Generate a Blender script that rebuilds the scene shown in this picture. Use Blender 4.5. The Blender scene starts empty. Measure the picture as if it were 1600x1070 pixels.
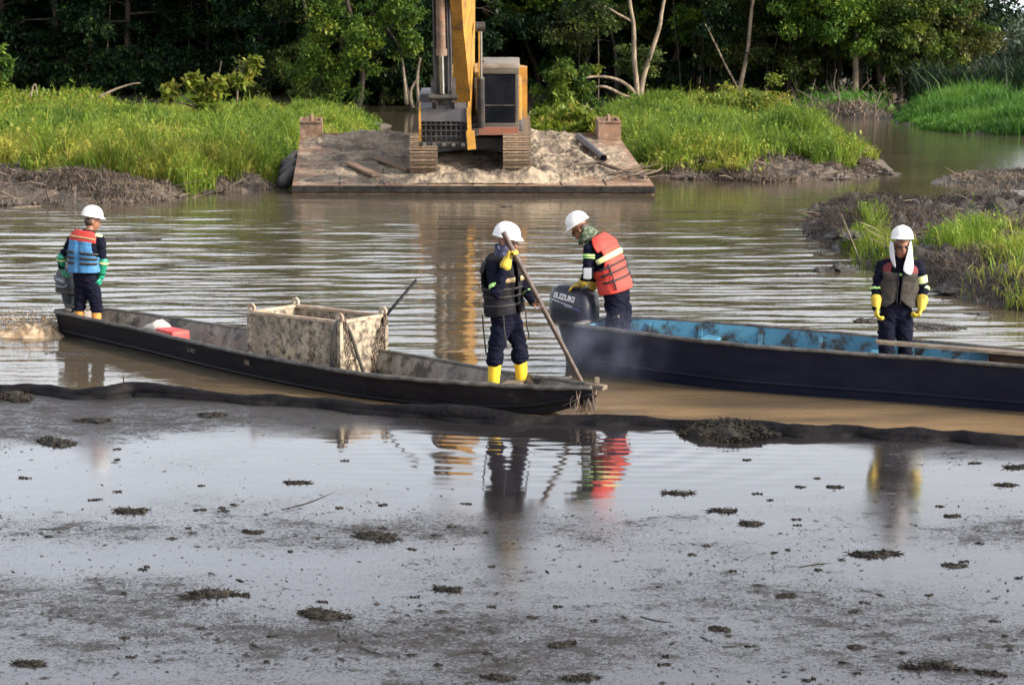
import bpy, bmesh, math, random
import numpy as np
from mathutils import Vector, Matrix

R = math.radians
scene = bpy.context.scene
COL = scene.collection
random.seed(7)
RNG = np.random.default_rng(11)

# ------------------------------------------------------------------ camera
FPX, HC, HY = 3111.0, 3.6, 73.0            # focal length in photo pixels, eye height, horizon row
PITCH = math.atan((535 - HY) / FPX)
cd = bpy.data.cameras.new('camera')
cam = bpy.data.objects.new('camera', cd)
COL.objects.link(cam)
cam.location = (0, 0, HC)
cam.rotation_euler = (math.pi / 2 - PITCH, 0, 0)
cd.sensor_width = 36.0
cd.lens = 36.0 * FPX / 1600.0
cd.clip_start = 0.5
cd.clip_end = 8000
cd.dof.use_dof = True
cd.dof.focus_distance = 21.0
cd.dof.aperture_fstop = 6.3
scene.camera = cam

# ------------------------------------------------------------------ sky and sun
SUN_AZ = math.atan2(0.90, -0.42)           # clockwise from +Y
SUN_EL = R(27)
w = bpy.data.worlds.new('World')
scene.world = w
w.use_nodes = True
nt = w.node_tree
for n in list(nt.nodes):
    nt.nodes.remove(n)
sky = nt.nodes.new('ShaderNodeTexSky')
sky.sky_type = 'NISHITA'
sky.sun_disc = False
sky.sun_elevation = SUN_EL
sky.sun_rotation = SUN_AZ
sky.altitude = 0
sky.air_density = 1.0
sky.dust_density = 6.0
sky.ozone_density = 1.0
hsv = nt.nodes.new('ShaderNodeHueSaturation')
hsv.inputs['Saturation'].default_value = 0.40
bg = nt.nodes.new('ShaderNodeBackground')
bg.inputs['Strength'].default_value = 0.15
wo = nt.nodes.new('ShaderNodeOutputWorld')
nt.links.new(sky.outputs[0], hsv.inputs['Color'])
# thin milky veil of cloud, denser towards the horizon all round, as the bright reflections on the water show
def wmath(op, a, b):
    x = nt.nodes.new('ShaderNodeMath'); x.operation = op
    for k_, v_ in enumerate((a, b)):
        if isinstance(v_, (int, float)): x.inputs[k_].default_value = v_
        else: nt.links.new(v_, x.inputs[k_])
    return x.outputs[0]
wtc = nt.nodes.new('ShaderNodeTexCoord'); wsp = nt.nodes.new('ShaderNodeSeparateXYZ')
nt.links.new(wtc.outputs['Generated'], wsp.inputs[0])
wz = wmath('MAXIMUM', wsp.outputs[2], 0.0)
wh = wmath('POWER', wmath('SUBTRACT', 1.0, wz), 3.0)
wmp = nt.nodes.new('ShaderNodeMapping'); wmp.inputs['Scale'].default_value = (1.5, 1.5, 5.0)
wn = nt.nodes.new('ShaderNodeTexNoise'); wn.inputs['Scale'].default_value = 1.8; wn.inputs['Detail'].default_value = 5
nt.links.new(wtc.outputs['Generated'], wmp.inputs[0]); nt.links.new(wmp.outputs[0], wn.inputs['Vector'])
wf = wmath('MULTIPLY', wh, wmath('ADD', wmath('MULTIPLY', wn.outputs['Fac'], 0.9), 0.55))
wv = nt.nodes.new('ShaderNodeVectorMath'); wv.operation = 'SCALE'
wv.inputs[0].default_value = (5.0, 5.1, 5.5)
nt.links.new(wf, wv.inputs['Scale'])
wa = nt.nodes.new('ShaderNodeVectorMath'); wa.operation = 'ADD'
nt.links.new(hsv.outputs[0], wa.inputs[0]); nt.links.new(wv.outputs[0], wa.inputs[1])
nt.links.new(wa.outputs[0], bg.inputs['Color'])
nt.links.new(bg.outputs[0], wo.inputs['Surface'])

sd = bpy.data.lights.new('sun', 'SUN')
sd.energy = 2.5
sd.angle = R(0.6)
sd.color = (1.0, 0.86, 0.68)
sun = bpy.data.objects.new('sun', sd)
COL.objects.link(sun)
sv = Vector((math.sin(SUN_AZ) * math.cos(SUN_EL), math.cos(SUN_AZ) * math.cos(SUN_EL), math.sin(SUN_EL)))
sun.rotation_euler = sv.to_track_quat('Z', 'Y').to_euler()
sun.location = (30, -20, 40)

vs = scene.view_settings
vs.view_transform = 'Standard'
vs.look = 'None'
vs.exposure = 0.98
vs.gamma = 1.0
scene.render.film_transparent = False
cy = scene.cycles
cy.max_bounces = 6
cy.diffuse_bounces = 3
cy.glossy_bounces = 3
cy.transmission_bounces = 3
cy.transparent_max_bounces = 6
cy.volume_bounces = 1
cy.use_denoising = True
cy.sample_clamp_indirect = 6.0

# ------------------------------------------------------------------ geometry helpers
_cp, _sp = math.cos(PITCH), math.sin(PITCH)
def ray(px, py):
    u, v = (px - 800) / FPX, (535 - py) / FPX
    return Vector((u, _cp + v * _sp, -_sp + v * _cp))
def P(px, py, z=0.0):
    d = ray(px, py); t = (z - HC) / d.z
    return Vector((d.x * t, d.y * t, z))
def PD(px, py, dist):
    d = ray(px, py); t = dist / d.y
    return Vector((d.x * t, dist, HC + d.z * t))
def proj(x, y, z):
    """world -> photo pixel (numpy friendly)"""
    zz = z - HC
    f = y * _cp - zz * _sp
    up = y * _sp + zz * _cp
    return 800 + FPX * x / f, 535 - FPX * up / f

def _hash(ix, iy, seed):
    ix = (ix.astype(np.int64) * 374761393 + iy.astype(np.int64) * 668265263 + seed * 974634777) & 0xffffffff
    ix = ((ix ^ (ix >> 13)) * 1274126177) & 0xffffffff
    return ((ix ^ (ix >> 16)) & 0xffff) / 65535.0
def vnoise(x, y, seed=0):
    x = np.asarray(x, float); y = np.asarray(y, float)
    ix, iy = np.floor(x), np.floor(y)
    fx, fy = x - ix, y - iy
    fx = fx * fx * (3 - 2 * fx); fy = fy * fy * (3 - 2 * fy)
    a = _hash(ix, iy, seed); b = _hash(ix + 1, iy, seed)
    c = _hash(ix, iy + 1, seed); d = _hash(ix + 1, iy + 1, seed)
    return (a + (b - a) * fx) * (1 - fy) + (c + (d - c) * fx) * fy
def fbm(x, y, seed=0, octv=4):
    s, a, t = 0, 0.5, 0
    for o in range(octv):
        s = s + a * vnoise(x * 2 ** o, y * 2 ** o, seed + o * 17); t += a; a *= 0.5
    return s / t
def noise3(p, seed=0):
    return (vnoise(p[:, 0] + 3.1 * p[:, 2], p[:, 1] - 1.7 * p[:, 2], seed)
            + vnoise(p[:, 1] + 9.2, p[:, 2] + 2.3 * p[:, 0], seed + 5)
            + vnoise(p[:, 2] + 5.5, p[:, 0] - 1.3 * p[:, 1], seed + 9)) / 3.0

def sdist_poly(x, y, poly):
    """signed distance, positive inside"""
    p = np.array([(q[0], q[1]) for q in poly]); n = len(p)
    best = np.full(x.shape, 1e9); ins = np.zeros(x.shape, bool)
    for i in range(n):
        a, b = p[i], p[(i + 1) % n]
        ex, ey = b - a
        t = np.clip(((x - a[0]) * ex + (y - a[1]) * ey) / (ex * ex + ey * ey + 1e-12), 0, 1)
        best = np.minimum(best, np.hypot(x - a[0] - t * ex, y - a[1] - t * ey))
        if abs(ey) > 1e-12:
            c = ((a[1] > y) != (b[1] > y)) & (x < ex * (y - a[1]) / ey + a[0])
            ins ^= c
    return np.where(ins, best, -best)

def world_loc(o):
    v = Vector((0, 0, 0))
    while o is not None:
        v += o.location; o = o.parent
    return v

def mesh_np(name, V, F, smooth=False, attr=None, mats=None, midx=None):
    """V (n,3), F list of arrays each (m,k)"""
    me = bpy.data.meshes.new(name)
    V = np.asarray(V, np.float32)
    if not isinstance(F, (list, tuple)):
        F = [F]
    F = [np.asarray(f, np.int32) for f in F if len(f)]
    me.vertices.add(len(V)); me.vertices.foreach_set('co', V.ravel())
    nl = sum(f.size for f in F); npol = sum(len(f) for f in F)
    me.loops.add(nl); me.polygons.add(npol)
    me.loops.foreach_set('vertex_index', np.concatenate([f.ravel() for f in F]))
    tot = np.concatenate([np.full(len(f), f.shape[1], np.int32) for f in F])
    st = np.concatenate([[0], np.cumsum(tot)[:-1]]).astype(np.int32)
    me.polygons.foreach_set('loop_start', st)
    if smooth:
        me.polygons.foreach_set('use_smooth', np.ones(npol, bool))
    if midx is not None:
        me.polygons.foreach_set('material_index', np.asarray(midx, np.int32))
    if attr is not None:
        at = me.attributes.new('tint', 'FLOAT', 'POINT')
        at.data.foreach_set('value', np.asarray(attr, np.float32))
    me.update(calc_edges=True)
    me.validate()
    for m in (mats or []):
        me.materials.append(m)
    return me

def tag(o, label=None, cat=None, group=None, kind=None):
    if label: o['label'] = label
    if cat: o['category'] = cat
    if group: o['group'] = group
    if kind: o['kind'] = kind
    return o

def link_mesh(name, me, parent=None, origin=None):
    """verts are in world space; top-level meshes get a sensible origin"""
    o = bpy.data.objects.new(name, me); COL.objects.link(o)
    if parent is not None:
        o.parent = parent
        off = world_loc(parent)
    else:
        n = len(me.vertices); co = np.empty(n * 3, np.float32); me.vertices.foreach_get('co', co); co = co.reshape(-1, 3)
        if origin is None:
            mn, mx = co.min(0), co.max(0)
            off = Vector(((mn[0] + mx[0]) / 2, (mn[1] + mx[1]) / 2, mn[2]))
        else:
            off = Vector(origin)
        o.location = off
    me.transform(Matrix.Translation(-off))
    return o

def empty(name, loc, label, cat, group=None):
    o = bpy.data.objects.new(name, None); COL.objects.link(o)
    o.location = loc; o.empty_display_size = 0.2
    return tag(o, label, cat, group)

class MB:
    """collects shapes in world space, built as ONE mesh object"""
    def __init__(s, xf=None):
        s.v, s.f, s.m = [], [], []
        s.xf = xf; s.mi = 0
    def add(s, vs, fs):
        b = len(s.v)
        s.v += [Vector(q) for q in vs]
        s.f += [[b + i for i in f] for f in fs]
        s.m += [s.mi] * len(fs)
        return s
    def box(s, c, size, rot=None, bevel=0.0, taper=(1, 1)):
        c = Vector(c); hx, hy, hz = [q / 2 for q in size]
        if bevel <= 0:
            pts = [(x * hx * (taper[0] if z > 0 else 1), y * hy * (taper[1] if z > 0 else 1), z * hz) for z in (-1, 1) for x, y in ((-1, -1), (1, -1), (1, 1), (-1, 1))]
            fs = [(3, 2, 1, 0), (4, 5, 6, 7), (0, 1, 5, 4), (1, 2, 6, 5), (2, 3, 7, 6), (3, 0, 4, 7)]
        else:
            bm = bmesh.new(); bmesh.ops.create_cube(bm, size=1)
            for q in bm.verts:
                t = q.co.z > 0
                q.co = Vector((q.co.x * 2 * hx * (taper[0] if t else 1), q.co.y * 2 * hy * (taper[1] if t else 1), q.co.z * 2 * hz))
            bmesh.ops.bevel(bm, geom=list(bm.edges), offset=bevel, segments=2, profile=0.6, affect='EDGES')
            bm.verts.index_update()
            pts = [tuple(q.co) for q in bm.verts]; fs = [[q.index for q in f.verts] for f in bm.faces]; bm.free()
        rot = rot or Matrix.Identity(3)
        return s.add([c + rot @ Vector(p) for p in pts], fs)
    def bar(s, a, b, wdt, hgt, up=(0, 0, 1), bevel=0.0):
        a, b = Vector(a), Vector(b); d = (b - a); L = d.length; d.normalize()
        x = d.cross(Vector(up)); x.normalize(); z = x.cross(d)
        rot = Matrix((x, d, z)).transposed()
        return s.box((a + b) / 2, (wdt, L, hgt), rot, bevel)
    def tube(s, path, radii, n=8, caps=True, squash=1.0):
        path = [Vector(q) for q in path]
        if not hasattr(radii, '__len__'): radii = [radii] * len(path)
        up = None; vs, fs = [], []
        for i, p in enumerate(path):
            d = (path[min(i + 1, len(path) - 1)] - path[max(i - 1, 0)])
            if d.length < 1e-9: d = Vector((0, 0, 1))
            d.normalize()
            if up is None:
                up = Vector((0, 0, 1)) if abs(d.z) < 0.9 else Vector((0, 1, 0))
            x = d.cross(up)
            if x.length < 1e-6: x = d.orthogonal()
            x.normalize(); up = x.cross(d); up.normalize()
            for k in range(n):
                a = 2 * math.pi * k / n
                vs.append(p + x * (radii[i] * math.cos(a)) + up * (radii[i] * math.sin(a) * squash))
        for i in range(len(path) - 1):
            for k in range(n):
                k2 = (k + 1) % n
                fs.append((i * n + k, i * n + k2, (i + 1) * n + k2, (i + 1) * n + k))
        if caps:
            fs.append(tuple(range(n))[::-1]); fs.append(tuple((len(path) - 1) * n + k for k in range(n)))
        return s.add(vs, fs)
    def capsule(s, a, b, ra, rb, n=12, m=5):
        a, b = Vector(a), Vector(b); d = b - a
        if d.length < 1e-6: d = Vector((0, 0, 1e-4)); b = a + d
        L = d.length; d.normalize()
        path, rad = [], []
        for i in range(m):
            t = math.pi / 2 * (i + 0.35) / m
            path.append(a - d * ra * math.cos(t)); rad.append(ra * math.sin(t))
        path.append(a); rad.append(ra); path.append(b); rad.append(rb)
        for i in reversed(range(m)):
            t = math.pi / 2 * (i + 0.35) / m
            path.append(b + d * rb * math.cos(t)); rad.append(rb * math.sin(t))
        return s.tube(path, rad, n)
    def ellip(s, c, r, rot=None, nu=16, nv=10):
        c = Vector(c); rot = rot or Matrix.Identity(3); vs, fs = [], []
        for i in range(1, nv):
            t = math.pi * i / nv
            for k in range(nu):
                a = 2 * math.pi * k / nu
                vs.append(c + rot @ Vector((r[0] * math.sin(t) * math.cos(a), r[1] * math.sin(t) * math.sin(a), r[2] * math.cos(t))))
        top = len(vs); vs.append(c + rot @ Vector((0, 0, r[2]))); vs.append(c + rot @ Vector((0, 0, -r[2])))
        for i in range(nv - 2):
            for k in range(nu):
                k2 = (k + 1) % nu
                fs.append((i * nu + k, (i + 1) * nu + k, (i + 1) * nu + k2, i * nu + k2))
        for k in range(nu):
            k2 = (k + 1) % nu
            fs.append((top, k, k2)); fs.append((top + 1, (nv - 2) * nu + k2, (nv - 2) * nu + k))
        return s.add(vs, fs)
    def loft(s, rings, closed=True, caps=True):
        n = len(rings[0]); vs = [q for r in rings for q in r]; fs = []
        for i in range(len(rings) - 1):
            for k in range(n if closed else n - 1):
                k2 = (k + 1) % n
                fs.append((i * n + k, i * n + k2, (i + 1) * n + k2, (i + 1) * n + k))
        if caps and closed:
            fs.append(tuple(range(n))[::-1]); fs.append(tuple((len(rings) - 1) * n + k for k in range(n)))
        return s.add(vs, fs)
    def prism(s, pts, thick):
        """flat polygon (list of Vector) extruded by vector thick"""
        n = len(pts); th = Vector(thick)
        vs = [Vector(p) for p in pts] + [Vector(p) + th for p in pts]
        fs = [tuple(range(n))[::-1], tuple(range(n, 2 * n))] + [(k, (k + 1) % n, n + (k + 1) % n, n + k) for k in range(n)]
        return s.add(vs, fs)
    def mesh(s, name, mats, smooth=False):
        me = bpy.data.meshes.new(name)
        vs = [s.xf @ q for q in s.v] if s.xf is not None else s.v
        me.from_pydata([tuple(q) for q in vs], [], s.f)
        if not isinstance(mats, (list, tuple)): mats = [mats]
        for m in mats: me.materials.append(m)
        me.polygons.foreach_set('material_index', s.m)
        bm = bmesh.new(); bm.from_mesh(me); bmesh.ops.recalc_face_normals(bm, faces=bm.faces); bm.to_mesh(me); bm.free()
        if smooth:
            me.polygons.foreach_set('use_smooth', [True] * len(me.polygons))
            if smooth != 'all':
                me.set_sharp_from_angle(angle=R(38))
        me.update()
        return me
    def build(s, name, mats, parent=None, smooth=False, origin=None):
        return link_mesh(name, s.mesh(name, mats, smooth), parent, origin)

def spline(pts, n):
    """Catmull-Rom through Vectors/tuples -> n samples"""
    pts = [Vector(p) for p in pts]; m = len(pts) - 1; out = []
    for i in range(n):
        t = m * i / (n - 1); k = min(int(t), m - 1); u = t - k
        p0, p1, p2, p3 = pts[max(k - 1, 0)], pts[k], pts[k + 1], pts[min(k + 2, m)]
        out.append(0.5 * ((2 * p1) + (p2 - p0) * u + (2 * p0 - 5 * p1 + 4 * p2 - p3) * u * u + (3 * p1 - p0 - 3 * p2 + p3) * u ** 3))
    return out

# ------------------------------------------------------------------ materials
def mat(name, c1, c2=None, scale=6, rough=0.7, bump=0.0, bscale=None, metal=0.0, stretch=(1, 1, 1), lo=0.35, hi=0.65,
        dirt=None, rough2=None, spec=0.5, coat=0.0, bdist=0.02, detail=6):
    m = bpy.data.materials.new(name); m.use_nodes = True
    nt = m.node_tree; N = nt.nodes; L = nt.links
    b = N['Principled BSDF']
    b.inputs['Roughness'].default_value = rough; b.inputs['Metallic'].default_value = metal
    b.inputs['Specular IOR Level'].default_value = spec
    b.inputs['Coat Weight'].default_value = coat
    tc = N.new('ShaderNodeTexCoord'); mp = N.new('ShaderNodeMapping'); mp.inputs['Scale'].default_value = stretch
    L.new(tc.outputs['Object'], mp.inputs['Vector'])
    def nz(sc, det=detail, rg=0.6):
        n = N.new('ShaderNodeTexNoise'); n.inputs['Scale'].default_value = sc; n.inputs['Detail'].default_value = det
        n.inputs['Roughness'].default_value = rg; L.new(mp.outputs[0], n.inputs['Vector']); return n.outputs['Fac']
    def rng(v, a, c, o0=0.0, o1=1.0):
        r = N.new('ShaderNodeMapRange'); r.interpolation_type = 'SMOOTHSTEP'
        r.inputs['From Min'].default_value = a; r.inputs['From Max'].default_value = c
        r.inputs['To Min'].default_value = o0; r.inputs['To Max'].default_value = o1
        L.new(v, r.inputs['Value']); return r.outputs[0]
    def mix(f, a, c):
        x = N.new('ShaderNodeMix'); x.data_type = 'RGBA'
        L.new(f, x.inputs['Factor'])
        for v, k in ((a, 6), (c, 7)):
            if isinstance(v, tuple): x.inputs[k].default_value = (*v, 1)
            else: L.new(v, x.inputs[k])
        return x.outputs[2]
    if c2 is None:
        c2 = tuple(q * 0.8 for q in c1)
    fac = rng(nz(scale), lo, hi)
    col = mix(fac, c1, c2)
    if dirt:
        dc, dscale, dlo, dhi = dirt
        dn = N.new('ShaderNodeTexNoise'); dn.inputs['Scale'].default_value = dscale; dn.inputs['Detail'].default_value = 9
        dn.inputs['Roughness'].default_value = 0.68; L.new(tc.outputs['Object'], dn.inputs['Vector'])
        dm = rng(dn.outputs['Fac'], dlo, dhi)
        col = mix(dm, col, dc)
        if rough2 is not None:
            L.new(rng(dn.outputs['Fac'], dlo, dhi, rough, rough2), b.inputs['Roughness'])
    L.new(col, b.inputs['Base Color'])
    if bump > 0:
        bp = N.new('ShaderNodeBump'); bp.inputs['Strength'].default_value = bump; bp.inputs['Distance'].default_value = bdist
        L.new(nz(bscale or scale * 3, 5), bp.inputs['Height']); L.new(bp.outputs[0], b.inputs['Normal'])
    m['b'] = 1
    return m

def leafmat(name, ca, cb, cc=None, trans=0.35, rough=0.55, tscale=0.8):
    """ca..cb..cc picked by the per-leaf 'tint' attribute, slightly varied by position"""
    m = bpy.data.materials.new(name); m.use_nodes = True
    nt = m.node_tree; N = nt.nodes; L = nt.links
    b = N['Principled BSDF']; out = N['Material Output']
    at = N.new('ShaderNodeAttribute'); at.attribute_name = 'tint'
    rp = N.new('ShaderNodeValToRGB')
    rp.color_ramp.elements[0].position = 0.0; rp.color_ramp.elements[0].color = (*ca, 1)
    rp.color_ramp.elements[1].position = 1.0; rp.color_ramp.elements[1].color = (*(cc or cb), 1)
    if cc:
        e = rp.color_ramp.elements.new(0.6); e.color = (*cb, 1)
    L.new(at.outputs['Fac'], rp.inputs[0])
    oi = N.new('ShaderNodeObjectInfo')
    hs = N.new('ShaderNodeHueSaturation')
    mr = N.new('ShaderNodeMapRange'); mr.inputs['To Min'].default_value = 0.8; mr.inputs['To Max'].default_value = 1.2
    L.new(oi.outputs['Random'], mr.inputs['Value']); L.new(mr.outputs[0], hs.inputs['Value'])
    mh = N.new('ShaderNodeMapRange'); mh.inputs['To Min'].default_value = 0.485; mh.inputs['To Max'].default_value = 0.51
    L.new(oi.outputs['Random'], mh.inputs['Value']); L.new(mh.outputs[0], hs.inputs['Hue'])
    L.new(rp.outputs[0], hs.inputs['Color'])
    L.new(hs.outputs[0], b.inputs['Base Color'])
    b.inputs['Roughness'].default_value = rough; b.inputs['Specular IOR Level'].default_value = 0.3
    tr = N.new('ShaderNodeBsdfTranslucent'); L.new(hs.outputs[0], tr.inputs['Color'])
    mx = N.new('ShaderNodeMixShader'); mx.inputs[0].default_value = trans
    L.new(b.outputs[0], mx.inputs[1]); L.new(tr.outputs[0], mx.inputs[2]); L.new(mx.outputs[0], out.inputs['Surface'])
    return m
# ================================================================== MATERIALS OF THE SETTING
M_mud = mat('wet_mud', (0.045, 0.035, 0.028), (0.125, 0.095, 0.072), 5, 0.68, 1.0, 22, dirt=((0.035, 0.03, 0.028), 1.1, 0.5, 0.66), rough2=0.35, bdist=0.06)
M_mud_grey = mat('grey_mud', (0.026, 0.022, 0.021), (0.072, 0.061, 0.054), 6, 0.66, 1.0, 26, dirt=((0.03, 0.027, 0.027), 1.3, 0.48, 0.64), rough2=0.3, bdist=0.05)
M_floor = mat('forest_soil', (0.05, 0.04, 0.028), (0.10, 0.075, 0.045), 0.8, 0.95, 0.6, 3)
M_bed = mat('river_bed', (0.06, 0.05, 0.04), (0.09, 0.07, 0.05), 0.3, 0.9)
M_grass = leafmat('marsh_grass', (0.026, 0.068, 0.010), (0.145, 0.22, 0.020), (0.34, 0.31, 0.06), trans=0.42)
M_grass_deep = leafmat('deep_grass', (0.025, 0.085, 0.014), (0.07, 0.185, 0.02), (0.13, 0.22, 0.035), trans=0.35)
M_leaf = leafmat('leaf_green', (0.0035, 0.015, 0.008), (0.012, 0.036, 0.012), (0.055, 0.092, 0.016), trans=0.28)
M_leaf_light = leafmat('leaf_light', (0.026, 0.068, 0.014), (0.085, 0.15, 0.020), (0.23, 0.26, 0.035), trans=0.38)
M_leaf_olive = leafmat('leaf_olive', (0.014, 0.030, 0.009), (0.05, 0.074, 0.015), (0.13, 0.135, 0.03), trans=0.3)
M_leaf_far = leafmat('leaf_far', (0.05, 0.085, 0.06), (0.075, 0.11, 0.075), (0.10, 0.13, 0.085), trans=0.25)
M_dead = leafmat('dead_leaf', (0.06, 0.035, 0.02), (0.13, 0.075, 0.04), (0.20, 0.13, 0.07), trans=0.2)
M_root = leafmat('root_fibre', (0.018, 0.014, 0.012), (0.065, 0.052, 0.042), (0.20, 0.155, 0.115), trans=0.05, rough=0.8)
M_bark = mat('bark', (0.06, 0.045, 0.033), (0.026, 0.02, 0.015), 3, 0.9, 0.5, 12, stretch=(1, 1, 0.3))
M_bark_pale = mat('pale_bark', (0.27, 0.215, 0.15), (0.10, 0.078, 0.055), 2.5, 0.85, 0.4, 10, stretch=(1, 1, 0.4))
M_stick = mat('dead_stick', (0.16, 0.12, 0.09), (0.07, 0.055, 0.045), 6, 0.85)
M_stick_pale = mat('bleached_stick', (0.34, 0.29, 0.23), (0.20, 0.16, 0.12), 6, 0.85)

# ------------------------------------------------------------------ muddy water
def water_mat():
    m = bpy.data.materials.new('muddy_water'); m.use_nodes = True
    nt = m.node_tree; N = nt.nodes; L = nt.links; b = N['Principled BSDF']
    tc = N.new('ShaderNodeTexCoord')
    n = N.new('ShaderNodeTexNoise'); n.inputs['Scale'].default_value = 0.35; n.inputs['Detail'].default_value = 5
    mp0 = N.new('ShaderNodeMapping'); mp0.inputs['Scale'].default_value = (0.6, 1.6, 1)
    L.new(tc.outputs['Object'], mp0.inputs[0]); L.new(mp0.outputs[0], n.inputs['Vector'])
    rp = N.new('ShaderNodeValToRGB')
    rp.color_ramp.elements[0].position = 0.3; rp.color_ramp.elements[0].color = (0.060, 0.050, 0.035, 1)
    rp.color_ramp.elements[1].position = 0.7; rp.color_ramp.elements[1].color = (0.102, 0.083, 0.057, 1)
    L.new(n.outputs['Fac'], rp.inputs[0])
    at = N.new('ShaderNodeAttribute'); at.attribute_name = 'tint'      # patchy lighter brown along the barrier, stronger to the right
    sm = N.new('ShaderNodeMix'); sm.data_type = 'RGBA'; L.new(at.outputs['Fac'], sm.inputs['Factor'])
    L.new(rp.outputs[0], sm.inputs[6]); sm.inputs[7].default_value = (0.27, 0.185, 0.105, 1)
    L.new(sm.outputs[2], b.inputs['Base Color'])
    b.inputs['Roughness'].default_value = 0.035; b.inputs['IOR'].default_value = 1.40
    mp = N.new('ShaderNodeMapping'); mp.inputs['Scale'].default_value = (1.2, 3.4, 1)
    L.new(tc.outputs['Object'], mp.inputs[0])
    n2 = N.new('ShaderNodeTexNoise'); n2.inputs['Scale'].default_value = 2.4; n2.inputs['Detail'].default_value = 3
    L.new(mp.outputs[0], n2.inputs['Vector'])
    bp = N.new('ShaderNodeBump'); bp.inputs['Strength'].default_value = 0.22; bp.inputs['Distance'].default_value = 0.02
    L.new(n2.outputs['Fac'], bp.inputs['Height']); L.new(bp.outputs[0], b.inputs['Normal'])
    return m
M_water = water_mat()

def oil_mat():
    m = bpy.data.materials.new('oil_film'); m.use_nodes = True
    nt = m.node_tree; N = nt.nodes; L = nt.links; b = N['Principled BSDF']
    tc = N.new('ShaderNodeTexCoord')
    def nz(scale, stretch, det=8, rg=0.6):
        mp = N.new('ShaderNodeMapping'); mp.inputs['Scale'].default_value = stretch
        L.new(tc.outputs['Object'], mp.inputs[0])
        n = N.new('ShaderNodeTexNoise'); n.inputs['Scale'].default_value = scale; n.inputs['Detail'].default_value = det
        n.inputs['Roughness'].default_value = rg; L.new(mp.outputs[0], n.inputs['Vector']); return n.outputs['Fac']
    def rng(v, a, c, o0=0.0, o1=1.0):
        r = N.new('ShaderNodeMapRange'); r.interpolation_type = 'SMOOTHSTEP'
        for k, q in zip(('From Min', 'From Max', 'To Min', 'To Max'), (a, c, o0, o1)):
            if isinstance(q, (int, float)): r.inputs[k].default_value = q
            else: L.new(q, r.inputs[k])
        L.new(v, r.inputs['Value']); return r.outputs[0]
    def math_(op, a, c):
        x = N.new('ShaderNodeMath'); x.operation = op
        for k, v in enumerate((a, c)):
            if isinstance(v, (int, float)): x.inputs[k].default_value = v
            else: L.new(v, x.inputs[k])
        return x.outputs[0]
    at = N.new('ShaderNodeAttribute'); at.attribute_name = 'tint'     # how much floating scum lies here (0 clean film, 1 thick)
    scum = at.outputs['Fac']
    big = nz(1.1, (0.8, 1.1, 1), 6)
    sm_ = nz(5.0, (0.75, 1.15, 1), 9, 0.68)                           # smears of thickened oil
    fine = nz(34, (0.85, 1.1, 1), 8, 0.8)                            # fibres and grit
    spk = nz(75, (0.7, 1.2, 1), 4, 0.7)
    thr = rng(scum, 0.0, 1.0, 0.70, 0.50)
    f_s = rng(sm_, thr, math_('ADD', thr, 0.09))
    f_f = rng(math_('ADD', math_('MULTIPLY', fine, 0.62), math_('MULTIPLY', sm_, 0.40)), math_('SUBTRACT', thr, 0.01), math_('ADD', thr, 0.03))
    f_p = rng(spk, math_('ADD', thr, 0.0), math_('ADD', thr, 0.03))
    f = math_('MINIMUM', math_('ADD', math_('ADD', math_('MULTIPLY', f_s, 0.20), math_('MULTIPLY', f_f, 0.75)), math_('MULTIPLY', f_p, 0.8)), 1.0)
    mx = N.new('ShaderNodeMix'); mx.data_type = 'RGBA'; L.new(f, mx.inputs['Factor'])
    mx.inputs[6].default_value = (0.020, 0.018, 0.020, 1); mx.inputs[7].default_value = (0.022, 0.018, 0.016, 1)
    L.new(mx.outputs[2], b.inputs['Base Color'])
    r0 = math_('ADD', rng(big, 0.35, 0.65, 0.0, 0.05), rng(scum, 0.0, 1.0, 0.03, 0.16))
    L.new(math_('ADD', r0, math_('MULTIPLY', f, 0.42)), b.inputs['Roughness'])
    L.new(math_('SUBTRACT', 0.5, math_('MULTIPLY', f, 0.40)), b.inputs['Specular IOR Level'])
    b.inputs['IOR'].default_value = 1.95
    hb = math_('ADD', math_('MULTIPLY', f, 0.7), math_('MULTIPLY', sm_, math_('MULTIPLY', scum, 0.8)))
    bp = N.new('ShaderNodeBump'); bp.inputs['Strength'].default_value = 0.4; bp.inputs['Distance'].default_value = 0.012
    L.new(hb, bp.inputs['Height']); L.new(bp.outputs[0], b.inputs['Normal'])
    return m
M_oil = oil_mat()

# ================================================================== GROUND, WATER, OIL
g = MB(); g.add([(-4000, -300, -1.2), (4000, -300, -1.2), (4000, 6000, -1.2), (-4000, 6000, -1.2)], [(0, 1, 2, 3)])
tag(g.build('ground', M_bed), 'muddy river bed under the water and beyond', kind='structure')

BOOM_PX = [(-420, 585), (-200, 594), (-60, 600), (0, 604), (60, 605), (120, 612), (165, 613), (215, 608), (300, 614), (400, 621), (470, 625), (560, 634),
           (640, 641), (720, 648), (800, 652), (880, 652), (950, 653), (1040, 656), (1120, 662), (1200, 668), (1260, 671), (1330, 671),
           (1400, 677), (1470, 679), (1540, 683), (1620, 686), (1760, 694), (2000, 702)]
BOOM = [P(a, b + 6, 0.03) for a, b in BOOM_PX]
BX = np.array([p.x for p in BOOM]); BY = np.array([p.y for p in BOOM])

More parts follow.
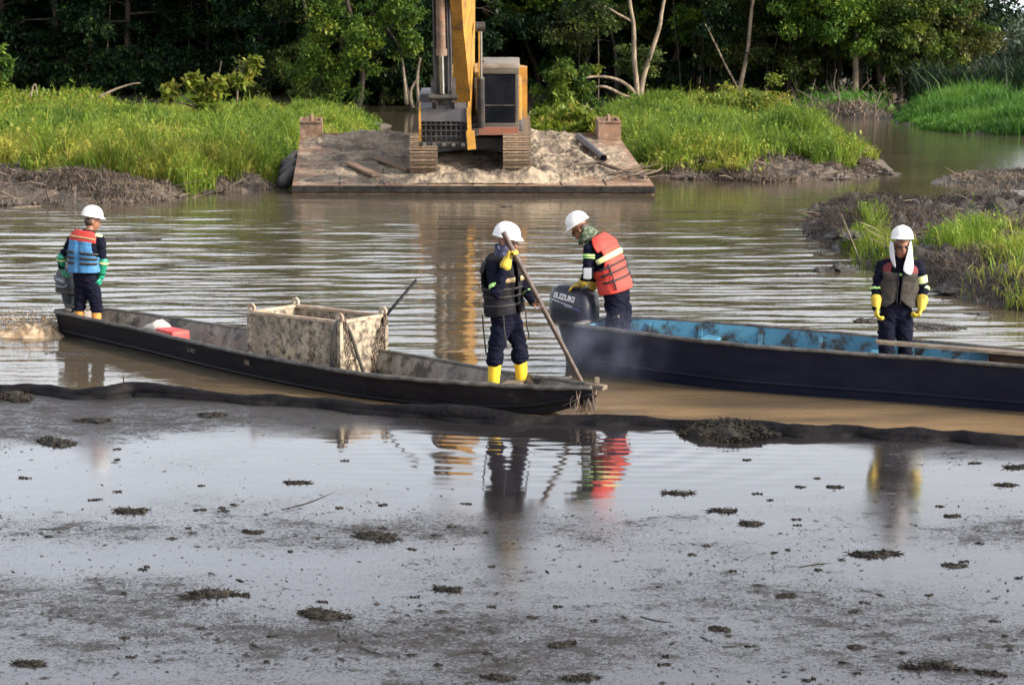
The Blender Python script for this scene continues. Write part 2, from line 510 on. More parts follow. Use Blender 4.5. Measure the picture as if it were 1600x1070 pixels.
def grid_mesh(name, xs, ys, zfun, keep=None, attr=None, material=None, smooth=True):
    X, Y = np.meshgrid(xs, ys)
    Z = zfun(X, Y)
    nx = len(xs); idx = np.arange(X.size).reshape(X.shape)
    q = np.stack([idx[:-1, :-1], idx[:-1, 1:], idx[1:, 1:], idx[1:, :-1]], -1).reshape(-1, 4)
    if keep is not None:
        K = keep(X, Y, Z)
        kk = (K[:-1, :-1] | K[:-1, 1:] | K[1:, 1:] | K[1:, :-1]).ravel()
        q = q[kk]
    V = np.stack([X, Y, Z], -1).reshape(-1, 3)
    A = attr(X, Y, Z).ravel() if attr is not None else None
    used = np.zeros(len(V), bool); used[q.ravel()] = True
    re = np.cumsum(used) - 1
    V = V[used]; q = re[q]
    if A is not None: A = A[used]
    return mesh_np(name, V, [q], smooth, A, [material])

def graded(a, b, step, lo, hi, grow=1.18):
    """fine steps inside [a,b], growing outwards to lo / hi"""
    c = list(np.arange(a, b + 1e-6, step)); s = step
    while c[-1] < hi: s *= grow; c.append(c[-1] + s)
    s = step
    while c[0] > lo: s *= grow; c.insert(0, c[0] - s)
    return np.array(c)

WAVES = []
_wr = random.Random(5)
for lam, n in ((1.7, 3), (0.95, 7), (0.58, 9), (0.34, 7)):
    for k in range(n):
        l = lam * _wr.uniform(0.8, 1.25); a = math.pi / 2 + _wr.gauss(0, 0.22)
        WAVES.append((2 * math.pi / l * math.cos(a), 2 * math.pi / l * math.sin(a), _wr.uniform(0, 6.28), l))
STERN = P(86, 535, 0)
def water_z(X, Y):
    z = np.zeros_like(X)
    for kx, ky, ph, l in WAVES:
        slope = 0.0064 if l > 0.8 else 0.0090
        env = np.clip(-0.35 + 2.6 * fbm(X * 0.28 + ph * 2.1, Y * 0.16 + ph * 1.7, 3, 3), 0.08, 2.2)
        # crests wander so that streaks break up
        wob = 3.4 * fbm(X * 0.30 + ph * 3, Y * 0.3, 9, 3)
        z += slope * l / 6.283 * np.sin(kx * X + ky * Y + ph + wob) * env
    far = np.clip((54 - Y) / 15, 0.10, 1.0) * np.clip(0.25 + 1.7 * fbm(X * 0.12, Y * 0.09, 66, 3), 0.3, 1.35)
    nb = np.interp(X, BX, BY)
    near = np.clip((Y - nb) / 4.0, 0.35, 1.0)
    z = z * far * near
    # prop wash behind the grey outboard
    r = np.hypot((X - STERN.x + 0.6) / 1.4, (Y - STERN.y - 0.2) / 1.0)
    z += 0.05 * np.exp(-r * r * 1.2) * (fbm(X * 5, Y * 5, 4, 3) - 0.35)
    return z
wm = grid_mesh('water', graded(-13, 13, 0.2, -150, 150), np.concatenate([np.arange(16.5, 34, 0.055), np.arange(34, 62, 0.10), np.geomspace(62, 320, 70)]), water_z, material=M_water,
    attr=lambda X, Y, Z: np.clip(1.25 - np.abs(Y - np.interp(X, BX, BY) - .4) / 1.9, 0, 1) * np.clip(.25 + (X + 3.2) * .35, .12, .95) * np.clip(2.2 * fbm(X * .9, Y * 2.2, 71, 3) - .35, .1, 1))
tag(link_mesh('water', wm, origin=(0, 30, 0)), 'brown muddy river water with fine ripples', kind='structure')

RIP = P(900, 705, 0)
def oil_z(X, Y):
    z = np.full_like(X, 0.02)
    r = np.hypot((X - RIP.x), (Y - RIP.y - 0.9) * 0.8)
    env = np.exp(-((X - RIP.x) / 1.7) ** 2 - ((Y - RIP.y) / 1.25) ** 2)
    ph = 1.4 * fbm(X * 1.1, Y * 1.1, 8, 2)
    z += 0.0019 * env * (np.sin(r * 17 + ph * 6) * np.clip(2.4 * fbm(X * 1.2, Y * .9, 44, 2) - .5, 0, 1.6) + 0.5 * np.sin(Y * 30 + 4 * ph + X * 2))
    # faint undulation of the skin
    z += 0.0012 * (fbm(X * 1.3, Y * 2.2, 21, 3) - 0.5)
    return z
def oil_scum(X, Y, Z):
    px, py = proj(X, Y, 0 * X)
    s = 0.35 + 0.95 * (fbm(X * 0.8, Y * 1.1, 31, 4) - 0.40)
    s += 0.20 * np.clip((py - 780) / 200, 0, 1)                                  # rougher towards the camera
    left = np.clip((620 - px) / 200, 0, 1) * np.clip((700 - py) / 55, 0, 1)      # thick band along the barrier, left half
    s += 0.75 * left
    clean = np.exp(-((px - 880) / 330) ** 2 - ((py - 720) / 50) ** 2) + np.exp(-((px - 1200) / 260) ** 2 - ((py - 735) / 40) ** 2) \
        + 0.8 * np.exp(-((px - 480) / 170) ** 2 - ((py - 722) / 28) ** 2)
    s -= 0.7 * np.clip(clean, 0, 1)
    rightb = np.clip((px - 1380) / 100, 0, 1) * np.clip((730 - py) / 40, 0, 1)
    s += 0.3 * rightb
    s += 0.55 * np.exp(-((px - 1392) / 45) ** 2 - ((py - 745) / 45) ** 2)
    return np.clip(s, 0.0, 1.0)
om = grid_mesh('oil_slick', graded(-6, 6, 0.05, -30, 30, 1.25), np.concatenate([np.arange(-6, 8, 0.8), np.arange(8, 23, 0.05)]),
               oil_z, keep=lambda X, Y, Z: Y < np.interp(X, BX, BY) - 0.02, attr=oil_scum, material=M_oil)
tag(link_mesh('oil_slick', om, origin=(0, 14, 0)), 'grey oily film covering the near water', kind='structure')

# ------------------------------------------------------------------ banks
BANKS = {}
def bank(name, polypx, res, hmax, width, rough, material, label, seed, zpoly=0.0, detail=1.0):
    poly = [P(a, b, zpoly) for a, b in polypx]
    x0, x1 = min(p.x for p in poly) - 1, max(p.x for p in poly) + 1
    y0, y1 = min(p.y for p in poly) - 1, max(p.y for p in poly) + 1
    def zf(X, Y):
        d = sdist_poly(X, Y, poly)
        d = d + (fbm(X * 0.9, Y * 0.9, seed, 3) - 0.5) * 0.9 * min(1, width * 2)
        base = hmax * (1 - np.exp(-np.clip(d, 0, None) / width)) - np.clip(-d, 0, None) * 0.6
        n = fbm(X * 0.55, Y * 0.55, seed + 3, 4) - 0.45
        n2 = np.abs(fbm(X * 2.3 * detail, Y * 2.3 * detail, seed + 7, 4) - 0.5) * 2
        n3 = 1.6 * (fbm(X * 5 * detail, Y * 5 * detail, seed + 13, 4) - 0.5) - 0.5 * np.abs(vnoise(X * 9 * detail, Y * 9 * detail, seed + 19) - .5)
        inside = np.clip(d / (width * 0.8), 0, 1)
        return base + inside * rough * (1.3 * n + 0.9 * (0.3 - n2) + 0.35 * n3) - 0.04
    me = grid_mesh(name, np.arange(x0, x1, res), np.arange(y0, y1, res), zf, keep=lambda X, Y, Z: Z > -0.15, material=material)
    o = link_mesh(name, me)
    tag(o, label, kind='structure')
    BANKS[name] = (poly, zf, (x0, x1, y0, y1))
    return o

bank('marsh_bank', [(-300, 316), (0, 322), (110, 323), (200, 320), (250, 314), (330, 302), (400, 297), (452, 288), (470, 268), (520, 235), (606, 197), (560, 187), (480, 183), (300, 181), (120, 193), (0, 198), (-300, 203)],
     0.15, 0.34, 0.7, 0.42, M_mud, 'low marsh island of mud left of the barge', 3)
bank('marsh_strip', [(-300, 191), (0, 188), (150, 186), (205, 174), (180, 160), (0, 158), (-300, 160)], 0.5, 0.30, 1.5, 0.2, M_mud, 'narrow marsh strip behind the left island', 5)
bank('island', [(965, 263), (1010, 275), (1070, 281), (1180, 285), (1280, 283), (1370, 277), (1398, 268), (1370, 257), (1330, 240), (1290, 218), (1240, 192), (1215, 176), (1100, 168), (960, 173), (905, 197), (940, 216)],
     0.15, 0.34, 0.6, 0.45, M_mud, 'marsh island of mud right of the barge', 9)
bank('weed_mat', [(815, 208), (900, 213), (962, 216), (950, 190), (880, 186), (815, 190)], 0.4, 0.08, 1.0, 0.05, M_mud, 'low mat of floating weeds behind the barge', 10)
bank('mud_bank', [(1247, 352), (1262, 330), (1300, 320), (1380, 317), (1450, 323), (1520, 328), (1600, 333), (1800, 340), (1850, 505), (1600, 484), (1545, 479), (1500, 470), (1430, 440), (1350, 413), (1318, 396), (1258, 376)],
     0.065, 0.25, 0.5, 0.50, M_mud_grey, 'churned grey mud bank on the right', 21, detail=1.2)
bank('mud_spit', [(1448, 288), (1600, 296), (1780, 300), (1780, 268), (1600, 263), (1500, 266)], 0.2, 0.13, 0.7, 0.16, M_mud_grey, 'flat mud spit behind the right mud bank', 25)
bank('far_bank', [(1385, 188), (1440, 203), (1520, 210), (1650, 214), (1900, 216), (1900, 166), (1440, 164), (1400, 174)], 0.5, 0.4, 1.5, 0.25, M_mud, 'green far bank at the right edge', 31)
bank('root_bank', [(1228, 179), (1300, 184), (1392, 185), (1420, 172), (1320, 150), (1225, 150)], 0.4, 0.7, 1.8, 0.5, M_mud_grey, 'root covered bank under the tall trees', 37)

def forest_edge(x):
    return 127 - 0.22 * x + 2.5 * np.sin(x * 0.13) + 1.5 * np.sin(x * 0.31 + 1)
def floor_z(X, Y):
    d = Y - forest_edge(X) - np.clip(X - 22, 0, 40) * 0.6
    return np.where(d > 0, 0.55 * (1 - np.exp(-np.clip(d, 0, None) / 2.0)) + 0.25 * (fbm(X * 0.4, Y * 0.4, 51, 3) - 0.4), d * 0.4) - 0.05
fm = grid_mesh('forest_floor', graded(-70, 60, 0.9, -3500, 3500, 1.35), np.concatenate([np.arange(112, 175, 0.8), np.geomspace(176, 5500, 40)]), floor_z, keep=lambda X, Y, Z: Z > -0.4, material=M_floor)
tag(link_mesh('forest_floor', fm, origin=(0, 140, 0)), 'dark soil under the forest reaching to the horizon', kind='structure')
# ================================================================== VEGETATION
def blades(pos, h, wd, lean, rng, seg_tint, droop=0.35):
    """numpy blades: each 5 verts, one quad + one tri"""
    n = len(pos); a = rng.uniform(0, 6.283, n); ca, sa = np.cos(a), np.sin(a)
    b = rng.uniform(0, 6.283, n)
    L = lean * h * rng.uniform(0.3, 1.3, n)
    dx, dy = np.cos(b) * L, np.sin(b) * L
    V = np.empty((n, 5, 3), np.float32)
    V[:, 0] = pos - np.stack([ca * wd / 2, sa * wd / 2, 0 * a + 0.03], -1)
    V[:, 1] = pos + np.stack([ca * wd / 2, sa * wd / 2, 0 * a - 0.03], -1)
    mid = pos + np.stack([dx * 0.35, dy * 0.35, h * 0.6], -1)
    V[:, 2] = mid + np.stack([ca * wd * 0.42, sa * wd * 0.42, 0 * a], -1)
    V[:, 3] = mid - np.stack([ca * wd * 0.42, sa * wd * 0.42, 0 * a], -1)
    V[:, 4] = pos + np.stack([dx, dy, h * (1 - droop * lean * rng.uniform(0, 1, n))], -1)
    base = np.arange(n)[:, None] * 5
    return V.reshape(-1, 3), base + np.array([[0, 1, 2, 3]]), base + np.array([[3, 2, 4]]), np.repeat(seg_tint, 5)

def leaves(pos, size, rng, tint, flat=0.35, droop=0.25, ratio=0.42):
    """numpy leaves: folded rhombus, 4 verts, 2 tris"""
    n = len(pos); a = rng.uniform(0, 6.283, n)
    el = rng.normal(-droop, flat + 0.25, n)
    d = np.stack([np.cos(a) * np.cos(el), np.sin(a) * np.cos(el), np.sin(el)], -1)
    s = np.stack([-np.sin(a), np.cos(a), rng.normal(0, 0.45, n)], -1)
    s /= np.linalg.norm(s, axis=1, keepdims=True)
    sz = size * rng.uniform(0.6, 1.35, n)
    V = np.empty((n, 4, 3), np.float32)
    V[:, 0] = pos
    V[:, 1] = pos + d * (sz * 0.5)[:, None] + s * (sz * ratio)[:, None] + [0, 0, 0.0]
    V[:, 2] = pos + d * sz[:, None]
    V[:, 3] = pos + d * (sz * 0.5)[:, None] - s * (sz * ratio)[:, None]
    base = np.arange(n)[:, None] * 4
    return V.reshape(-1, 3), base + np.array([[0, 1, 2]]), base + np.array([[0, 2, 3]]), np.repeat(tint, 4)

def grass_on(name, bankname, polypx, n, hfun, wd, material, label, seed, lean=0.5, leafy=0.35, clump=0.55, zp=0.1, tufty=1.0):
    poly0, zf, (x0, x1, y0, y1) = BANKS[bankname]
    poly = [P(a, b, zp) for a, b in polypx]
    xs0, xs1 = min(p.x for p in poly), max(p.x for p in poly); ys0, ys1 = min(p.y for p in poly), max(p.y for p in poly)
    rng = np.random.default_rng(seed)
    m = int(n * 3.2)
    x = rng.uniform(xs0, xs1, m); y = rng.uniform(ys0, ys1, m)
    d = sdist_poly(x, y, poly)
    pt = np.clip((fbm(x * 0.42, y * 0.42, seed, 4) - 0.36) / 0.2, 0, 1)
    dens = 0.22 + 0.95 * pt - clump * 0.35 * (1 - pt)
    keep = (d + (fbm(x * 1.3, y * 1.3, seed + 2, 2) - 0.5) * 1.4 > 0) & (rng.uniform(0, 1, m) < dens)
    x, y, d = x[keep][:n], y[keep][:n], d[keep][:n]
    z = zf(x, y)
    ok = z > -0.05; x, y, z, d = x[ok], y[ok], z[ok], d[ok]
    hh = hfun(x, y) * (0.30 + 0.95 * fbm(x * 0.55, y * 0.55, seed + 4, 4) + 0.45 * np.clip((fbm(x * 0.42, y * 0.42, seed, 4) - 0.36) / 0.2, 0, 1)) * np.clip(0.45 + d * 0.5, 0.45, 1) * rng.uniform(0.6, 1.25, len(x))
    tuft = np.clip((fbm(x * 0.9, y * 0.9, seed + 40, 3) - 0.56) / 0.08, 0, 1)      # taller tussocks
    hh = hh * (1 + 0.75 * tuft * tufty)
    stray = rng.uniform(0, 1, len(x)) < 0.015 * tufty; hh = np.where(stray, hh * 1.7, hh)
    pos = np.stack([x, y, z], -1)
    tint = np.clip(-0.18 * tuft * tufty + 0.02 + 1.0 * fbm(x * 0.35, y * 0.35, seed + 8, 4) + rng.normal(0, 0.16, len(x)) + 0.08, 0, 1)
    V, Q, T, A = blades(pos, hh, wd * rng.uniform(0.6, 1.4, len(x)), lean, rng, tint)
    Fs = [Q, T]; off = len(V); Vs, As = [V], [A]
    sel = rng.uniform(0, 1, len(x)) < leafy
    if sel.any():
        rep = 5
        lp = np.repeat(pos[sel], rep, 0); lh = np.repeat(hh[sel], rep)
        lp = lp + np.stack([rng.normal(0, 0.07, len(lp)), rng.normal(0, 0.07, len(lp)), lh * rng.uniform(0.35, 1.0, len(lp))], -1)
        lv, t1, t2, la = leaves(lp, wd * 5.0, rng, np.repeat(tint[sel], rep), 0.5, -0.15, 0.3)
        Vs.append(lv); As.append(la); Fs += [np.concatenate([t1, t2]) + off]
    me = mesh_np(name, np.concatenate(Vs), Fs, False, np.concatenate(As), [material])
    o = link_mesh(name, me)
    return tag(o, label, 'grass', kind='stuff')

hl = lambda h: (lambda x, y: np.full(x.shape, h))
grass_on('grass', 'marsh_bank', [(-300, 276), (0, 281), (90, 287), (180, 292), (260, 298), (300, 300), (345, 293), (400, 290), (446, 282), (462, 266), (515, 233), (600, 195), (560, 188), (480, 185), (300, 183), (120, 194), (0, 199), (-300, 204)],
         150000, lambda x, y: 0.60 - 0.24 * np.clip((y - 52) / 28, 0, 1), 0.026, M_grass, 'bright yellow green marsh grass on the left island', 101, lean=0.5, leafy=0.10, clump=0.60)
grass_on('grass', 'marsh_strip', [(-300, 190), (0, 187), (150, 185), (203, 174), (180, 162), (0, 160), (-300, 162)], 20000, hl(0.38), 0.05, M_grass, 'green grass on the strip behind the left island', 103, clump=0.35)
grass_on('grass', 'island', [(962, 259), (1040, 271), (1110, 272), (1150, 277), (1190, 279), (1235, 266), (1290, 270), (1345, 268), (1372, 262), (1325, 240), (1285, 218), (1235, 193), (1212, 178), (1100, 170), (960, 175), (908, 198), (942, 216)],
         130000, lambda x, y: 0.62 - 0.24 * np.clip((y - 52) / 28, 0, 1), 0.026, M_grass, 'bright green marsh grass on the island right of the barge', 105, lean=0.45, leafy=0.14, clump=0.55)
grass_on('grass', 'weed_mat', [(820, 206), (900, 211), (958, 213), (948, 192), (880, 188), (820, 192)], 9000, hl(0.32), 0.07, M_grass, 'low floating weeds between barge and island', 107, clump=0.5, leafy=0.8)
grass_on('grass', 'far_bank', [(1400, 187), (1442, 200), (1520, 207), (1650, 211), (1900, 213), (1900, 168), (1445, 166), (1408, 176)], 120000, lambda x, y: 0.34 + 0.42 * np.clip((x - P(1430, 190).x) / 5, 0, 1) * np.clip(fbm(x * 0.22, y * 0.2, 77, 2) + 0.25, 0, 1), 0.04, M_grass_deep, 'soft rounded green grass on the far right bank', 109, lean=0.6, leafy=0.0, clump=0.2)
grass_on('grass', 'mud_bank', [(1540, 478), (1515, 452), (1508, 425), (1530, 395), (1580, 375), (1640, 370), (1760, 380), (1760, 490)], 9000, hl(0.42), 0.016, M_grass, 'long green grass on the near end of the right mud bank', 111, lean=0.7, leafy=0.0, clump=0.35)
grass_on('grass', 'mud_bank', [(1322, 372), (1330, 350), (1345, 338), (1380, 336), (1412, 350), (1425, 375), (1400, 398), (1350, 400)], 3000, hl(0.36), 0.015, M_grass, 'pale grass tuft on the mud bank behind the man with the white towel', 113, lean=0.5, leafy=0.05, clump=0.35, zp=0.4)
grass_on('grass', 'mud_bank', [(1440, 366), (1470, 350), (1540, 345), (1590, 348), (1600, 362), (1560, 376), (1500, 382), (1455, 380)], 2600, hl(0.30), 0.015, M_grass, 'thin grass patch in the middle of the right mud bank', 115, lean=0.6, leafy=0.05, clump=0.4, zp=0.4)
grass_on('grass', 'root_bank', [(1230, 172), (1300, 178), (1390, 180), (1415, 170), (1330, 158), (1235, 158)], 5000, hl(0.26), 0.05, M_grass_deep, 'thin undergrowth on the root covered bank', 117, clump=0.75, leafy=0.05)

# ------------------------------------------------------------------ matted root fibres on the bare mud
def roots_on(*a, **k):
    o = grass_on(*a, tufty=0.0, **k); o['category'] = 'roots'; return o
roots_on('root_mat', 'mud_bank', [(1250, 350), (1265, 323), (1380, 306), (1600, 327), (1790, 333), (1790, 490), (1600, 480), (1500, 468), (1350, 411), (1260, 374)], 40000, hl(0.16), 0.0085, M_root, 'matted dark root fibres covering the right mud bank', 151, lean=2.2, leafy=0.0, clump=0.45)
roots_on('root_mat', 'marsh_bank', [(-300, 278), (0, 280), (250, 296), (400, 287), (458, 286), (330, 301), (240, 313), (110, 322), (0, 321), (-300, 315)], 18000, hl(0.13), 0.022, M_root, 'matted root fibres along the edge of the left island', 152, lean=1.5, leafy=0.0, clump=0.4)
roots_on('root_mat', 'island', [(966, 258), (1110, 264), (1240, 260), (1366, 256), (1396, 268), (1280, 282), (1180, 284), (1070, 280), (1010, 274)], 16000, hl(0.12), 0.022, M_root, 'matted root fibres along the edge of the right island', 153, lean=1.5, leafy=0.0, clump=0.4)
roots_on('root_mat', 'mud_spit', [(1450, 287), (1600, 295), (1780, 299), (1780, 269), (1600, 264), (1500, 267)], 8000, hl(0.08), 0.02, M_root, 'matted root fibres on the mud spit', 154, lean=1.5, leafy=0.0, clump=0.4)
roots_on('root_mat', 'root_bank', [(1230, 178), (1300, 183), (1390, 184), (1416, 172), (1330, 156), (1230, 156)], 5000, hl(0.28), 0.05, M_root, 'matted roots on the bank under the tall trees', 155, lean=1.2, leafy=0.0, clump=0.4)

# ------------------------------------------------------------------ sticks strewn over the mud
def sticks_on(name, bankname, polypx, n, material, label, seed, L=(0.2, 0.9), r=0.010, zp=0.1, up=0.25):
    _, zf, _ = BANKS[bankname]
    poly = [P(a, b, zp) for a, b in polypx]; rr = random.Random(seed)
    x0, x1 = min(p.x for p in poly), max(p.x for p in poly); y0, y1 = min(p.y for p in poly), max(p.y for p in poly)
    mb = MB(); k = 0
    while k < n:
        x, y = rr.uniform(x0, x1), rr.uniform(y0, y1)
        if sdist_poly(np.array([x]), np.array([y]), poly)[0] < 0: continue
        k += 1
        z = float(zf(np.array([x]), np.array([y]))[0])
        l = rr.uniform(*L); a = rr.uniform(0, 6.283); e = abs(rr.gauss(0, up))
        d = Vector((math.cos(a) * math.cos(e), math.sin(a) * math.cos(e), math.sin(e)))
        p0 = Vector((x, y, z - 0.02)); p1 = p0 + d * l * 0.5 + Vector((rr.gauss(0, .06), rr.gauss(0, .06), rr.gauss(0.02, .03))) * l; p2 = p0 + d * l
        q = r * rr.uniform(0.5, 1.6)
        mb.tube([p0, p1, p2], [q, q * 0.85, q * 0.4], 5)
    o = mb.build(name, material); return tag(o, label, 'sticks', kind='stuff')
sticks_on('sticks', 'mud_bank', [(1255, 350), (1270, 325), (1380, 310), (1600, 330), (1780, 335), (1780, 470), (1600, 470), (1500, 460), (1350, 405), (1262, 372)], 900, M_stick, 'dark roots and sticks strewn over the right mud bank', 201, (0.15, 0.7), 0.009)
sticks_on('sticks', 'mud_bank', [(1300, 345), (1400, 312), (1600, 330), (1780, 335), (1780, 450), (1500, 450), (1400, 420)], 60, M_stick_pale, 'pale bleached sticks on the right mud bank', 202, (0.25, 0.9), 0.010)
sticks_on('sticks', 'marsh_bank', [(-300, 280), (0, 284), (250, 300), (440, 286), (460, 290), (330, 300), (240, 312), (0, 320), (-300, 314)], 330, M_stick, 'roots and sticks along the muddy edge of the left island', 203, (0.2, 0.9), 0.014)
sticks_on('sticks', 'island', [(970, 262), (1180, 272), (1350, 262), (1390, 268), (1280, 280), (1070, 278)], 260, M_stick, 'roots and sticks along the muddy edge of the right island', 204, (0.2, 0.8), 0.014)
sticks_on('sticks', 'mud_spit', [(1450, 287), (1600, 294), (1780, 298), (1780, 270), (1600, 265), (1500, 268)], 150, M_stick, 'roots and sticks on the mud spit', 205, (0.2, 0.8), 0.013)
sticks_on('sticks', 'root_bank', [(1232, 177), (1300, 182), (1390, 183), (1415, 172), (1330, 160), (1235, 160)], 220, M_stick, 'grey roots on the bank under the tall trees', 206, (0.5, 1.8), 0.03, up=0.5)

# ------------------------------------------------------------------ trees
def tree_meshes(seed, h, tr, cb, cr, nleaf, lsize, lean=0.06, skirt=0.0, low_dense=True):
    """local-space trunk mesh builder + crown arrays; foliage gathers in clumps at the twigs"""
    rr = random.Random(seed); rng = np.random.default_rng(seed)
    mb = MB(); ang = rr.uniform(0, 6.283)
    path, rad = [], []; x = y = 0
    for i in range(9):
        t = i / 8
        path.append(Vector((x, y, h * 0.92 * t - 0.3 * (i == 0)))); rad.append(tr * (1.25 if i == 0 else 1) * (1 - 0.82 * t))
        x += math.cos(ang) * lean * h / 8 + rr.gauss(0, 0.018) * h; y += math.sin(ang) * lean * h / 8 + rr.gauss(0, 0.018) * h
    mb.tube(path, rad, 7)
    def on(t):
        f = t * 8; k = min(int(f), 7); return path[k].lerp(path[k + 1], f - k), rad[k]
    cl = []
    nl = int(11 + cr * 2)
    for i in range(nl):
        t = cb / h + (0.95 - cb / h) * ((i + rr.random()) / nl) ** 0.9
        p, r0 = on(min(t, 0.98)); a = i * 2.4 + rr.uniform(-0.5, 0.5)
        prof = math.sin(math.pi * (0.18 + 0.78 * (t * h - cb) / (h - cb))) ** 0.7
        L = cr * prof * rr.uniform(0.65, 1.2); el = rr.uniform(-0.05, 0.65)
        pts = [p]
        for s in range(1, 5):
            e = el - 0.22 * s * rr.uniform(0.3, 1.2) + 0.1
            a += rr.gauss(0, 0.15)
            pts.append(pts[-1] + Vector((math.cos(a) * math.cos(e), math.sin(a) * math.cos(e), math.sin(e))) * L / 4)
        r1 = max(0.018, r0 * 0.42)
        mb.tube(pts, [r1, r1 * .8, r1 * .55, r1 * .35, r1 * .15], 5, caps=False)
        for s in (2, 3, 4):
            for q in range(3):
                aa = a + rr.uniform(-1.4, 1.4); e = rr.uniform(-0.7, 0.6); l = L * rr.uniform(0.15, 0.38)
                tip = pts[s] + Vector((math.cos(aa) * math.cos(e), math.sin(aa) * math.cos(e), math.sin(e))) * l
                mb.tube([pts[s], tip], [r1 * .3, r1 * .08], 3, caps=False)
                cl.append((tip, rr.uniform(0.45, 1.0) * (0.35 + 0.11 * cr)))
    if skirt > 0:                                   # hanging curtains of creeper down to the ground
        for i in range(int(skirt)):
            a = rr.uniform(0, 6.283); rr_ = cr * rr.uniform(0.5, 0.95); top = cb + rr.uniform(-0.5, 2.5)
            for zz in np.arange(max(0.2, top - rr.uniform(2, 5)), top, 0.55):
                cl.append((Vector((math.cos(a) * rr_ + rr.gauss(0, .2), math.sin(a) * rr_ + rr.gauss(0, .2), zz)), rr.uniform(0.22, 0.5)))
    c = np.array([tuple(q[0]) for q in cl]); s = np.array([q[1] for q in cl])
    wgt = s ** 2
    if low_dense:
        wgt = wgt * np.where(c[:, 2] < 9, 1.5, 0.8)
    k = rng.choice(len(c), nleaf, p=wgt / wgt.sum())
    off = rng.normal(0, 1, (nleaf, 3)); off /= np.linalg.norm(off, axis=1, keepdims=True) + 1e-9
    off *= (rng.uniform(0, 1, nleaf) ** 0.55)[:, None] * np.array([1, 1, 0.62])
    pos = c[k] + off * s[k][:, None]
    tb = rng.uniform(0, 1, len(c))
    tint = np.clip(0.55 * tb[k] + rng.normal(0.2, 0.16, nleaf), 0, 1)
    lv, t1, t2, la = leaves(pos, lsize, rng, tint, 0.4, 0.35, 0.30)
    return mb, lv, np.concatenate([t1, t2]), la

TREE = {}
def tree_proto(key, seed, h, tr, cb, cr, nleaf, lsize, leafm, barkm, **kw):
    mb, lv, tf, la = tree_meshes(seed, h, tr, cb, cr, nleaf, lsize, **kw)
    TREE[key] = (mb.mesh(key + '_trunk', barkm, 'all'), mesh_np(key + '_crown', lv, [tf], False, la, [leafm]))
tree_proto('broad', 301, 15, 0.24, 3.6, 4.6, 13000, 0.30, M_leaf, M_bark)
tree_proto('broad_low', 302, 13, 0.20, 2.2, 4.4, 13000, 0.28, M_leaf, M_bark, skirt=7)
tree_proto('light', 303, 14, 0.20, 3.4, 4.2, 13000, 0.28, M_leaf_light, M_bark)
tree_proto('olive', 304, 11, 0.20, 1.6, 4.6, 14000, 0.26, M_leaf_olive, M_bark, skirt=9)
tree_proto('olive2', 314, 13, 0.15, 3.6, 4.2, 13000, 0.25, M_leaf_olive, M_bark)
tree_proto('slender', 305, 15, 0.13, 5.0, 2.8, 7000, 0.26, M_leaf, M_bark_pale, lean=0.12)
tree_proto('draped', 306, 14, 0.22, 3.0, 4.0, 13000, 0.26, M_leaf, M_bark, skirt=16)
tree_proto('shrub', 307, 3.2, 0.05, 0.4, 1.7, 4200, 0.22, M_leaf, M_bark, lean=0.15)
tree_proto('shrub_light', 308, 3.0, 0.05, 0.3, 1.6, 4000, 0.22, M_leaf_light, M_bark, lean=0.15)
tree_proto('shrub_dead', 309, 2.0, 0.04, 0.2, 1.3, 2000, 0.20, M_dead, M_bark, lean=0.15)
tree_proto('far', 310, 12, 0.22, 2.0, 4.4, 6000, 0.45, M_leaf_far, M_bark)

def plant_tree(key, x, y, z, rot, sc, name, label, cat, group=None):
    e = empty(name, (x, y, z), label, cat, group)
    e.rotation_euler = (0, 0, rot); e.scale = (sc, sc, sc)
    t, c = TREE[key]
    a = bpy.data.objects.new('trunk', t); a.parent = e; COL.objects.link(a)
    b = bpy.data.objects.new('crown', c); b.parent = e; COL.objects.link(b)
    return e

tr_ = random.Random(77)
def fz(x, y): return float(floor_z(np.array([[x]]), np.array([[y]]))[0, 0])
ORD = ['leftmost', 'second from left', 'third from left', 'fourth from left', 'fifth from left', 'sixth from left', 'seventh from left', 'eighth from left', 'ninth from left', 'tenth from left', 'eleventh from left', 'twelfth from left', 'thirteenth from left', 'fourteenth from left']
def row(px0, px1, n, depth, keys, sc, name, label, cat, group, jit=1.5, order=False):
    lab0 = label
    for i in range(n):
        if order: label = lab0 + ', ' + ORD[i]
        px = px0 + (px1 - px0) * (i + tr_.uniform(0.2, 0.8)) / n
        # distance so that the tree stands `depth` metres behind the forest edge
        x = (px - 800) / FPX * 130; y = forest_edge(x) + depth + tr_.uniform(-jit, jit); x = (px - 800) / FPX * y
        plant_tree(tr_.choice(keys), x, y, fz(x, y), tr_.uniform(0, 6.28), sc * tr_.uniform(0.85, 1.15), name, label, cat, group)
# the dark forest on the left, set back
row(-330, -10, 5, 5, ['broad', 'broad_low', 'draped'], 1.05, 'forest_tree', 'dark tree of the left forest beyond the picture edge', 'tree', 'trees beyond the left edge')
row(5, 460, 8, 5, ['broad', 'broad_low', 'draped', 'broad'], 1.05, 'forest_tree', 'dark leafy tree in the shaded wall behind the left grass', 'tree', 'trees of the shaded left forest', order=True)
row(-330, 470, 11, 13, ['broad', 'broad_low', 'draped'], 1.2, 'forest_tree', 'tall tree deep in the dark left forest', 'tree', 'trees deep in the left forest', 3)
row(-200, 1480, 22, 24, ['broad', 'broad_low', 'draped'], 1.3, 'forest_tree', 'tall tree in the last dark row of the forest', 'tree', 'trees in the last row of the forest', 3)
row(8, 440, 9, 1.5, ['shrub', 'shrub', 'shrub'], 1.1, 'forest_shrub', 'dark shrub at the foot of the left forest', 'shrub', 'shrubs under the left forest', 1.2, order=True)
row(-100, 1480, 30, 19, ['shrub', 'shrub'], 1.9, 'forest_shrub', 'tall undergrowth bush deep in the dark forest', 'shrub', 'undergrowth deep in the forest', 2)
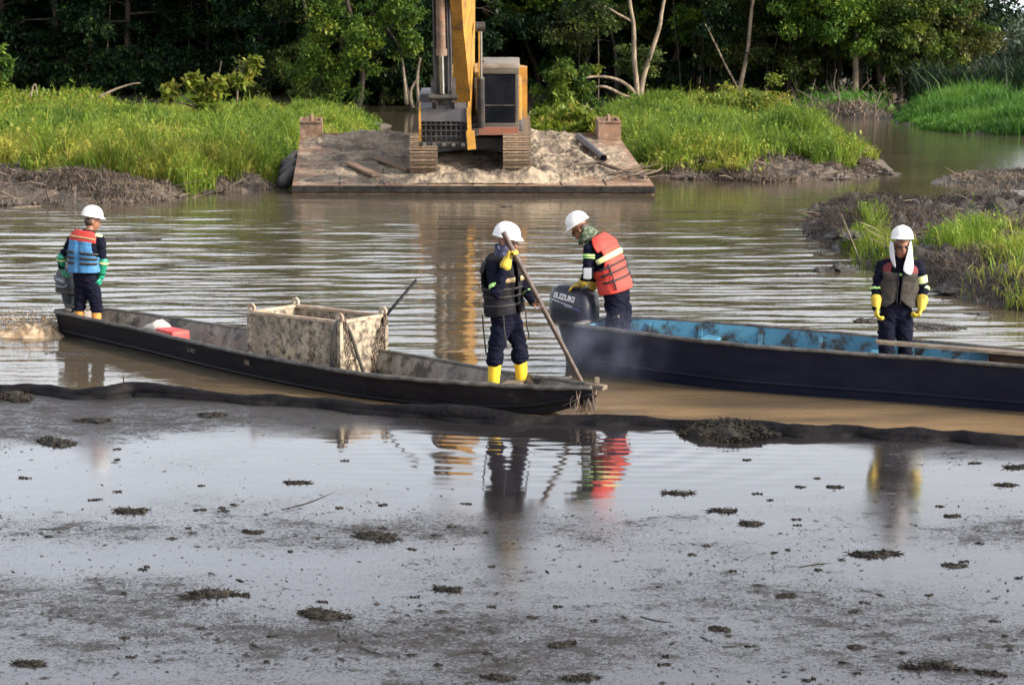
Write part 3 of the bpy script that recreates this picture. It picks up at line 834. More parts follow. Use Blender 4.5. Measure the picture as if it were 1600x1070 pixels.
row(-200, 1450, 24, 33, ['broad_low', 'draped'], 1.3, 'forest_tree', 'tree in the rearmost row of the forest', 'tree', 'rearmost trees of the forest', 3)
row(-900, -330, 8, 6, ['broad_low', 'draped', 'broad'], 1.1, 'forest_tree', 'dark tree of the left forest beyond the picture edge', 'tree', 'trees beyond the left edge', 4)
# centre
row(470, 700, 5, 0, ['draped', 'broad_low', 'olive'], 1.0, 'forest_tree', 'creeper hung tree at the water behind the digger', 'tree', 'trees behind the digger', order=True)
row(480, 860, 6, 9, ['broad', 'draped', 'light'], 1.15, 'forest_tree', 'tall tree in the second row behind the digger', 'tree', 'second row trees behind the digger', order=True)
row(470, 820, 8, -1.0, ['shrub', 'shrub', 'shrub_dead'], 1.0, 'forest_shrub', 'low shrub on the shore behind the digger', 'shrub', 'shrubs on the shore behind the digger', 1.0, order=True)
# right of the digger
row(1175, 1410, 5, -2.5, ['light', 'light', 'olive2'], 0.95, 'forest_tree', 'sunlit light green tree at the right forest front', 'tree', 'sunlit trees at the right forest front', order=True)
row(850, 1090, 3, 1.5, ['light', 'olive2'], 1.0, 'forest_tree', 'sunlit tree crown above the forked trunk', 'tree', 'sunlit crowns above the forked trunk', order=True)
row(830, 1120, 5, 6, ['broad', 'draped', 'light'], 1.1, 'forest_tree', 'leafy tree behind the pale forked trunk', 'tree', 'trees behind the pale forked trunk', order=True)
row(860, 1480, 9, 14, ['broad', 'draped', 'broad_low'], 1.2, 'forest_tree', 'tall dark second row tree right of the digger', 'tree', 'second row trees on the right', order=True)
row(1060, 1240, 4, 2.5, ['slender', 'light', 'slender'], 1.05, 'forest_tree', 'slim trunked tree among the thin stems right of centre', 'tree', 'slim trees right of centre', order=True)
row(1000, 1240, 6, -0.5, ['shrub', 'shrub_dead', 'shrub'], 0.9, 'forest_shrub', 'brownish shrub at the forest foot behind the right island', 'shrub', 'shrubs behind the right island', 1.0, order=True)
# ------------------------------------------------------------------ single trees one can pick out
def custom_tree(name, label, cat, base, limbs, clusters, barkm, leafm, lsize=0.26, seed=1, group=None):
    """limbs: list of (points, r0, r1); clusters: list of (centre, radius, count)"""
    e = empty(name, base, label, cat, group)
    mb = MB()
    for pts, r0, r1 in limbs:
        sp = spline(pts, max(6, len(pts) * 4))
        mb.tube(sp, [r0 + (r1 - r0) * i / (len(sp) - 1) for i in range(len(sp))], 7)
    mb.build('trunk', barkm, e, 'all')
    rng = np.random.default_rng(seed)
    ps, ts = [], []
    for c, r, n in clusters:
        sub = max(3, int(r * 7)); cs = np.array(tuple(c)) + rng.normal(0, 0.42, (sub, 3)) * r * np.array([1, 1, 0.9])
        k = rng.integers(0, sub, n); o = rng.normal(0, 1, (n, 3)); o /= np.linalg.norm(o, axis=1, keepdims=True)
        ps.append(cs[k] + o * (rng.uniform(0, 1, n) ** 0.5)[:, None] * r * 0.45 * np.array([1, 1, 0.65]))
        ts.append(np.clip(rng.uniform(0, 0.6, sub)[k] + rng.normal(0.2, 0.15, n), 0, 1))
    if ps:
        lv, t1, t2, la = leaves(np.concatenate(ps), lsize, rng, np.concatenate(ts), 0.4, 0.3, 0.30)
        link_mesh('crown', mesh_np('crown', lv, [np.concatenate([t1, t2])], False, la, [leafm]), e)
    return e
def L_(d, *pp): return [PD(a, b, d) for a, b in pp]
D = 108
b0 = PD(1000, 160, D)
custom_tree('forked_tree', 'pale bare forked trunk rising behind the right island, arched limbs to a leafy bush', 'tree', b0,
    [(L_(D, (1000, 164), (996, 140), (991, 90), (990, 40), (984, 0), (986, -60), (990, -160)), 0.17, 0.06),
     (L_(D, (1000, 160), (1004, 130), (1012, 100), (1030, 45), (1034, 20), (1042, -20), (1060, -120)), 0.16, 0.06),
     (L_(D, (1000, 156), (985, 138), (962, 124), (930, 120)) + [PD(895, 125, D - 1)], 0.13, 0.05),
     (L_(D, (998, 155), (975, 150), (945, 136), (920, 140)) + [PD(880, 152, D - 1)], 0.12, 0.04),
     (L_(D, (989, 35), (965, 22), (940, 8), (922, 14)), 0.08, 0.03)],
    [(PD(1010, 90, D + 1), 1.3, 900), (PD(985, 100, D + 1), 1.2, 700), (PD(915, 30, D + .5), 1.6, 1300), (PD(930, 10, D), 1.4, 900), (PD(1000, -90, D), 3.2, 2500), (PD(1060, -130, D), 3.0, 2500)], M_bark_pale, M_leaf_olive, 0.24, 401)
custom_tree('leaning_bush', 'bright green bushy crown beside the digger cab over the water', 'bush', PD(880, 188, D - 2),
    [(L_(D - 2, (888, 190), (884, 160), (876, 130)), 0.08, 0.03), (L_(D - 2, (888, 185), (870, 160), (856, 145)), 0.06, 0.02), (L_(D - 2, (925, 172), (905, 164), (890, 166)), 0.06, 0.02)],
    [(PD(880, 120, D - 2), 1.15, 1500), (PD(860, 150, D - 2.5), 1.0, 1200), (PD(900, 145, D - 2), 1.1, 1300), (PD(915, 120, D - 1.5), 0.9, 800), (PD(875, 175, D - 2), 0.9, 900), (PD(850, 172, D - 2), 0.7, 500)], M_bark_pale, M_leaf_light, 0.22, 402)
D = 118
custom_tree('leaning_tree', 'slim pale trunk leaning right behind the yellowish bushes', 'tree', PD(1152, 158, D),
    [(L_(D, (1152, 160), (1160, 120), (1168, 80), (1174, 20), (1180, -30), (1190, -150)), 0.15, 0.07), (L_(D, (1154, 140), (1135, 105), (1118, 70), (1102, 38)), 0.07, 0.04)],
    [(PD(1190, -110, D), 3.4, 3000), (PD(1130, 20, D + 1), 1.6, 1500), (PD(1120, 65, D + 1), 1.1, 700)], M_bark_pale, M_leaf, 0.26, 403)
custom_tree('leaning_tree', 'brown trunk leaning right in the dark gap of the forest', 'tree', PD(1230, 150, D + 4),
    [(L_(D + 4, (1229, 155), (1236, 120), (1246, 90), (1256, 55), (1262, 10), (1270, -100)), 0.17, 0.08)],
    [(PD(1275, -90, D + 4), 3.6, 3000), (PD(1250, 10, D + 3), 1.5, 900)], M_bark, M_leaf, 0.28, 404)
custom_tree('bank_tree', 'tree with a straight pale trunk and bright overhanging leaves on the root bank', 'tree', PD(1337, 170, D),
    [(L_(D, (1337, 172), (1337, 120), (1338, 70), (1340, 20), (1340, -40), (1338, -150)), 0.21, 0.10), (L_(D, (1338, 95), (1352, 82), (1362, 60)), 0.07, 0.03),
     (L_(D, (1342, 165), (1346, 140), (1362, 122)), 0.05, 0.03), (L_(D, (1340, -10), (1315, 0), (1290, 30)), 0.09, 0.03)],
    [(PD(1300, 20, D - 1.5), 1.9, 2600), (PD(1285, 50, D - 1.5), 1.0, 900), (PD(1345, 40, D - 1), 1.6, 1800), (PD(1322, -20, D - 1), 2.2, 2600), (PD(1370, 5, D - 1), 1.8, 2000), (PD(1240, 0, D), 1.8, 1400), (PD(1350, -110, D), 4.0, 4500)], M_bark_pale, M_leaf_light, 0.26, 405)
custom_tree('bank_tree', 'creeper wrapped trunk with a long bare branch reaching right over the water', 'tree', PD(1378, 178, D),
    [(L_(D, (1376, 180), (1378, 150), (1380, 110), (1384, 60), (1392, 0), (1400, -90)), 0.17, 0.08), (L_(D, (1380, 112), (1400, 110), (1425, 108), (1450, 107), (1470, 112)), 0.08, 0.03), (L_(D, (1448, 107), (1465, 100)), 0.04, 0.02)],
    [(PD(1378, 100, D - .5), 0.9, 700), (PD(1377, 140, D - .4), 0.6, 420), (PD(1400, 40, D - 1), 1.7, 1900), (PD(1425, 60, D), 1.5, 1300), (PD(1405, 90, D), 1.1, 600), (PD(1400, -80, D), 3.6, 3500), (PD(1480, 118, D), 0.9, 500)], M_bark, M_leaf_olive, 0.24, 406)
custom_tree('bank_tree', 'dense olive tree with a rounded crown above the far right reeds', 'tree', PD(1490, 165, D + 4),
    [(L_(D + 4, (1490, 168), (1488, 120), (1492, 80), (1480, 30)), 0.2, 0.06), (L_(D + 4, (1490, 110), (1515, 80), (1535, 60)), 0.1, 0.04), (L_(D + 4, (1489, 120), (1460, 90), (1450, 60)), 0.1, 0.04), (L_(D + 4, (1500, 150), (1494, 110)), 0.04, 0.03)],
    [(PD(1480, 60, D + 3), 2.3, 3000), (PD(1520, 70, D + 3), 1.9, 2300), (PD(1450, 30, D + 3), 2.0, 2400), (PD(1490, 10, D + 3), 2.0, 2400), (PD(1530, 45, D + 4), 1.5, 1300), (PD(1460, 110, D + 3), 1.6, 1700), (PD(1505, 115, D + 3), 1.5, 1500), (PD(1440, -30, D + 4), 2.6, 2500), (PD(1425, 140, D + 4), 1.4, 1000)], M_bark, M_leaf_olive, 0.25, 407)
custom_tree('bank_tree', 'grey green feathery tree at the right edge behind the reeds', 'tree', PD(1580, 160, D + 12),
    [(L_(D + 12, (1580, 165), (1578, 120), (1585, 80)), 0.14, 0.05)],
    [(PD(1575, 85, D + 12), 2.0, 1800), (PD(1610, 80, D + 12), 2.2, 1800), (PD(1550, 105, D + 12), 1.5, 1000), (PD(1600, 120, D + 12), 2.0, 1300), (PD(1650, 90, D + 14), 2.4, 1700)], M_bark, M_leaf_far, 0.24, 408)
custom_tree('bank_tree', 'tree hung with creepers left of the digger, bright leaves at the top edge', 'tree', PD(560, 170, 118),
    [(L_(118, (560, 172), (566, 120), (558, 60), (540, -10), (530, -100)), 0.2, 0.08), (L_(118, (640, 160), (632, 120), (622, 70), (590, 30), (570, 0)), 0.10, 0.05), (L_(118, (472, -10), (478, 20), (482, 32)), 0.10, 0.06)],
    [(PD(510, 8, 116), 1.2, 1300), (PD(545, 45, 116), 1.2, 900), (PD(500, 70, 117), 1.7, 1500), (PD(560, 90, 117), 1.5, 1300), (PD(600, 40, 117), 1.6, 1300), (PD(640, 10, 117), 1.5, 1200), (PD(530, 120, 117), 1.5, 1400), (PD(540, -90, 118), 4.2, 4000), (PD(470, 110, 118), 1.4, 1100), (PD(640, 80, 118), 1.0, 500)], M_bark, M_leaf_light, 0.25, 409)
for k, (px, py, top) in enumerate(((636, 160, 105), (655, 160, 90), (645, 165, 120))):
    custom_tree('dead_stump', ('pale broken stump at the water left of the digger', 'tall thin dead stem just left of the digger arm', 'short grey stump between two dead stems')[k], 'stump', PD(px, py, 112),
        [(L_(112, (px, py + 4), (px - 3, (py + top) / 2), (px - 6 + 8 * k, top)), 0.12, 0.05)], [], M_bark_pale, M_leaf)
# thin stems in the dark gaps
ts = random.Random(12)
for px in (1085, 1098, 1110, 1130, 1190, 1205, 1218, 1280, 1290, 1300, 1312, 1360, 1065, 905, 920, 935, 1270, 1305, 320, 290, 160, 380):
    lean = ts.uniform(-14, 14); yb = ts.uniform(150, 160); dd = 121 + ts.uniform(0, 6) + (12 if px < 500 else 0)
    custom_tree('thin_stem', 'thin bare stem standing in the dark forest gap', 'tree stem', PD(px, yb, dd), [(L_(dd, (px, yb + 8), (px + lean * .4 + ts.uniform(-2, 2), 100), (px + lean, 30), (px + lean * 1.3, -40)), ts.uniform(0.035, 0.07), 0.02)], [], ts.choice([M_bark, M_bark, M_bark_pale]), M_leaf, group='thin stems in the forest gaps')
M_leaf_yellow = leafmat('leaf_yellowish', (0.06, 0.10, 0.014), (0.16, 0.19, 0.025), (0.30, 0.25, 0.05), trans=0.38)
# bushes on the islands
D = 86
custom_tree('shrub', 'yellow green shrub with paddle leaves on the left island', 'shrub', PD(330, 172, D),
    [(L_(D, (330, 175), (345, 140), (372, 105)), 0.05, 0.02), (L_(D, (322, 175), (305, 145), (300, 118)), 0.05, 0.02), (L_(D, (318, 175), (285, 150), (262, 140)), 0.05, 0.02), (L_(D, (335, 172), (340, 130), (346, 96)), 0.04, 0.015), (L_(D, (370, 160), (374, 120), (385, 98)), 0.05, 0.015), (L_(D, (310, 170), (270, 158), (240, 160)), 0.05, 0.03)],
    [(PD(385, 105, D), 0.55, 180), (PD(372, 125, D), 0.5, 150), (PD(300, 130, D), 0.8, 230), (PD(345, 145, D), 0.8, 230), (PD(270, 145, D), 0.7, 150), (PD(320, 155, D), 0.9, 260), (PD(395, 98, D), 0.3, 60)], M_stick, M_leaf_yellow, 0.36, 421)
custom_tree('bare_branch', 'bare grey branch pointing right above the grass at the far left', 'branch', PD(180, 150, 95), [(L_(95, (155, 152), (180, 140), (205, 132), (219, 130)), 0.07, 0.03)], [], M_bark_pale, M_leaf)
custom_tree('bare_branch', 'small bent dead twig sticking up from the left grass', 'branch', PD(56, 150, 95), [(L_(95, (48, 152), (52, 135), (56, 133), (58, 150)), 0.04, 0.02)], [], M_bark_pale, M_leaf)
custom_tree('shrub', 'yellow green shrub cut by the left edge of the picture', 'shrub', PD(-8, 165, 100),
    [(L_(100, (-10, 168), (-8, 130), (-6, 90)), 0.06, 0.02)], [(PD(-6, 85, 100), 0.7, 320), (PD(-4, 115, 100), 0.6, 260), (PD(-15, 135, 100), 0.8, 300), (PD(-30, 95, 100), 1.0, 400)], M_stick, M_leaf_light, 0.3, 423)
D = 84
for k, (px, py, r, lab) in enumerate(((1118, 172, 1.35, 'yellowish bush on the right island, left of the pair'), (1182, 166, 1.6, 'larger yellowish bush on the right island beside the channel'))):
    custom_tree('island_bush', lab, 'bush', PD(px, py + 10, D), [(L_(D, (px, py + 14), (px + 8, py), (px + 16, py - 28)), 0.04, 0.015), (L_(D, (px, py + 14), (px - 12, py), (px - 24, py - 20)), 0.04, 0.015), (L_(D, (px, py + 14), (px + 22, py), (px + 40, py - 16)), 0.04, 0.015)],
        [(PD(px - 20, py - 8, D), r * .6, 620), (PD(px + 12, py - 12, D), r * .65, 700), (PD(px + 32, py - 2, D), r * .7, 700), (PD(px - 5, py + 10, D), r * .9, 1000), (PD(px + 45, py + 22, D - 1), r * .6, 600)], M_stick, M_leaf_yellow, 0.17, 431 + k)
# dark reeds at the right edge
def reeds(name, label, c0, c1, n, h, seed):
    rng = np.random.default_rng(seed); t = rng.uniform(0, 1, n)
    x = c0.x + (c1.x - c0.x) * t + rng.normal(0, 0.4, n); y = c0.y + (c1.y - c0.y) * t + rng.normal(0, 1.2, n)
    pos = np.stack([x, y, np.full(n, 0.3)], -1)
    V, Q, T, A = blades(pos, h * rng.uniform(0.3, 1.1, n) * (0.6 + 0.7 * fbm(x * .5, y * .3, 5, 2)), rng.uniform(0.04, 0.10, n), 0.5, rng, np.clip(rng.normal(0.3, 0.25, n), 0, 1))
    return tag(link_mesh(name, mesh_np(name, V, [Q, T], False, A, [M_leaf])), label, 'reeds', kind='stuff')
reeds('reeds', 'tall dark reeds behind the far right bank', PD(1440, 158, 112), PD(1680, 158, 110), 5200, 2.9, 441)
# far wood at the top right
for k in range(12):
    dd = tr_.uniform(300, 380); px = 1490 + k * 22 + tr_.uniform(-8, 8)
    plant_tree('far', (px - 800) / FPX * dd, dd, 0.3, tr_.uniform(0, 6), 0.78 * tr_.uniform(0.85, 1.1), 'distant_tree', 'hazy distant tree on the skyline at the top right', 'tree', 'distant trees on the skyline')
# ================================================================== BARGE
M_rust = mat('rusty_steel', (0.22, 0.125, 0.075), (0.13, 0.085, 0.06), 3, 0.75, 0.4, 18, dirt=((0.30, 0.22, 0.155), 2.2, 0.46, 0.62), bdist=0.01)
M_tar = mat('tarred_edge', (0.010, 0.009, 0.009), (0.028, 0.025, 0.022), 6, 0.6, 0.5, 20, spec=0.2)
M_sand = mat('wet_sand', (0.32, 0.26, 0.19), (0.18, 0.145, 0.11), 1.6, 0.9, 1.0, 7, dirt=((0.085, 0.066, 0.052), 1.1, 0.46, 0.62), bdist=0.06)
M_plank = mat('old_plank', (0.26, 0.17, 0.11), (0.14, 0.095, 0.065), 5, 0.8, 0.4, 22, stretch=(1, 4, 4))
M_yellow = mat('machine_yellow', (0.46, 0.235, 0.032), (0.31, 0.155, 0.026), 2.2, 0.5, 0.15, 30, dirt=((0.13, 0.08, 0.04), 2.6, 0.50, 0.70), rough2=0.8, bdist=0.004)
M_black = mat('machine_black', (0.020, 0.020, 0.022), (0.05, 0.043, 0.038), 4, 0.5, 0.25, 20, dirt=((0.10, 0.08, 0.06), 4, 0.6, 0.75), rough2=0.85, bdist=0.006)
M_greym = mat('machine_grey', (0.055, 0.055, 0.065), (0.085, 0.08, 0.085), 3, 0.5, 0.2, 20, dirt=((0.14, 0.11, 0.085), 4, 0.58, 0.75), bdist=0.005)
M_trackm = mat('muddy_track', (0.22, 0.155, 0.10), (0.11, 0.08, 0.06), 4, 0.85, 0.7, 16, dirt=((0.32, 0.23, 0.15), 3, 0.5, 0.65), bdist=0.015)
M_chrome = mat('chrome', (0.75, 0.74, 0.72), (0.6, 0.58, 0.55), 4, 0.18, metal=1.0)
M_roofp = mat('roof_paint', (0.20, 0.175, 0.145), (0.13, 0.11, 0.092), 3, 0.6, 0.2, 20, dirt=((0.15, 0.12, 0.09), 3, 0.55, 0.7), bdist=0.004)
M_cabgrey = mat('cab_paint', (0.075, 0.066, 0.055), (0.05, 0.044, 0.037), 3, 0.6, 0.2, 20, dirt=((0.12, 0.095, 0.07), 3, 0.5, 0.66), bdist=0.004)
M_glass = mat('dusty_glass', (0.005, 0.006, 0.009), (0.009, 0.010, 0.013), 3, 0.2, 0, dirt=((0.07, 0.06, 0.05), 14, 0.64, 0.78), rough2=0.8, spec=0.05)
M_redp = mat('red_paint', (0.24, 0.075, 0.045), (0.16, 0.08, 0.05), 6, 0.6)
M_rubber = mat('rubber', (0.028, 0.028, 0.03), (0.045, 0.042, 0.04), 6, 0.65, 0.3, 20)

FL, FR = P(457, 303, 0.0), P(1022, 304, 0.0)
BLp, BRp = PD(470, 212, 55.4), PD(965, 212, 55.4)
ZF = 0.22
def deck(u, v, dz=0.0):
    """u across 0..1, v from front 0 to back 1"""
    a = Vector((FL.x, FL.y, ZF)).lerp(Vector((FR.x, FR.y, ZF)), u); b = BLp.lerp(BRp, u)
    q = a.lerp(b, v); q.z += dz; return q
bc = deck(0.5, 0.5); bc.z = 0
barge = empty('barge', bc, 'flat rusty work barge carrying the digger, front edge low in the water', 'barge')
mb = MB()
mb.add([deck(0, 0), deck(1, 0), deck(1, 1), deck(0, 1), deck(0, 0, -0.55), deck(1, 0, -0.55), deck(1, 1, -1.3), deck(0, 1, -1.3)],
       [(0, 1, 2, 3), (7, 6, 5, 4), (0, 4, 5, 1), (1, 5, 6, 2), (2, 6, 7, 3), (3, 7, 4, 0)])
mb.build('hull', M_rust, barge)
mb = MB(); 
mb.bar(deck(-0.003, 0, -0.10) + Vector((0, -0.05, 0)), deck(1.003, 0, -0.10) + Vector((0, -0.05, 0)), 0.10, 0.17, bevel=0.03)
mb.build('fender', M_tar, barge)
for u0 in (0.0, 0.93):                                              # corner mooring boxes
    mb = MB(); w_, t_ = 0.07, 0.9
    a, b, c, d = deck(u0, .90), deck(u0 + w_, .90), deck(u0 + w_, 1), deck(u0, 1)
    for q in (a, b, c, d): q.z += 0.01
    hh = Vector((0, 0, 0.50)); cc = (a + b + c + d) / 4
    ins = [cc + (q - cc) * 0.8 for q in (a, b, c, d)]
    o4 = [a, b, c, d]
    vs = o4 + [q + hh for q in o4] + [q + hh for q in ins] + [q + hh * 0.3 for q in ins]
    fs = [(k, (k + 1) % 4, 4 + (k + 1) % 4, 4 + k) for k in range(4)] + [(4 + k, 4 + (k + 1) % 4, 8 + (k + 1) % 4, 8 + k) for k in range(4)] + [(8 + k, 8 + (k + 1) % 4, 12 + (k + 1) % 4, 12 + k) for k in range(4)] + [(12, 13, 14, 15)]
    mb.add(vs, fs); mb.bar(a + hh * .97, b + hh * .97, 0.09, 0.05); mb.build('mooring_box', M_rust, barge)
    mb = MB(); mb.tube([cc + hh * .9, cc + hh + Vector((0, 0, .14))], [.06, .05], 8); mb.build('bollard', M_rust, barge)
for k in range(7):                                                   # deck plate seams
    u = 0.07 + 0.86 * (k + .5) / 7
    MB().bar(deck(u, .0, .006), deck(u, 1, .006), 0.03, 0.012).build('deck_seam', M_tar, barge)
mb = MB(); mb.bar(deck(0, 1, .03), deck(1, 1, .03), .06, .09); mb.build('coaming', M_rust, barge)
# sand and mud heaped on the deck
nx, ny = 260, 150
U, Vv = np.meshgrid(np.linspace(0.012, 0.988, nx), np.linspace(0.015, 0.985, ny))
def heap(U, V):
    g_ = lambda u, v, su, sv, h: h * np.exp(-((U - u) / su) ** 2 - ((V - v) / sv) ** 2)
    h = g_(.13, .88, .08, .10, .16) + g_(.25, .9, .12, .14, .18) + g_(.22, .45, .12, .25, .05) + g_(.80, .55, .09, .25, .26) + g_(.70, .9, .10, .15, .22) + g_(.84, .88, .07, .12, .14) + g_(.47, .06, .16, .06, .22) + g_(.62, .10, .1, .10, .20) + g_(.52, .55, .10, .2, .22) + g_(.88, .25, .06, .15, .12) + g_(.40, .5, .05, .4, .15) + g_(.70, .35, .06, .22, .25)
    n = fbm(U * 18, V * 12, 61, 5); n2 = np.abs(fbm(U * 60, V * 34, 63, 3) - .5)
    n4 = fbm(U * 110, V * 70, 67, 3) - .5
    ed = np.clip(np.minimum(np.minimum(U, 1 - U) * 30, np.minimum(V, 1 - V) * 18), 0, 1)
    return ed * (h * (0.40 + 1.2 * n) + 0.13 * (n - 0.50) - 0.16 * n2 * (h > .03) + 0.07 * n4) - 0.014
H = heap(U, Vv)
pts = np.array([[tuple(deck(float(U[j, i]), float(Vv[j, i]), float(H[j, i]))) for i in range(nx)] for j in range(ny)])
idx = np.arange(nx * ny).reshape(ny, nx)
q = np.stack([idx[:-1, :-1], idx[:-1, 1:], idx[1:, 1:], idx[1:, :-1]], -1).reshape(-1, 4)
kk = ((H[:-1, :-1] > -.01) | (H[1:, 1:] > -.01)).ravel()
tag(link_mesh('sand', mesh_np('sand', pts.reshape(-1, 3), [q[kk]], True, None, [M_sand])), 'sand and mud heaped on the barge deck', 'sand', kind='stuff')
def hz(u, v): return float(np.maximum(heap(np.array([u]), np.array([v])), 0)[0])
# loose planks, pipe, branch on deck, tyre at the side
for k, (u0, v0, u1, v1, wd) in enumerate(((.155, .34, .235, .12, .26), (.235, .42, .33, .22, .24))):
    a, b = deck(u0, v0), deck(u1, v1); a.z += hz(u0, v0) + .09; b.z += hz(u1, v1) + .06
    mb = MB(); mb.bar(a, b, wd, 0.06, bevel=0.008)
    tag(mb.build('loose_plank', M_plank), ('reddish plank lying on the barge, nearer the left corner', 'wide plank lying on the barge beside the left track')[k], 'plank')
a, b = deck(.855, .75), deck(.90, .42); a.z += hz(.855, .75) + .12; b.z += hz(.9, .42) + .12
mb = MB(); mb.tube([a, b], [.1, .1], 12, caps=False); mb.tube([b, a], [.085, .085], 12, caps=False)
tag(mb.build('steel_pipe', M_greym, smooth=True), 'grey steel pipe lying on the sand near the right mooring box', 'pipe')
mb = MB(); rb = random.Random(3)
for k in range(9):
    u, v = rb.uniform(.86, .97), rb.uniform(.06, .22); p = deck(u, v, .08)
    a_ = rb.uniform(-.7, .5); pts_ = [p]
    for s in range(3): pts_.append(pts_[-1] + Vector((math.cos(a_) * .3, math.sin(a_) * .2, rb.uniform(-.02, .1)))); a_ += rb.gauss(0, .5)
    mb.tube(pts_, [.035, .03, .02, .01], 6)
mb.tube([deck(.80, .24, .2), deck(.87, .26, .22), deck(.93, .16, .14), deck(.98, .05, .12)], [.03, .05, .05, .03], 7)
tag(mb.build('driftwood', M_stick, smooth=True), 'tangled dark driftwood on the right front corner of the barge', 'driftwood')
c = deck(-.022, .55); c.z = 0.42
mb = MB()
for i in range(3):
    p0 = deck(-.02, .35 + i * .13); p0.z = .28 + i * .16
    mb.capsule(p0 + Vector((-.12, -.25, -.12)), p0 + Vector((.10, .3, .10)), .17, .16, 12, 4)
tag(mb.build('tyre_fender', M_rubber, smooth=True), 'worn black rubber fenders hanging on the left side of the barge', 'fender')

# ================================================================== DIGGER  (local: +x image right, -y towards the camera)
tilt = math.atan2(BLp.z - ZF, BLp.y - FL.y)
TR = 0.02                                                            # part of the track sunk in sand
o_ = deck(0.475, 0.16); 
EX = Matrix.Translation(Vector((PD(735, 281, o_.y).x, o_.y, o_.z + 0.05))) @ Matrix.Rotation(tilt * 0.75, 4, 'X')
ex = empty('excavator', EX.translation, 'yellow tracked digger with dark cab standing on the barge', 'excavator')
def XB(): return MB(EX)
GA, TW, TL, TH = 1.17, 0.70, 3.9, 0.92
# ---- tracks
def oval(s):
    """point + tangent on the track loop, s in 0..1 (y,z)"""
    r = TH / 2; st = TL - TH; per = 2 * st + 2 * math.pi * r; d = s * per
    if d < st: return (r + d, 0.0), (1, 0)
    d -= st
    if d < math.pi * r: a = d / r; return (r + st + r * math.sin(a), r - r * math.cos(a)), (math.cos(a), math.sin(a))
    d -= math.pi * r
    if d < st: return (r + st - d, 2 * r), (-1, 0)
    d -= st; a = d / r
    return (r - r * math.sin(a), r + r * math.cos(a)), (-math.cos(a), -math.sin(a))
pad = MB(); pad.box((0, 0, 0), (TW, 0.165, 0.03), bevel=0.006); pad.box((0, -.05, -.03), (TW, .022, .04)); pad.box((0, .02, -.03), (TW, .022, .03))
pad_me = pad.mesh('track_pad', M_trackm)
for sx in (-1, 1):
    x = sx * GA
    tk = XB(); prof = [oval(i / 40)[0] for i in range(40)]
    cy_, cz_ = TL / 2, TH / 2
    inner = [((yy - cy_) * .95 + cy_, (zz - cz_) * .88 + cz_) for yy, zz in prof]
    tk.prism([Vector((x - TW * .36, yy, zz)) for yy, zz in inner], (TW * .72, 0, 0))
    t_o = tk.build('track', M_black, ex)
    N_ = 46
    for i in range(N_):
        (yy, zz), (ty, tz) = oval(i / N_)
        po = bpy.data.objects.new('track_pad', pad_me); COL.objects.link(po); po.parent = t_o
        rot = Matrix(((1, 0, 0), (0, ty, -tz), (0, tz, ty)))
        rot = Matrix((Vector((1, 0, 0)), Vector((0, ty, tz)), Vector((0, -tz, ty)))).transposed()
        mm = EX @ Matrix.Translation(Vector((x, yy, zz))) @ rot.to_4x4()
        po.matrix_local = Matrix.Translation(-world_loc(t_o)) @ mm
    rl = XB()
    for i in range(5): rl.tube([(x - TW * .3, .75 + i * .6, .2), (x + TW * .3, .75 + i * .6, .2)], .13, 10)
    rl.tube([(x - TW * .40, TH / 2, TH / 2), (x + TW * .40, TH / 2, TH / 2)], .36, 16); rl.tube([(x - TW * .40, TL - TH / 2, TH / 2), (x + TW * .40, TL - TH / 2, TH / 2)], .36, 16)
    rl.build('roller', M_black, t_o)
uc = XB(); uc.box((0, 1.95, .58), (1.75, 1.5, .34), bevel=.05); uc.tube([(0, 1.95, .72), (0, 1.95, 1.0)], [.62, .62], 24)
uc.bar((-GA, 1.2, .5), (0, 1.5, .6), .3, .3); uc.bar((GA, 1.2, .5), (0, 1.5, .6), .3, .3); uc.bar((-GA, 2.7, .5), (0, 2.4, .6), .3, .3); uc.bar((GA, 2.7, .5), (0, 2.4, .6), .3, .3)
uc.build('undercarriage', M_black, ex)
# ---- upper structure
sw = XB(); sw.box((0.0, 2.38, 1.06), (2.66, 3.1, .2), bevel=.04); sw.build('turntable_frame', M_greym, ex)
xs = XB(); xs.box((-.5, .60, .98), (1.4, .2, .2), bevel=.03); xs.build('front_sill', M_black, ex)
cwp = XB()
for_r = []
for t in np.linspace(-1, 1, 13):
    yb = 4.55 - 0.62 * abs(t) ** 2.6; xx = 0.25 + 1.20 * t
    for_r.append([Vector((xx, 3.2, .95)), Vector((xx, yb - .12, .95)), Vector((xx, yb, 1.15)), Vector((xx, yb, 2.0)), Vector((xx, yb - .15, 2.25)), Vector((xx, 3.2, 2.28))])
cwp.loft(for_r); cwp.build('counterweight', M_yellow, ex, True)
hd = XB(); hd.box((.25, 2.95, 1.72), (1.9, 1.3, 1.1), bevel=.09); hd.build('engine_hood', M_yellow, ex)
sp_ = XB(); sp_.box((1.23, 2.2, 1.62), (.14, 1.5, 1.0), bevel=.06); sp_.build('side_panel', M_yellow, ex)
tk2 = XB(); tk2.box((-1.0, 1.55, 1.52), (.62, 1.25, .75), bevel=.05); tk2.build('fuel_tank', M_greym, ex)
tk3 = XB(); tk3.box((-.98, .72, 1.36), (.58, .4, .42), bevel=.04); tk3.build('tool_box', M_greym, ex)
mu = XB(); mu.tube([(-.75, 2.6, 2.2), (-.75, 2.6, 2.75)], [.07, .07], 10); mu.build('exhaust', M_black, ex)
cp = XB(); cp.tube([(-.72, 1.2, 1.88), (-.72, 1.2, 2.05)], [.13, .11], 10); cp.box((-.85, 1.1, 1.98), (.3, .25, .12), bevel=.03); cp.build('filter_cap', M_cabgrey, ex)
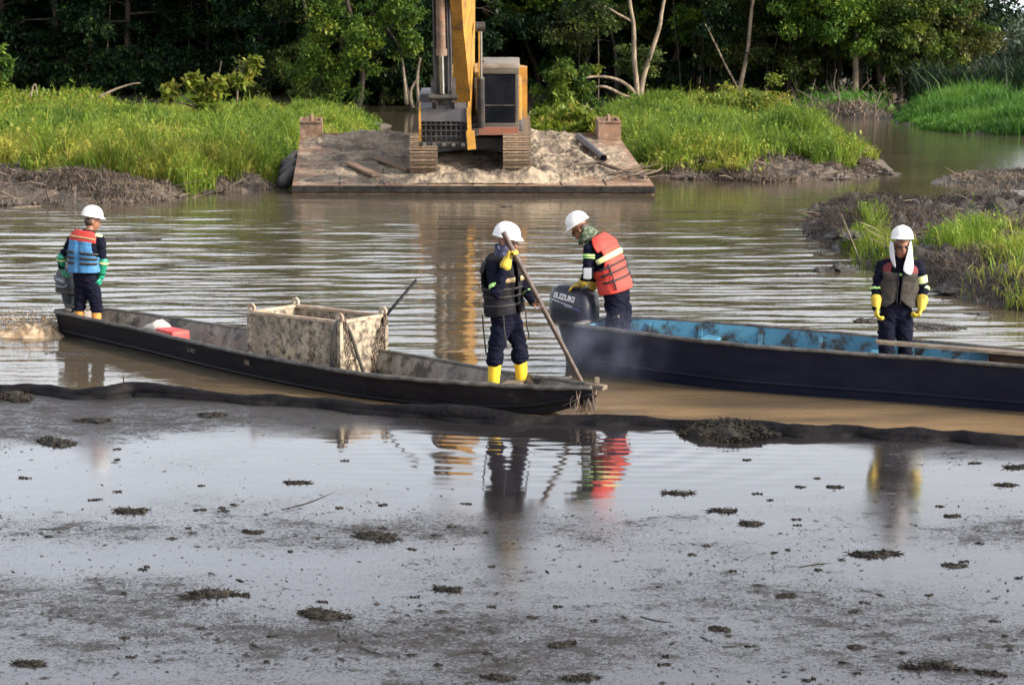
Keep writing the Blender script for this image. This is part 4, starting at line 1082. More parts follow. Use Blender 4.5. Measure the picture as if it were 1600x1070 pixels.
# ---- cab
CX0, CX1, CY0, CY1, CZ0, CZ1 = .20, 1.22, .55, 2.15, .90, 2.66
cab = XB()
fr = .09
def post(xa, ya, xb, yb, z0, z1, w=fr): cab.bar((xa, ya, z0), (xb, yb, z1), w, w, up=(0, 1, 0), bevel=.02)
cab.box(((CX0 + CX1) / 2, (CY0 + CY1) / 2, CZ0 + .12), (CX1 - CX0, CY1 - CY0, .24), bevel=.02)
post(CX0 + .05, CY0 + .05, CX0 + .05, CY0 + .14, CZ0 + .2, CZ1 - .1); post(CX1 - .05, CY0 + .05, CX1 - .05, CY0 + .14, CZ0 + .2, CZ1 - .1)
post(CX0 + .05, CY1 - .05, CX0 + .05, CY1 - .05, CZ0 + .2, CZ1 - .1); post(CX1 - .05, CY1 - .05, CX1 - .05, CY1 - .05, CZ0 + .2, CZ1 - .1); post(CX1 - .05, 1.35, CX1 - .05, 1.35, CZ0 + .2, CZ1 - .1)
cab.box(((CX0 + CX1) / 2, CY1 - .03, (CZ0 + CZ1) / 2), (CX1 - CX0 - .1, .05, CZ1 - CZ0 - .2))
cab.box((CX1 - .045, 1.75, CZ0 + .62), (.05, .75, .85)); cab.box((CX1 - .045, .98, CZ0 + .45), (.05, .7, .45))
cab.box(((CX0 + CX1) / 2, CY0 + .13, CZ1 - .16), (CX1 - CX0, .1, .12), bevel=.02); cab.box(((CX0 + CX1) / 2, CY0 + .05, CZ0 + .27), (CX1 - CX0, .1, .08), bevel=.02)
cab_o = cab.build('cab', M_cabgrey, ex, True)
XB().box(((CX0 + CX1) / 2, (CY0 + CY1) / 2 + .05, CZ1 - .04), (CX1 - CX0 + .04, CY1 - CY0 - .05, .12), bevel=.045).build('roof', M_roofp, cab_o, True)
XB().box(((CX0 + CX1) / 2, CY0 - .012, CZ0 + .11), (CX1 - CX0, .03, .20), bevel=.01).build('front_bumper', M_redp, cab_o)
gl = XB(); gl.add([(CX0 + .09, CY0 + .03, CZ0 + .78), (CX1 - .09, CY0 + .03, CZ0 + .78), (CX1 - .09, CY0 + .11, CZ1 - .22), (CX0 + .09, CY0 + .11, CZ1 - .22)], [(0, 1, 2, 3)])
gl.build('windscreen', M_glass, cab_o)
gl = XB(); gl.add([(CX0 + .09, CY0 + .02, CZ0 + .31), (CX1 - .09, CY0 + .02, CZ0 + .31), (CX1 - .09, CY0 + .026, CZ0 + .74), (CX0 + .09, CY0 + .026, CZ0 + .74)], [(0, 1, 2, 3)])
gl.build('lower_window', M_glass, cab_o)
XB().bar((CX0 + .08, CY0 + .03, CZ0 + .76), (CX1 - .08, CY0 + .03, CZ0 + .76), .035, .035).build('window_bar', M_black, cab_o)
for ya, yb, za, zb in ((.68, 1.3, CZ0 + .72, CZ1 - .18), (1.4, 2.06, CZ0 + 1.08, CZ1 - .18)):
    gl = XB(); gl.add([(CX1 - .04, ya, za), (CX1 - .04, yb, za), (CX1 - .04, yb, zb), (CX1 - .04, ya, zb)], [(0, 1, 2, 3)]); gl.build('side_window', M_glass, cab_o)
gl = XB(); gl.add([(CX0 + .04, .68, CZ0 + .3), (CX0 + .04, 2.06, CZ0 + .3), (CX0 + .04, 2.06, CZ1 - .18), (CX0 + .04, .68, CZ1 - .18)], [(0, 1, 2, 3)]); gl.build('side_window', M_glass, cab_o)
mr = XB(); mr.bar((CX0 - .04, CY0 - .02, CZ0 + 1.2), (CX0 - .04, CY0 - .06, CZ0 + 1.45), .10, .04); mr.tube([(CX0 + .04, CY0 + .05, CZ0 + 1.5), (CX0 - .04, CY0 - .05, CZ0 + 1.4)], .015, 6); mr.build('mirror', M_cabgrey, cab_o)
mr = XB(); mr.tube([(CX0 + .12, CY0 + .15, CZ1), (CX0 + .12, CY0 + .15, CZ1 + .1)], .012, 6); mr.ellip((CX0 + .12, CY0 + .13, CZ1 + .12), (.05, .05, .05)); mr.build('work_lamp', M_cabgrey, cab_o)
hr = XB(); hr.tube([(CX0 - .01, CY0 + .02, CZ0 + .5), (CX0 - .04, CY0 - .03, CZ0 + .7), (CX0 - .04, CY0 - .03, CZ0 + 1.15), (CX0 - .01, CY0 + .02, CZ0 + 1.3)], .014, 6); hr.build('handrail', M_cabgrey, cab_o)
# ---- boom: foot inside the frame, rising and reaching towards the camera
BXc = -.17
bp_ = [Vector((BXc - .02, 1.25, 1.25)), Vector((BXc - .02, .62, 2.25)), Vector((BXc, -.28, 3.25)), Vector((BXc + .02, -1.45, 4.3)), Vector((BXc, -2.7, 5.2)), Vector((BXc, -3.9, 5.9))]
bs = spline(bp_, 16); wd_ = [.235 + .04 * (i / 15) for i in range(16)]; dp_ = [.30 + .32 * math.sin(math.pi * min(1, (i / 15) * 1.15)) for i in range(16)]
rings = []
for i, p in enumerate(bs):
    d = (bs[min(i + 1, 15)] - bs[max(i - 1, 0)]).normalized(); nrm = Vector((1, 0, 0)).cross(d).normalized()
    w2, h2 = wd_[i], dp_[i] / 1.0
    if nrm.y > 0: nrm = -nrm
    rings.append([p + Vector((-w2 * .9, 0, 0)) + nrm * h2, p + Vector((w2 * (.88 - .75 * min(1, i / 9) ** 1.6), 0, 0)) + nrm * h2, p + Vector((w2 * 1.2, 0, 0)) - nrm * h2, p + Vector((-w2 * 1.0, 0, 0)) - nrm * h2])
bmb = XB(); bmb.loft(rings)
boom_o = bmb.build('boom', M_yellow, ex)
for sx in (-1, 1):
    x = BXc + sx * .44
    a, b = Vector((x, .35, 1.15)), Vector((x, -.35, 3.72)); m_ = a.lerp(b, .50)
    XB().tube([a, m_], [.10, .10], 12).build('boom_cylinder', M_black, boom_o, True)
    XB().tube([m_, b], [.052, .052], 10).build('cylinder_rod', M_chrome, boom_o, True)
    pn = XB(); pn.tube([b + Vector((-.12, 0, 0)), b + Vector((.12, 0, 0))], .12, 12); pn.build('pivot_pin', M_black, boom_o, True)
# ---- stick hanging from the boom tip
s_top, s_bot = Vector((-.62, -2.5, 6.3)), Vector((-.60, -1.35, 2.0))
def stick_pt(t, dx=0, dy=0): 
    p = s_top.lerp(s_bot, t); return p + Vector((dx, dy, 0))
rings = []
for t in np.linspace(-.06, 1.03, 8):
    c = stick_pt(t); w2 = .20; h2 = .26 * (1 - .35 * abs(t - .4))
    rings.append([c + Vector((-w2, -h2, 0)), c + Vector((w2, -h2, 0)), c + Vector((w2, h2, 0)), c + Vector((-w2, h2, 0))])
stick_o = XB().loft(rings).build('stick', M_black, ex)
a, m_, b = stick_pt(.02, -.02, -.42), stick_pt(.69, -.02, -.42), stick_pt(.93, -.02, -.46)
XB().tube([a, m_], [.105, .105], 14).build('bucket_cylinder', M_rust, stick_o, True)
XB().tube([m_ + Vector((0, 0, .06)), m_ + Vector((0, 0, -.10))], [.135, .135], 14).build('cylinder_collar', M_rust, stick_o, True)
XB().tube([m_, b], [.062, .062], 12).build('cylinder_rod', M_chrome, stick_o, True)
hs_ = XB(); 
for dx in (.13, .19, -.19): hs_.tube(spline([stick_pt(.1, dx, -.3), stick_pt(.5, dx, -.3), stick_pt(.85, dx * 1.05, -.33), stick_pt(1.02, dx * .8, -.42)], 12), .02, 6)
hs_.build('hydraulic_hose', M_greym, stick_o, True)
rl_ = XB(); rl_.bar(stick_pt(-.02, .205, -.27), stick_pt(.86, .205, -.27), .05, .03); rl_.build('pipe_rail', M_cabgrey, stick_o)
lk = XB()
for dx in (-.26, .26): lk.bar(stick_pt(.86, dx, -.1), stick_pt(.965, dx, -.5), .07, .16); lk.bar(stick_pt(.965, dx * .9, -.5), stick_pt(1.03, dx * .9, -.25), .07, .14)
lk.tube([stick_pt(.95, -.34, -.48), stick_pt(.95, .34, -.48)], .07, 10); lk.tube([stick_pt(1.03, -.36, 0), stick_pt(1.03, .36, 0)], .08, 10)
lk.build('linkage', M_black, stick_o, True)
# ---- sieve bucket, open side facing the camera
BWX0, BWX1 = -1.20, -.02; by0, zt, zbm = -1.62, 1.93, 1.04
bk = XB()
bk.box(((BWX0 + BWX1) / 2, by0 - .06, zt - .17), (BWX1 - BWX0, .05, .34), bevel=.01)                      # flat top plate
bk.add([(BWX0, by0 - .04, zt), (BWX1, by0 - .04, zt), (BWX1, by0 + .45, zt + .05), (BWX0, by0 + .45, zt + .05)], [(0, 1, 2, 3)])
bk.add([(BWX0, by0 + .45, zt + .05), (BWX1, by0 + .45, zt + .05), (BWX1, by0 + .75, zt - .45), (BWX0, by0 + .75, zt - .45)], [(0, 1, 2, 3)])
bk.add([(BWX0, by0 + .75, zt - .45), (BWX1, by0 + .75, zt - .45), (BWX1, by0 + .5, zbm - .02), (BWX0, by0 + .5, zbm - .02)], [(0, 1, 2, 3)])
bucket = bk.build('bucket', M_greym, ex)
gb = XB()
for i in range(10):
    x = BWX0 + .04 + (BWX1 - BWX0 - .08) * i / 9; gb.tube([(x, by0 - .05, zt - .33), (x, by0 - .07, zbm + .12), (x, by0 + .1, zbm - .02), (x, by0 + .5, zbm - .02)], .017, 5)
for z in (zt - .42, zt - .56, zt - .70, zbm + .03): gb.tube([(BWX0, by0 - .075, z), (BWX1, by0 - .075, z)], .017, 5)
gb.bar((BWX0, by0 - .06, zbm + .02), (BWX1, by0 - .06, zbm + .02), .06, .1); gb.bar((BWX0 + .03, by0 - .06, zt - .3), (BWX0 + .03, by0 - .06, zbm), .05, .08)
gb.build('sieve_bars', M_black, bucket)
for sx, x in ((0, BWX0), (1, BWX1)):
    pl = XB(); pl.prism([Vector((x, by0 - .1, zt + .02)), Vector((x, by0 + .42, zt + .08)), Vector((x, by0 + .72, zt - .45)), Vector((x, by0 + .5, zbm - .08)), Vector((x, by0 - .02, zbm - .10)), Vector((x, by0 - .18, zt - .5))], (.05, 0, 0))
    pl.build('side_plate', M_yellow, bucket)
pl = XB(); pl.bar((BWX1 + .02, by0 - .10, zt), (BWX1 + .06, by0 - .2, zbm - .08), .10, .05, up=(0, 1, 0)); pl.bar((BWX1 + .06, by0 - .19, zbm + .35), (BWX1 + .10, by0 - .22, zbm - .1), .2, .07, up=(0, 1, 0)); pl.build('side_cutter', M_yellow, bucket)
for i in range(5):
    x = BWX0 + .12 + (BWX1 - BWX0 - .24) * i / 4
    XB().box((x, by0 - .12, zbm + .01), (.10, .24, .07), bevel=.015, taper=(.7, 1)).build('tooth', M_cabgrey, bucket)
# ================================================================== BOATS
M_hull = mat('tarred_hull', (0.006, 0.0065, 0.010), (0.012, 0.012, 0.015), 3, 0.5, 0.35, 8, stretch=(1, 1, 4), dirt=((0.035, 0.03, 0.028), 3.5, 0.60, 0.76), rough2=0.8, bdist=0.012, spec=0.14)
M_hull2 = mat('navy_hull', (0.006, 0.008, 0.020), (0.010, 0.012, 0.024), 2.2, 0.5, 0.3, 7, stretch=(1, 1, 4), dirt=((0.028, 0.028, 0.034), 3, 0.62, 0.78), rough2=0.75, bdist=0.01, spec=0.16)
M_rim = mat('worn_rim', (0.035, 0.033, 0.034), (0.10, 0.09, 0.08), 9, 0.55, 0.5, 25, bdist=0.01)
M_inner = mat('oily_grey_inside', (0.27, 0.245, 0.215), (0.15, 0.135, 0.12), 5, 0.7, 0.3, 14, stretch=(1, 1, .25), dirt=((0.025, 0.023, 0.022), 3.2, 0.47, 0.60), rough2=0.35, bdist=0.01)
M_blue = mat('blue_inside', (0.045, 0.18, 0.30), (0.07, 0.24, 0.36), 3, 0.55, 0.2, 16, dirt=((0.022, 0.022, 0.022), 5, 0.47, 0.63), rough2=0.4, bdist=0.006)
M_wood = mat('weathered_wood', (0.17, 0.135, 0.10), (0.08, 0.062, 0.048), 4, 0.8, 0.5, 22, stretch=(1, 6, 6), bdist=0.01)
M_brownin = mat('brown_compartment', (0.085, 0.05, 0.032), (0.05, 0.03, 0.022), 3, 0.75, 0.3, 14)

def boat(name, label, stations, rimz, zb, mats, nst=48, thick=0.035, floor=0.07, flare=0.16):
    """stations: (near px, py, far px, py); rimz / zb: lists per station. hull is lofted between the two rims"""
    Nn = spline([P(a, b, z) for (a, b, c, d), z in zip(stations, rimz)], nst)
    Ff = spline([P(c, d, z) for (a, b, c, d), z in zip(stations, rimz)], nst)
    zbs = [q.x for q in spline([(z, 0, 0) for z in zb], nst)]
    mid = (Nn[nst // 2] + Ff[nst // 2]) / 2; mid.z = zbs[nst // 2]
    root = empty(name, mid, label, 'boat')
    def section(i, off, zbot):
        n, f = Nn[i], Ff[i]; ax = f - n; W = ax.length; ax = ax / W if W > 1e-6 else Vector((0, 1, 0))
        n2, f2 = n + ax * off, f - ax * off; H = n.z - zbot; o = []
        for a, h in ((0, 1), (.25, .72), (.55, .42), (.85, .15), (1, 0)):
            ins = flare * min(1, W) * a
            p = n2 + ax * ins; p.z = zbot + H * h; o.append(p)
        for k in (1, 2, 3):
            q = o[4].lerp(f2 - ax * flare * min(1, W), k / 4); q.z = zbot - .02 * (k == 2); o.append(q)
        for a, h in ((1, 0), (.85, .15), (.55, .42), (.25, .72), (0, 1)):
            p = f2 - ax * flare * min(1, W) * a; p.z = zbot + H * h; o.append(p)
        return o
    hull = MB(); outer = [section(i, 0, zbs[i]) for i in range(nst)]
    hull.loft(outer, closed=False)
    hull.add(outer[0], [tuple(range(len(outer[0])))])
    h_o = hull.build('hull', mats[0], root, True)
    inn = MB(); inner = [section(i, thick, max(zbs[i] + floor, zbs[i] * .2)) for i in range(1, nst - 1)]
    for s_ in inner:
        for p in (s_[0], s_[-1]): p.z -= .004
    inn.loft(inner, closed=False); inn.add(inner[0], [tuple(range(len(inner[0])))]); inn.add(inner[-1], [tuple(range(len(inner[0])))])
    inn.build('inner_hull', mats[1], root, True)
    jit = random.Random(len(name))
    for sd_, lv in ((2, .012), (-3, .012)):
        MB().tube([s_[sd_] + (Nn[q_] - Ff[q_]).normalized() * (.004 if sd_ > 0 else -.004) for q_, s_ in enumerate(outer)], lv, 6, squash=1.6).build('rub_rail', mats[0], root, 'all')
    for nm, path in (('gunwale', Nn), ('gunwale', Ff)):
        MB().tube([p + Vector((0, 0, jit.gauss(0, .003))) for p in path], [.032 * jit.uniform(.9, 1.12) for _ in path], 8, squash=.75).build(nm, mats[2], root, 'all')
    MB().tube([Nn[0], Ff[0]], .034, 8).build('transom_cap', mats[2], root, 'all')
    return root, Nn, Ff, zbs

b1, N1, F1, Z1 = boat('canoe', 'long black canoe carrying the metal box, bow at the oil barrier', 
    [(86, 487, 152, 481), (200, 511, 258, 496), (330, 541, 398, 517), (460, 567, 520, 537), (580, 586, 640, 556), (700, 597, 748, 575), (800, 603, 828, 588), (870, 606, 884, 596), (925, 606, 930, 602)],
    [.31, .29, .28, .28, .28, .28, .285, .30, .32], [-.10, -.14, -.15, -.15, -.15, -.14, -.08, .06, .2], (M_hull, M_inner, M_rim))
tip0, tip1 = (N1[-1] + F1[-1]) / 2, P(946, 606, .32)
pr = MB(); pr.bar(tip0 + (tip0 - tip1) * .6 + Vector((0, 0, .01)), tip1, .10, .05, bevel=.012); pr.bar(tip1 + Vector((-.03, .02, -.06)), tip1 + Vector((-.03, .02, .05)), .05, .05, bevel=.008); pr.box(tip0 + Vector((.03, 0, .06)), (.05, .05, .07), bevel=.012)
pr.build('bow_cleat', M_wood, b1)
for k in (13, 34):
    a, c = N1[k].lerp(F1[k], .05), N1[k].lerp(F1[k], .95)
    if k == 13: continue
    MB().bar(a + Vector((0, 0, -.05)), c + Vector((0, 0, -.05)), .18, .03, bevel=.005).build('thwart', M_wood, b1)
# worn lettering on the near side of the canoe
def letter_run(body, size, pos, xdir, ydir, extr, material, name, parent, shear=0.0, bold=0.0):
    cu = bpy.data.curves.new('t', 'FONT'); cu.body = body; cu.size = size; cu.extrude = extr; cu.shear = shear; cu.offset = bold
    to = bpy.data.objects.new('t', cu); COL.objects.link(to)
    me = bpy.data.meshes.new_from_object(to.evaluated_get(bpy.context.evaluated_depsgraph_get()))
    bpy.data.objects.remove(to); bpy.data.curves.remove(cu)
    x = Vector(xdir).normalized(); z = x.cross(Vector(ydir)).normalized(); y = z.cross(x)
    m = Matrix((x, y, z)).transposed().to_4x4(); m.translation = Vector(pos)
    me.transform(m); me.materials.clear(); me.materials.append(material)
    return link_mesh(name, me, parent)
M_letter = mat('faded_letter', (0.30, 0.22, 0.17), (0.05, 0.04, 0.04), 30, 0.8, lo=.45, hi=.62)
def hull_side(i, f):     # point on near side of the canoe, f fraction below the rim
    n, fr_ = N1[i], F1[i]; ax = (fr_ - n).normalized(); p = n + ax * .05 * f; p.z = n.z - .30 * f; return p
ax1 = (N1[22] - N1[12]).normalized()
out1 = -(F1[18] - N1[18]).normalized()
for body, px in (('VIK', 384), ('UMILI', 288)):
    i = min(range(48), key=lambda k: abs(proj(N1[k].x, N1[k].y, N1[k].z)[0] - px))
    letter_run(body, .075, hull_side(i, .42) + out1 * .012, (N1[i + 2] - N1[i]), (0, 0, 1), .001, M_letter, 'lettering', b1)

b2, N2, F2, Z2 = boat('motor_boat', 'larger dark navy boat with bright blue inside on the right', 
    [(899, 508, 955, 495), (1000, 521, 1052, 500), (1150, 539, 1184, 510), (1300, 550, 1322, 522), (1450, 561, 1462, 535), (1600, 573, 1604, 548), (1760, 586, 1750, 562), (1900, 594, 1880, 576), (2010, 592, 2000, 584)],
    [.53, .52, .50, .49, .48, .47, .47, .50, .58], [-.14, -.16, -.17, -.17, -.17, -.17, -.15, -.06, .2], (M_hull2, M_blue, M_rim), flare=.12)
for k in (9, 20):
    a, c = N2[k].lerp(F2[k], .06), N2[k].lerp(F2[k], .94)
    MB().bar(a + Vector((0, 0, -.14)), c + Vector((0, 0, -.14)), .2, .035, bevel=.006).build('thwart', M_blue, b2)
for k in (4, 8, 12, 16, 22):
    n_ = N2[k]; f_ = F2[k]; ax_ = (f_ - n_).normalized(); t_ = f_ - ax_ * .05; bt_ = f_ - ax_ * .19
    MB().bar(Vector((bt_.x, bt_.y, -.05)), Vector((t_.x, t_.y, f_.z - .05)), .05, .022, up=ax_, bevel=.004).build('rib', M_blue, b2)
# brown covered compartment forward
i0, i1 = 27, 38
cmp_ = MB()
def inb(i, f, z): p = N2[i].lerp(F2[i], f); p.z = z; return p
cmp_.add([inb(i0, .08, .0), inb(i0, .92, .0), inb(i0, .90, .40), inb(i0, .10, .40)], [(0, 1, 2, 3)])
cmp_.add([inb(i0, .80, .0), inb(i1, .80, .0), inb(i1, .86, .43), inb(i0, .86, .43)], [(0, 1, 2, 3)])
cmp_.build('compartment', M_brownin, b2)
dk = MB(); dk.add([inb(i0 - 1, .80, .452), inb(i1, .80, .455), inb(i1, 1.0, .475), inb(i0 - 1, 1.0, .475)], [(0, 1, 2, 3)]); dk.build('side_deck', M_wood, b2)
pa, pb = PD(1368, 534, 20.42), PD(1640, 556, 20.05)
pl = MB(); pl.bar(pa, pb, .15, .035, bevel=.006)
tag(pl.build('long_plank', M_wood), 'long weathered plank laid along the blue boat before the man with the towel', 'plank')

# ------------------------------------------------------------------ outboard motors
M_cowl2 = mat('navy_cowl', (0.016, 0.019, 0.034), (0.021, 0.023, 0.036), 4, 0.32, 0.06, 20, dirt=((0.05, 0.05, 0.055), 5, 0.62, 0.76), rough2=0.6, bdist=0.003)
M_cowl1 = mat('grey_cowl', (0.030, 0.035, 0.046), (0.022, 0.026, 0.034), 4, 0.45, 0.06, 20, dirt=((0.04, 0.04, 0.04), 5, 0.62, 0.76), rough2=0.7, bdist=0.003, spec=0.2)
M_white = mat('white_decal', (0.72, 0.73, 0.75), (0.6, 0.6, 0.63), 20, 0.5)
M_purple = mat('purple_decal', (0.12, 0.08, 0.30), (0.10, 0.07, 0.24), 10, 0.5)
M_silver = mat('silver_decal', (0.33, 0.36, 0.40), (0.25, 0.27, 0.30), 10, 0.5)
def outboard(label, pos, aft, k, m_c, top_z, cowl_h):
    """pos: transom clamp point; aft: horizontal unit vector pointing away from the boat"""
    a = Vector(aft).normalized(); side = Vector((0, 0, 1)).cross(a).normalized()
    root = empty('outboard_motor', pos, label, 'outboard motor')
    def ring(z, fwd, back, w, n=20, e=.55):
        o = []
        for i in range(n):
            t = 2 * math.pi * i / n; c_, s_ = math.cos(t), math.sin(t)
            cc = math.copysign(abs(c_) ** e, c_); ss = math.copysign(abs(s_) ** e, s_)
            q = Vector(pos) + a * ((back + fwd) / 2 + (back - fwd) / 2 * cc) * k + side * (w * ss) * k; q.z = z; o.append(q)
        return o
    z0 = top_z - cowl_h
    prof = [(0, .0, .42, .13), (.04, -.05, .50, .16), (.12, -.07, .52, .175), (.45, -.075, .53, .18), (.75, -.05, .52, .17), (.90, .02, .48, .15), (.97, .10, .42, .11), (1.0, .18, .34, .06)]
    mb = MB(); mb.loft([ring(z0 + cowl_h * f, fw, bk_, w_) for f, fw, bk_, w_ in prof])
    cw = mb.build('cowl', m_c, root, True)
    mb = MB(); mb.loft([ring(z0 + .02, -.075, .535, .185), ring(z0 + .06, -.085, .545, .19)]); mb.build('cowl_seam', M_rubber, cw, True)
    mb = MB(); mb.loft([ring(z0 + .01, .02, .42, .13), ring(z0 - .12 * k, .06, .38, .11), ring(z0 - .25 * k, .12, .34, .075), ring(-.25, .14, .30, .05)])
    mb.build('leg', m_c, root, True)
    mb = MB(); c = Vector(pos) + a * .1 * k; c.z = -.3
    mb.bar(c + a * -.05, c + a * .35 * k, .2 * k, .02); mb.capsule(c + Vector((0, 0, -.15)), c + a * .3 * k + Vector((0, 0, -.15)), .05, .06)
    mb.build('gearcase', m_c, root, True)
    mb = MB(); 
    for sgn in (-.07, .07): mb.bar(Vector(pos) + side * sgn + Vector((0, 0, .04)), Vector(pos) + side * sgn - a * .06 + Vector((0, 0, -.22)), .03, .07, up=a)
    mb.bar(Vector(pos) - a * .02 + Vector((0, 0, .0)), Vector(pos) + a * .25 * k + Vector((0, 0, .02)), .16, .12); mb.build('clamp', M_black, root)
    mb = MB(); tz = z0 + .05; t0 = Vector(pos) + a * -.02; t0.z = tz; t1 = Vector(pos) - a * .42 * k; t1.z = tz + .10
    mb.tube([t0, t0.lerp(t1, .5), t1], [.018, .016, .02], 8); mb.build('tiller', M_rubber, root, True)
    return root, cw, a, side, z0
tm2 = N2[0].lerp(F2[0], .45)
aft2 = (N2[0] - N2[6]); aft2.z = 0; aft2.normalize()
om2, cw2, a2, s2, z02 = outboard('big dark navy outboard motor with white lettering at the stern of the blue boat', tm2 + aft2 * .03, aft2, .98, M_cowl2, .93, .46)
near2 = s2 if s2.y < 0 else -s2                                # side of the cowl facing the camera
xd = -a2                                                       # text runs towards the boat
def cowl_pt(back, z, out=.176): q = Vector(tm2 + aft2 * .03) + a2 * back * .98 + near2 * out * .98; q.z = z; return q
letter_run('SUZUKI', .088, cowl_pt(.40, .79), xd + Vector((0, 0, -.14)), (0, 0, 1), .003, M_white, 'lettering', cw2, .12, .0035)
def stripe(pts, material):
    m = MB(); n_ = near2 * .004; m.prism([cowl_pt(b_, z_) for b_, z_ in pts], n_); m.build('stripe', material, cw2)
stripe([(.44, .765), (.43, .772), (.12, .705), (.12, .695)], M_white)
stripe([(.34, .735), (.30, .742), (.0, .665), (.0, .65)], M_purple)
stripe([(.50, .735), (.50, .748), (.42, .733), (.42, .722)], M_silver)
stripe([(.24, .70), (.22, .712), (.12, .688), (.12, .676)], M_silver)
tm1 = N1[0].lerp(F1[0], .5)
aft1 = (N1[0] - N1[5]); aft1.z = 0; aft1.normalize()
p1 = Vector((tm1.x + .02, tm1.y, tm1.z))
om1, cw1, a1, s1, z01 = outboard('grey outboard motor at the stern of the black canoe', p1, aft1, .72, M_cowl1, .84, .34)
near1 = s1 if s1.y < 0 else -s1
def cowl1_pt(back, z, out=.176): q = p1 + a1 * back * .72 + near1 * out * .72; q.z = z; return q
m = MB(); m.tube(spline([cowl1_pt(.48, .62), cowl1_pt(.35, .60), cowl1_pt(.15, .60), cowl1_pt(.05, .63)], 10), .007, 5); m.build('stripe', M_silver, cw1)
m = MB(); m.prism([cowl1_pt(.42, .68), cowl1_pt(.42, .71), cowl1_pt(.14, .685), cowl1_pt(.16, .655)], near1 * .004); m.build('badge', M_silver, cw1)
m = MB(); m.prism([cowl1_pt(.46, .655), cowl1_pt(.47, .735), cowl1_pt(.10, .72), cowl1_pt(.08, .64)], near1 * .0025); m.build('badge_field', M_cowl2, cw1)

# ------------------------------------------------------------------ metal box in the canoe
M_box = mat('oily_cream_steel', (0.40, 0.335, 0.245), (0.24, 0.20, 0.15), 4, 0.6, 0.2, 20, stretch=(1, 1, .35), dirt=((0.055, 0.045, 0.037), 14, 0.42, 0.64), rough2=0.4, bdist=0.006)
M_boxrim = mat('box_rim_rust', (0.30, 0.20, 0.14), (0.42, 0.34, 0.26), 7, 0.7, 0.3, 20, dirt=((0.05, 0.04, 0.035), 6, 0.55, 0.7))
M_chain = mat('rusty_chain', (0.06, 0.045, 0.035), (0.13, 0.09, 0.06), 12, 0.6)
zt_, zb_ = .67, -.05
A_, B_, C_, D_ = P(379, 489, zt_), P(515, 506, zt_), P(606, 496, zt_), P(467, 482, zt_)
# square it up
ux = (B_ - A_ + C_ - D_).normalized(); uy = Vector((-ux.y, ux.x, 0)); lx = ((B_ - A_).length + (C_ - D_).length) / 2; ly = 0.70
bx0 = B_ - ux * lx + uy * .16
skip = empty('metal_box', (bx0 + ux * lx / 2 + uy * ly / 2) * 1.0 - Vector((0, 0, zt_ - zb_)), 'oil stained cream steel box standing in the black canoe', 'box')
def BP(a, b, z): q = bx0 + ux * (a * lx) + uy * (b * ly); q.z = z; return q
th = .03
for nm, (a0, b0_, a1_, b1_) in (('long_wall', (0, 0, 1, 0)), ('long_wall', (0, 1, 1, 1)), ('end_wall', (0, 0, 0, 1)), ('end_wall', (1, 0, 1, 1))):
    p_, q_ = BP(a0, b0_, (zt_ + zb_) / 2), BP(a1_, b1_, (zt_ + zb_) / 2)
    if nm == 'end_wall': p_ += uy * .018; q_ -= uy * .018
    wl = MB().bar(p_, q_, th, zt_ - zb_).build(nm, M_box, skip)
    MB().bar(p_ + Vector((0, 0, (zt_ - zb_) / 2)), q_ + Vector((0, 0, (zt_ - zb_) / 2)), .055, .035, bevel=.006).build('rim', M_boxrim, wl)
    if nm == 'long_wall':
        s_ = -1 if b0_ == 0 else 1
        for t in (.30, .66):
            c_ = p_.lerp(q_, t) + uy * s_ * .022; MB().bar(c_ + Vector((0, 0, -.36)), c_ + Vector((0, 0, .34)), .03, .018, up=uy).build('rib', M_box, wl)
    elif a0 == 1:
        for dz in (-.05, .15): MB().bar(p_ + ux * .02 + Vector((0, 0, dz)), q_ + ux * .02 + Vector((0, 0, dz)), .02, .02).build('rib', M_box, wl)
MB().box(skip.location + Vector((0, 0, .015)), (lx * .98, ly * .97, .03), Matrix((ux, uy, Vector((0, 0, 1)))).transposed()).build('bottom', M_box, skip)
for a, b in ((0, 0), (1, 0), (1, 1), (0, 1)):
    c_ = BP(a, b, 0)
    MB().bar(Vector((c_.x, c_.y, zb_)) + (ux * (a - .5) + uy * (b - .5)) * .03, Vector((c_.x, c_.y, zt_)) + (ux * (a - .5) + uy * (b - .5)) * .03, .05, .05, up=ux, bevel=.006).build('corner_post', M_box, skip)
    lug = MB(); c2 = BP(a, b, zt_ + .045); rg = []
    for rr_, dd in ((.055, -.012), (.055, .012), (.022, .012), (.022, -.012)):
        rg.append([c2 + ux * (rr_ * math.cos(t)) + Vector((0, 0, rr_ * math.sin(t))) + uy * dd for t in np.linspace(0, 2 * math.pi, 17)[:-1]])
    rg.append(rg[0]); lug.loft(rg, caps=False); lug.build('lifting_lug', M_boxrim, skip, True)
def chain(path, parent):
    sp = spline(path, max(8, int(sum((Vector(path[i + 1]) - Vector(path[i])).length for i in range(len(path) - 1)) / .042))); m = MB()
    for i in range(len(sp) - 1):
        c_ = (sp[i] + sp[i + 1]) / 2; d = (sp[i + 1] - sp[i]).normalized(); s_ = d.cross(ux if i % 2 else uy); s_.normalize()
        pts = [c_ + d * (.032 * math.cos(t)) + s_ * (.017 * math.sin(t)) for t in np.linspace(0, 2 * math.pi, 11)]
        m.tube(pts, .0075, 5, caps=False)
    m.build('chain', M_chain, parent)
e_ = ux * .05
chain([BP(1, .03, zt_ + .03) + e_, BP(1, .10, zt_ - .25) + e_, BP(1, .16, zt_ - .6) + e_, BP(1, .2, zb_ + .05) + e_], skip)
chain([BP(1, .97, zt_ + .0) + e_, BP(1, .90, zt_ - .3) + e_, BP(1, .80, zb_ + .05) + e_], skip)
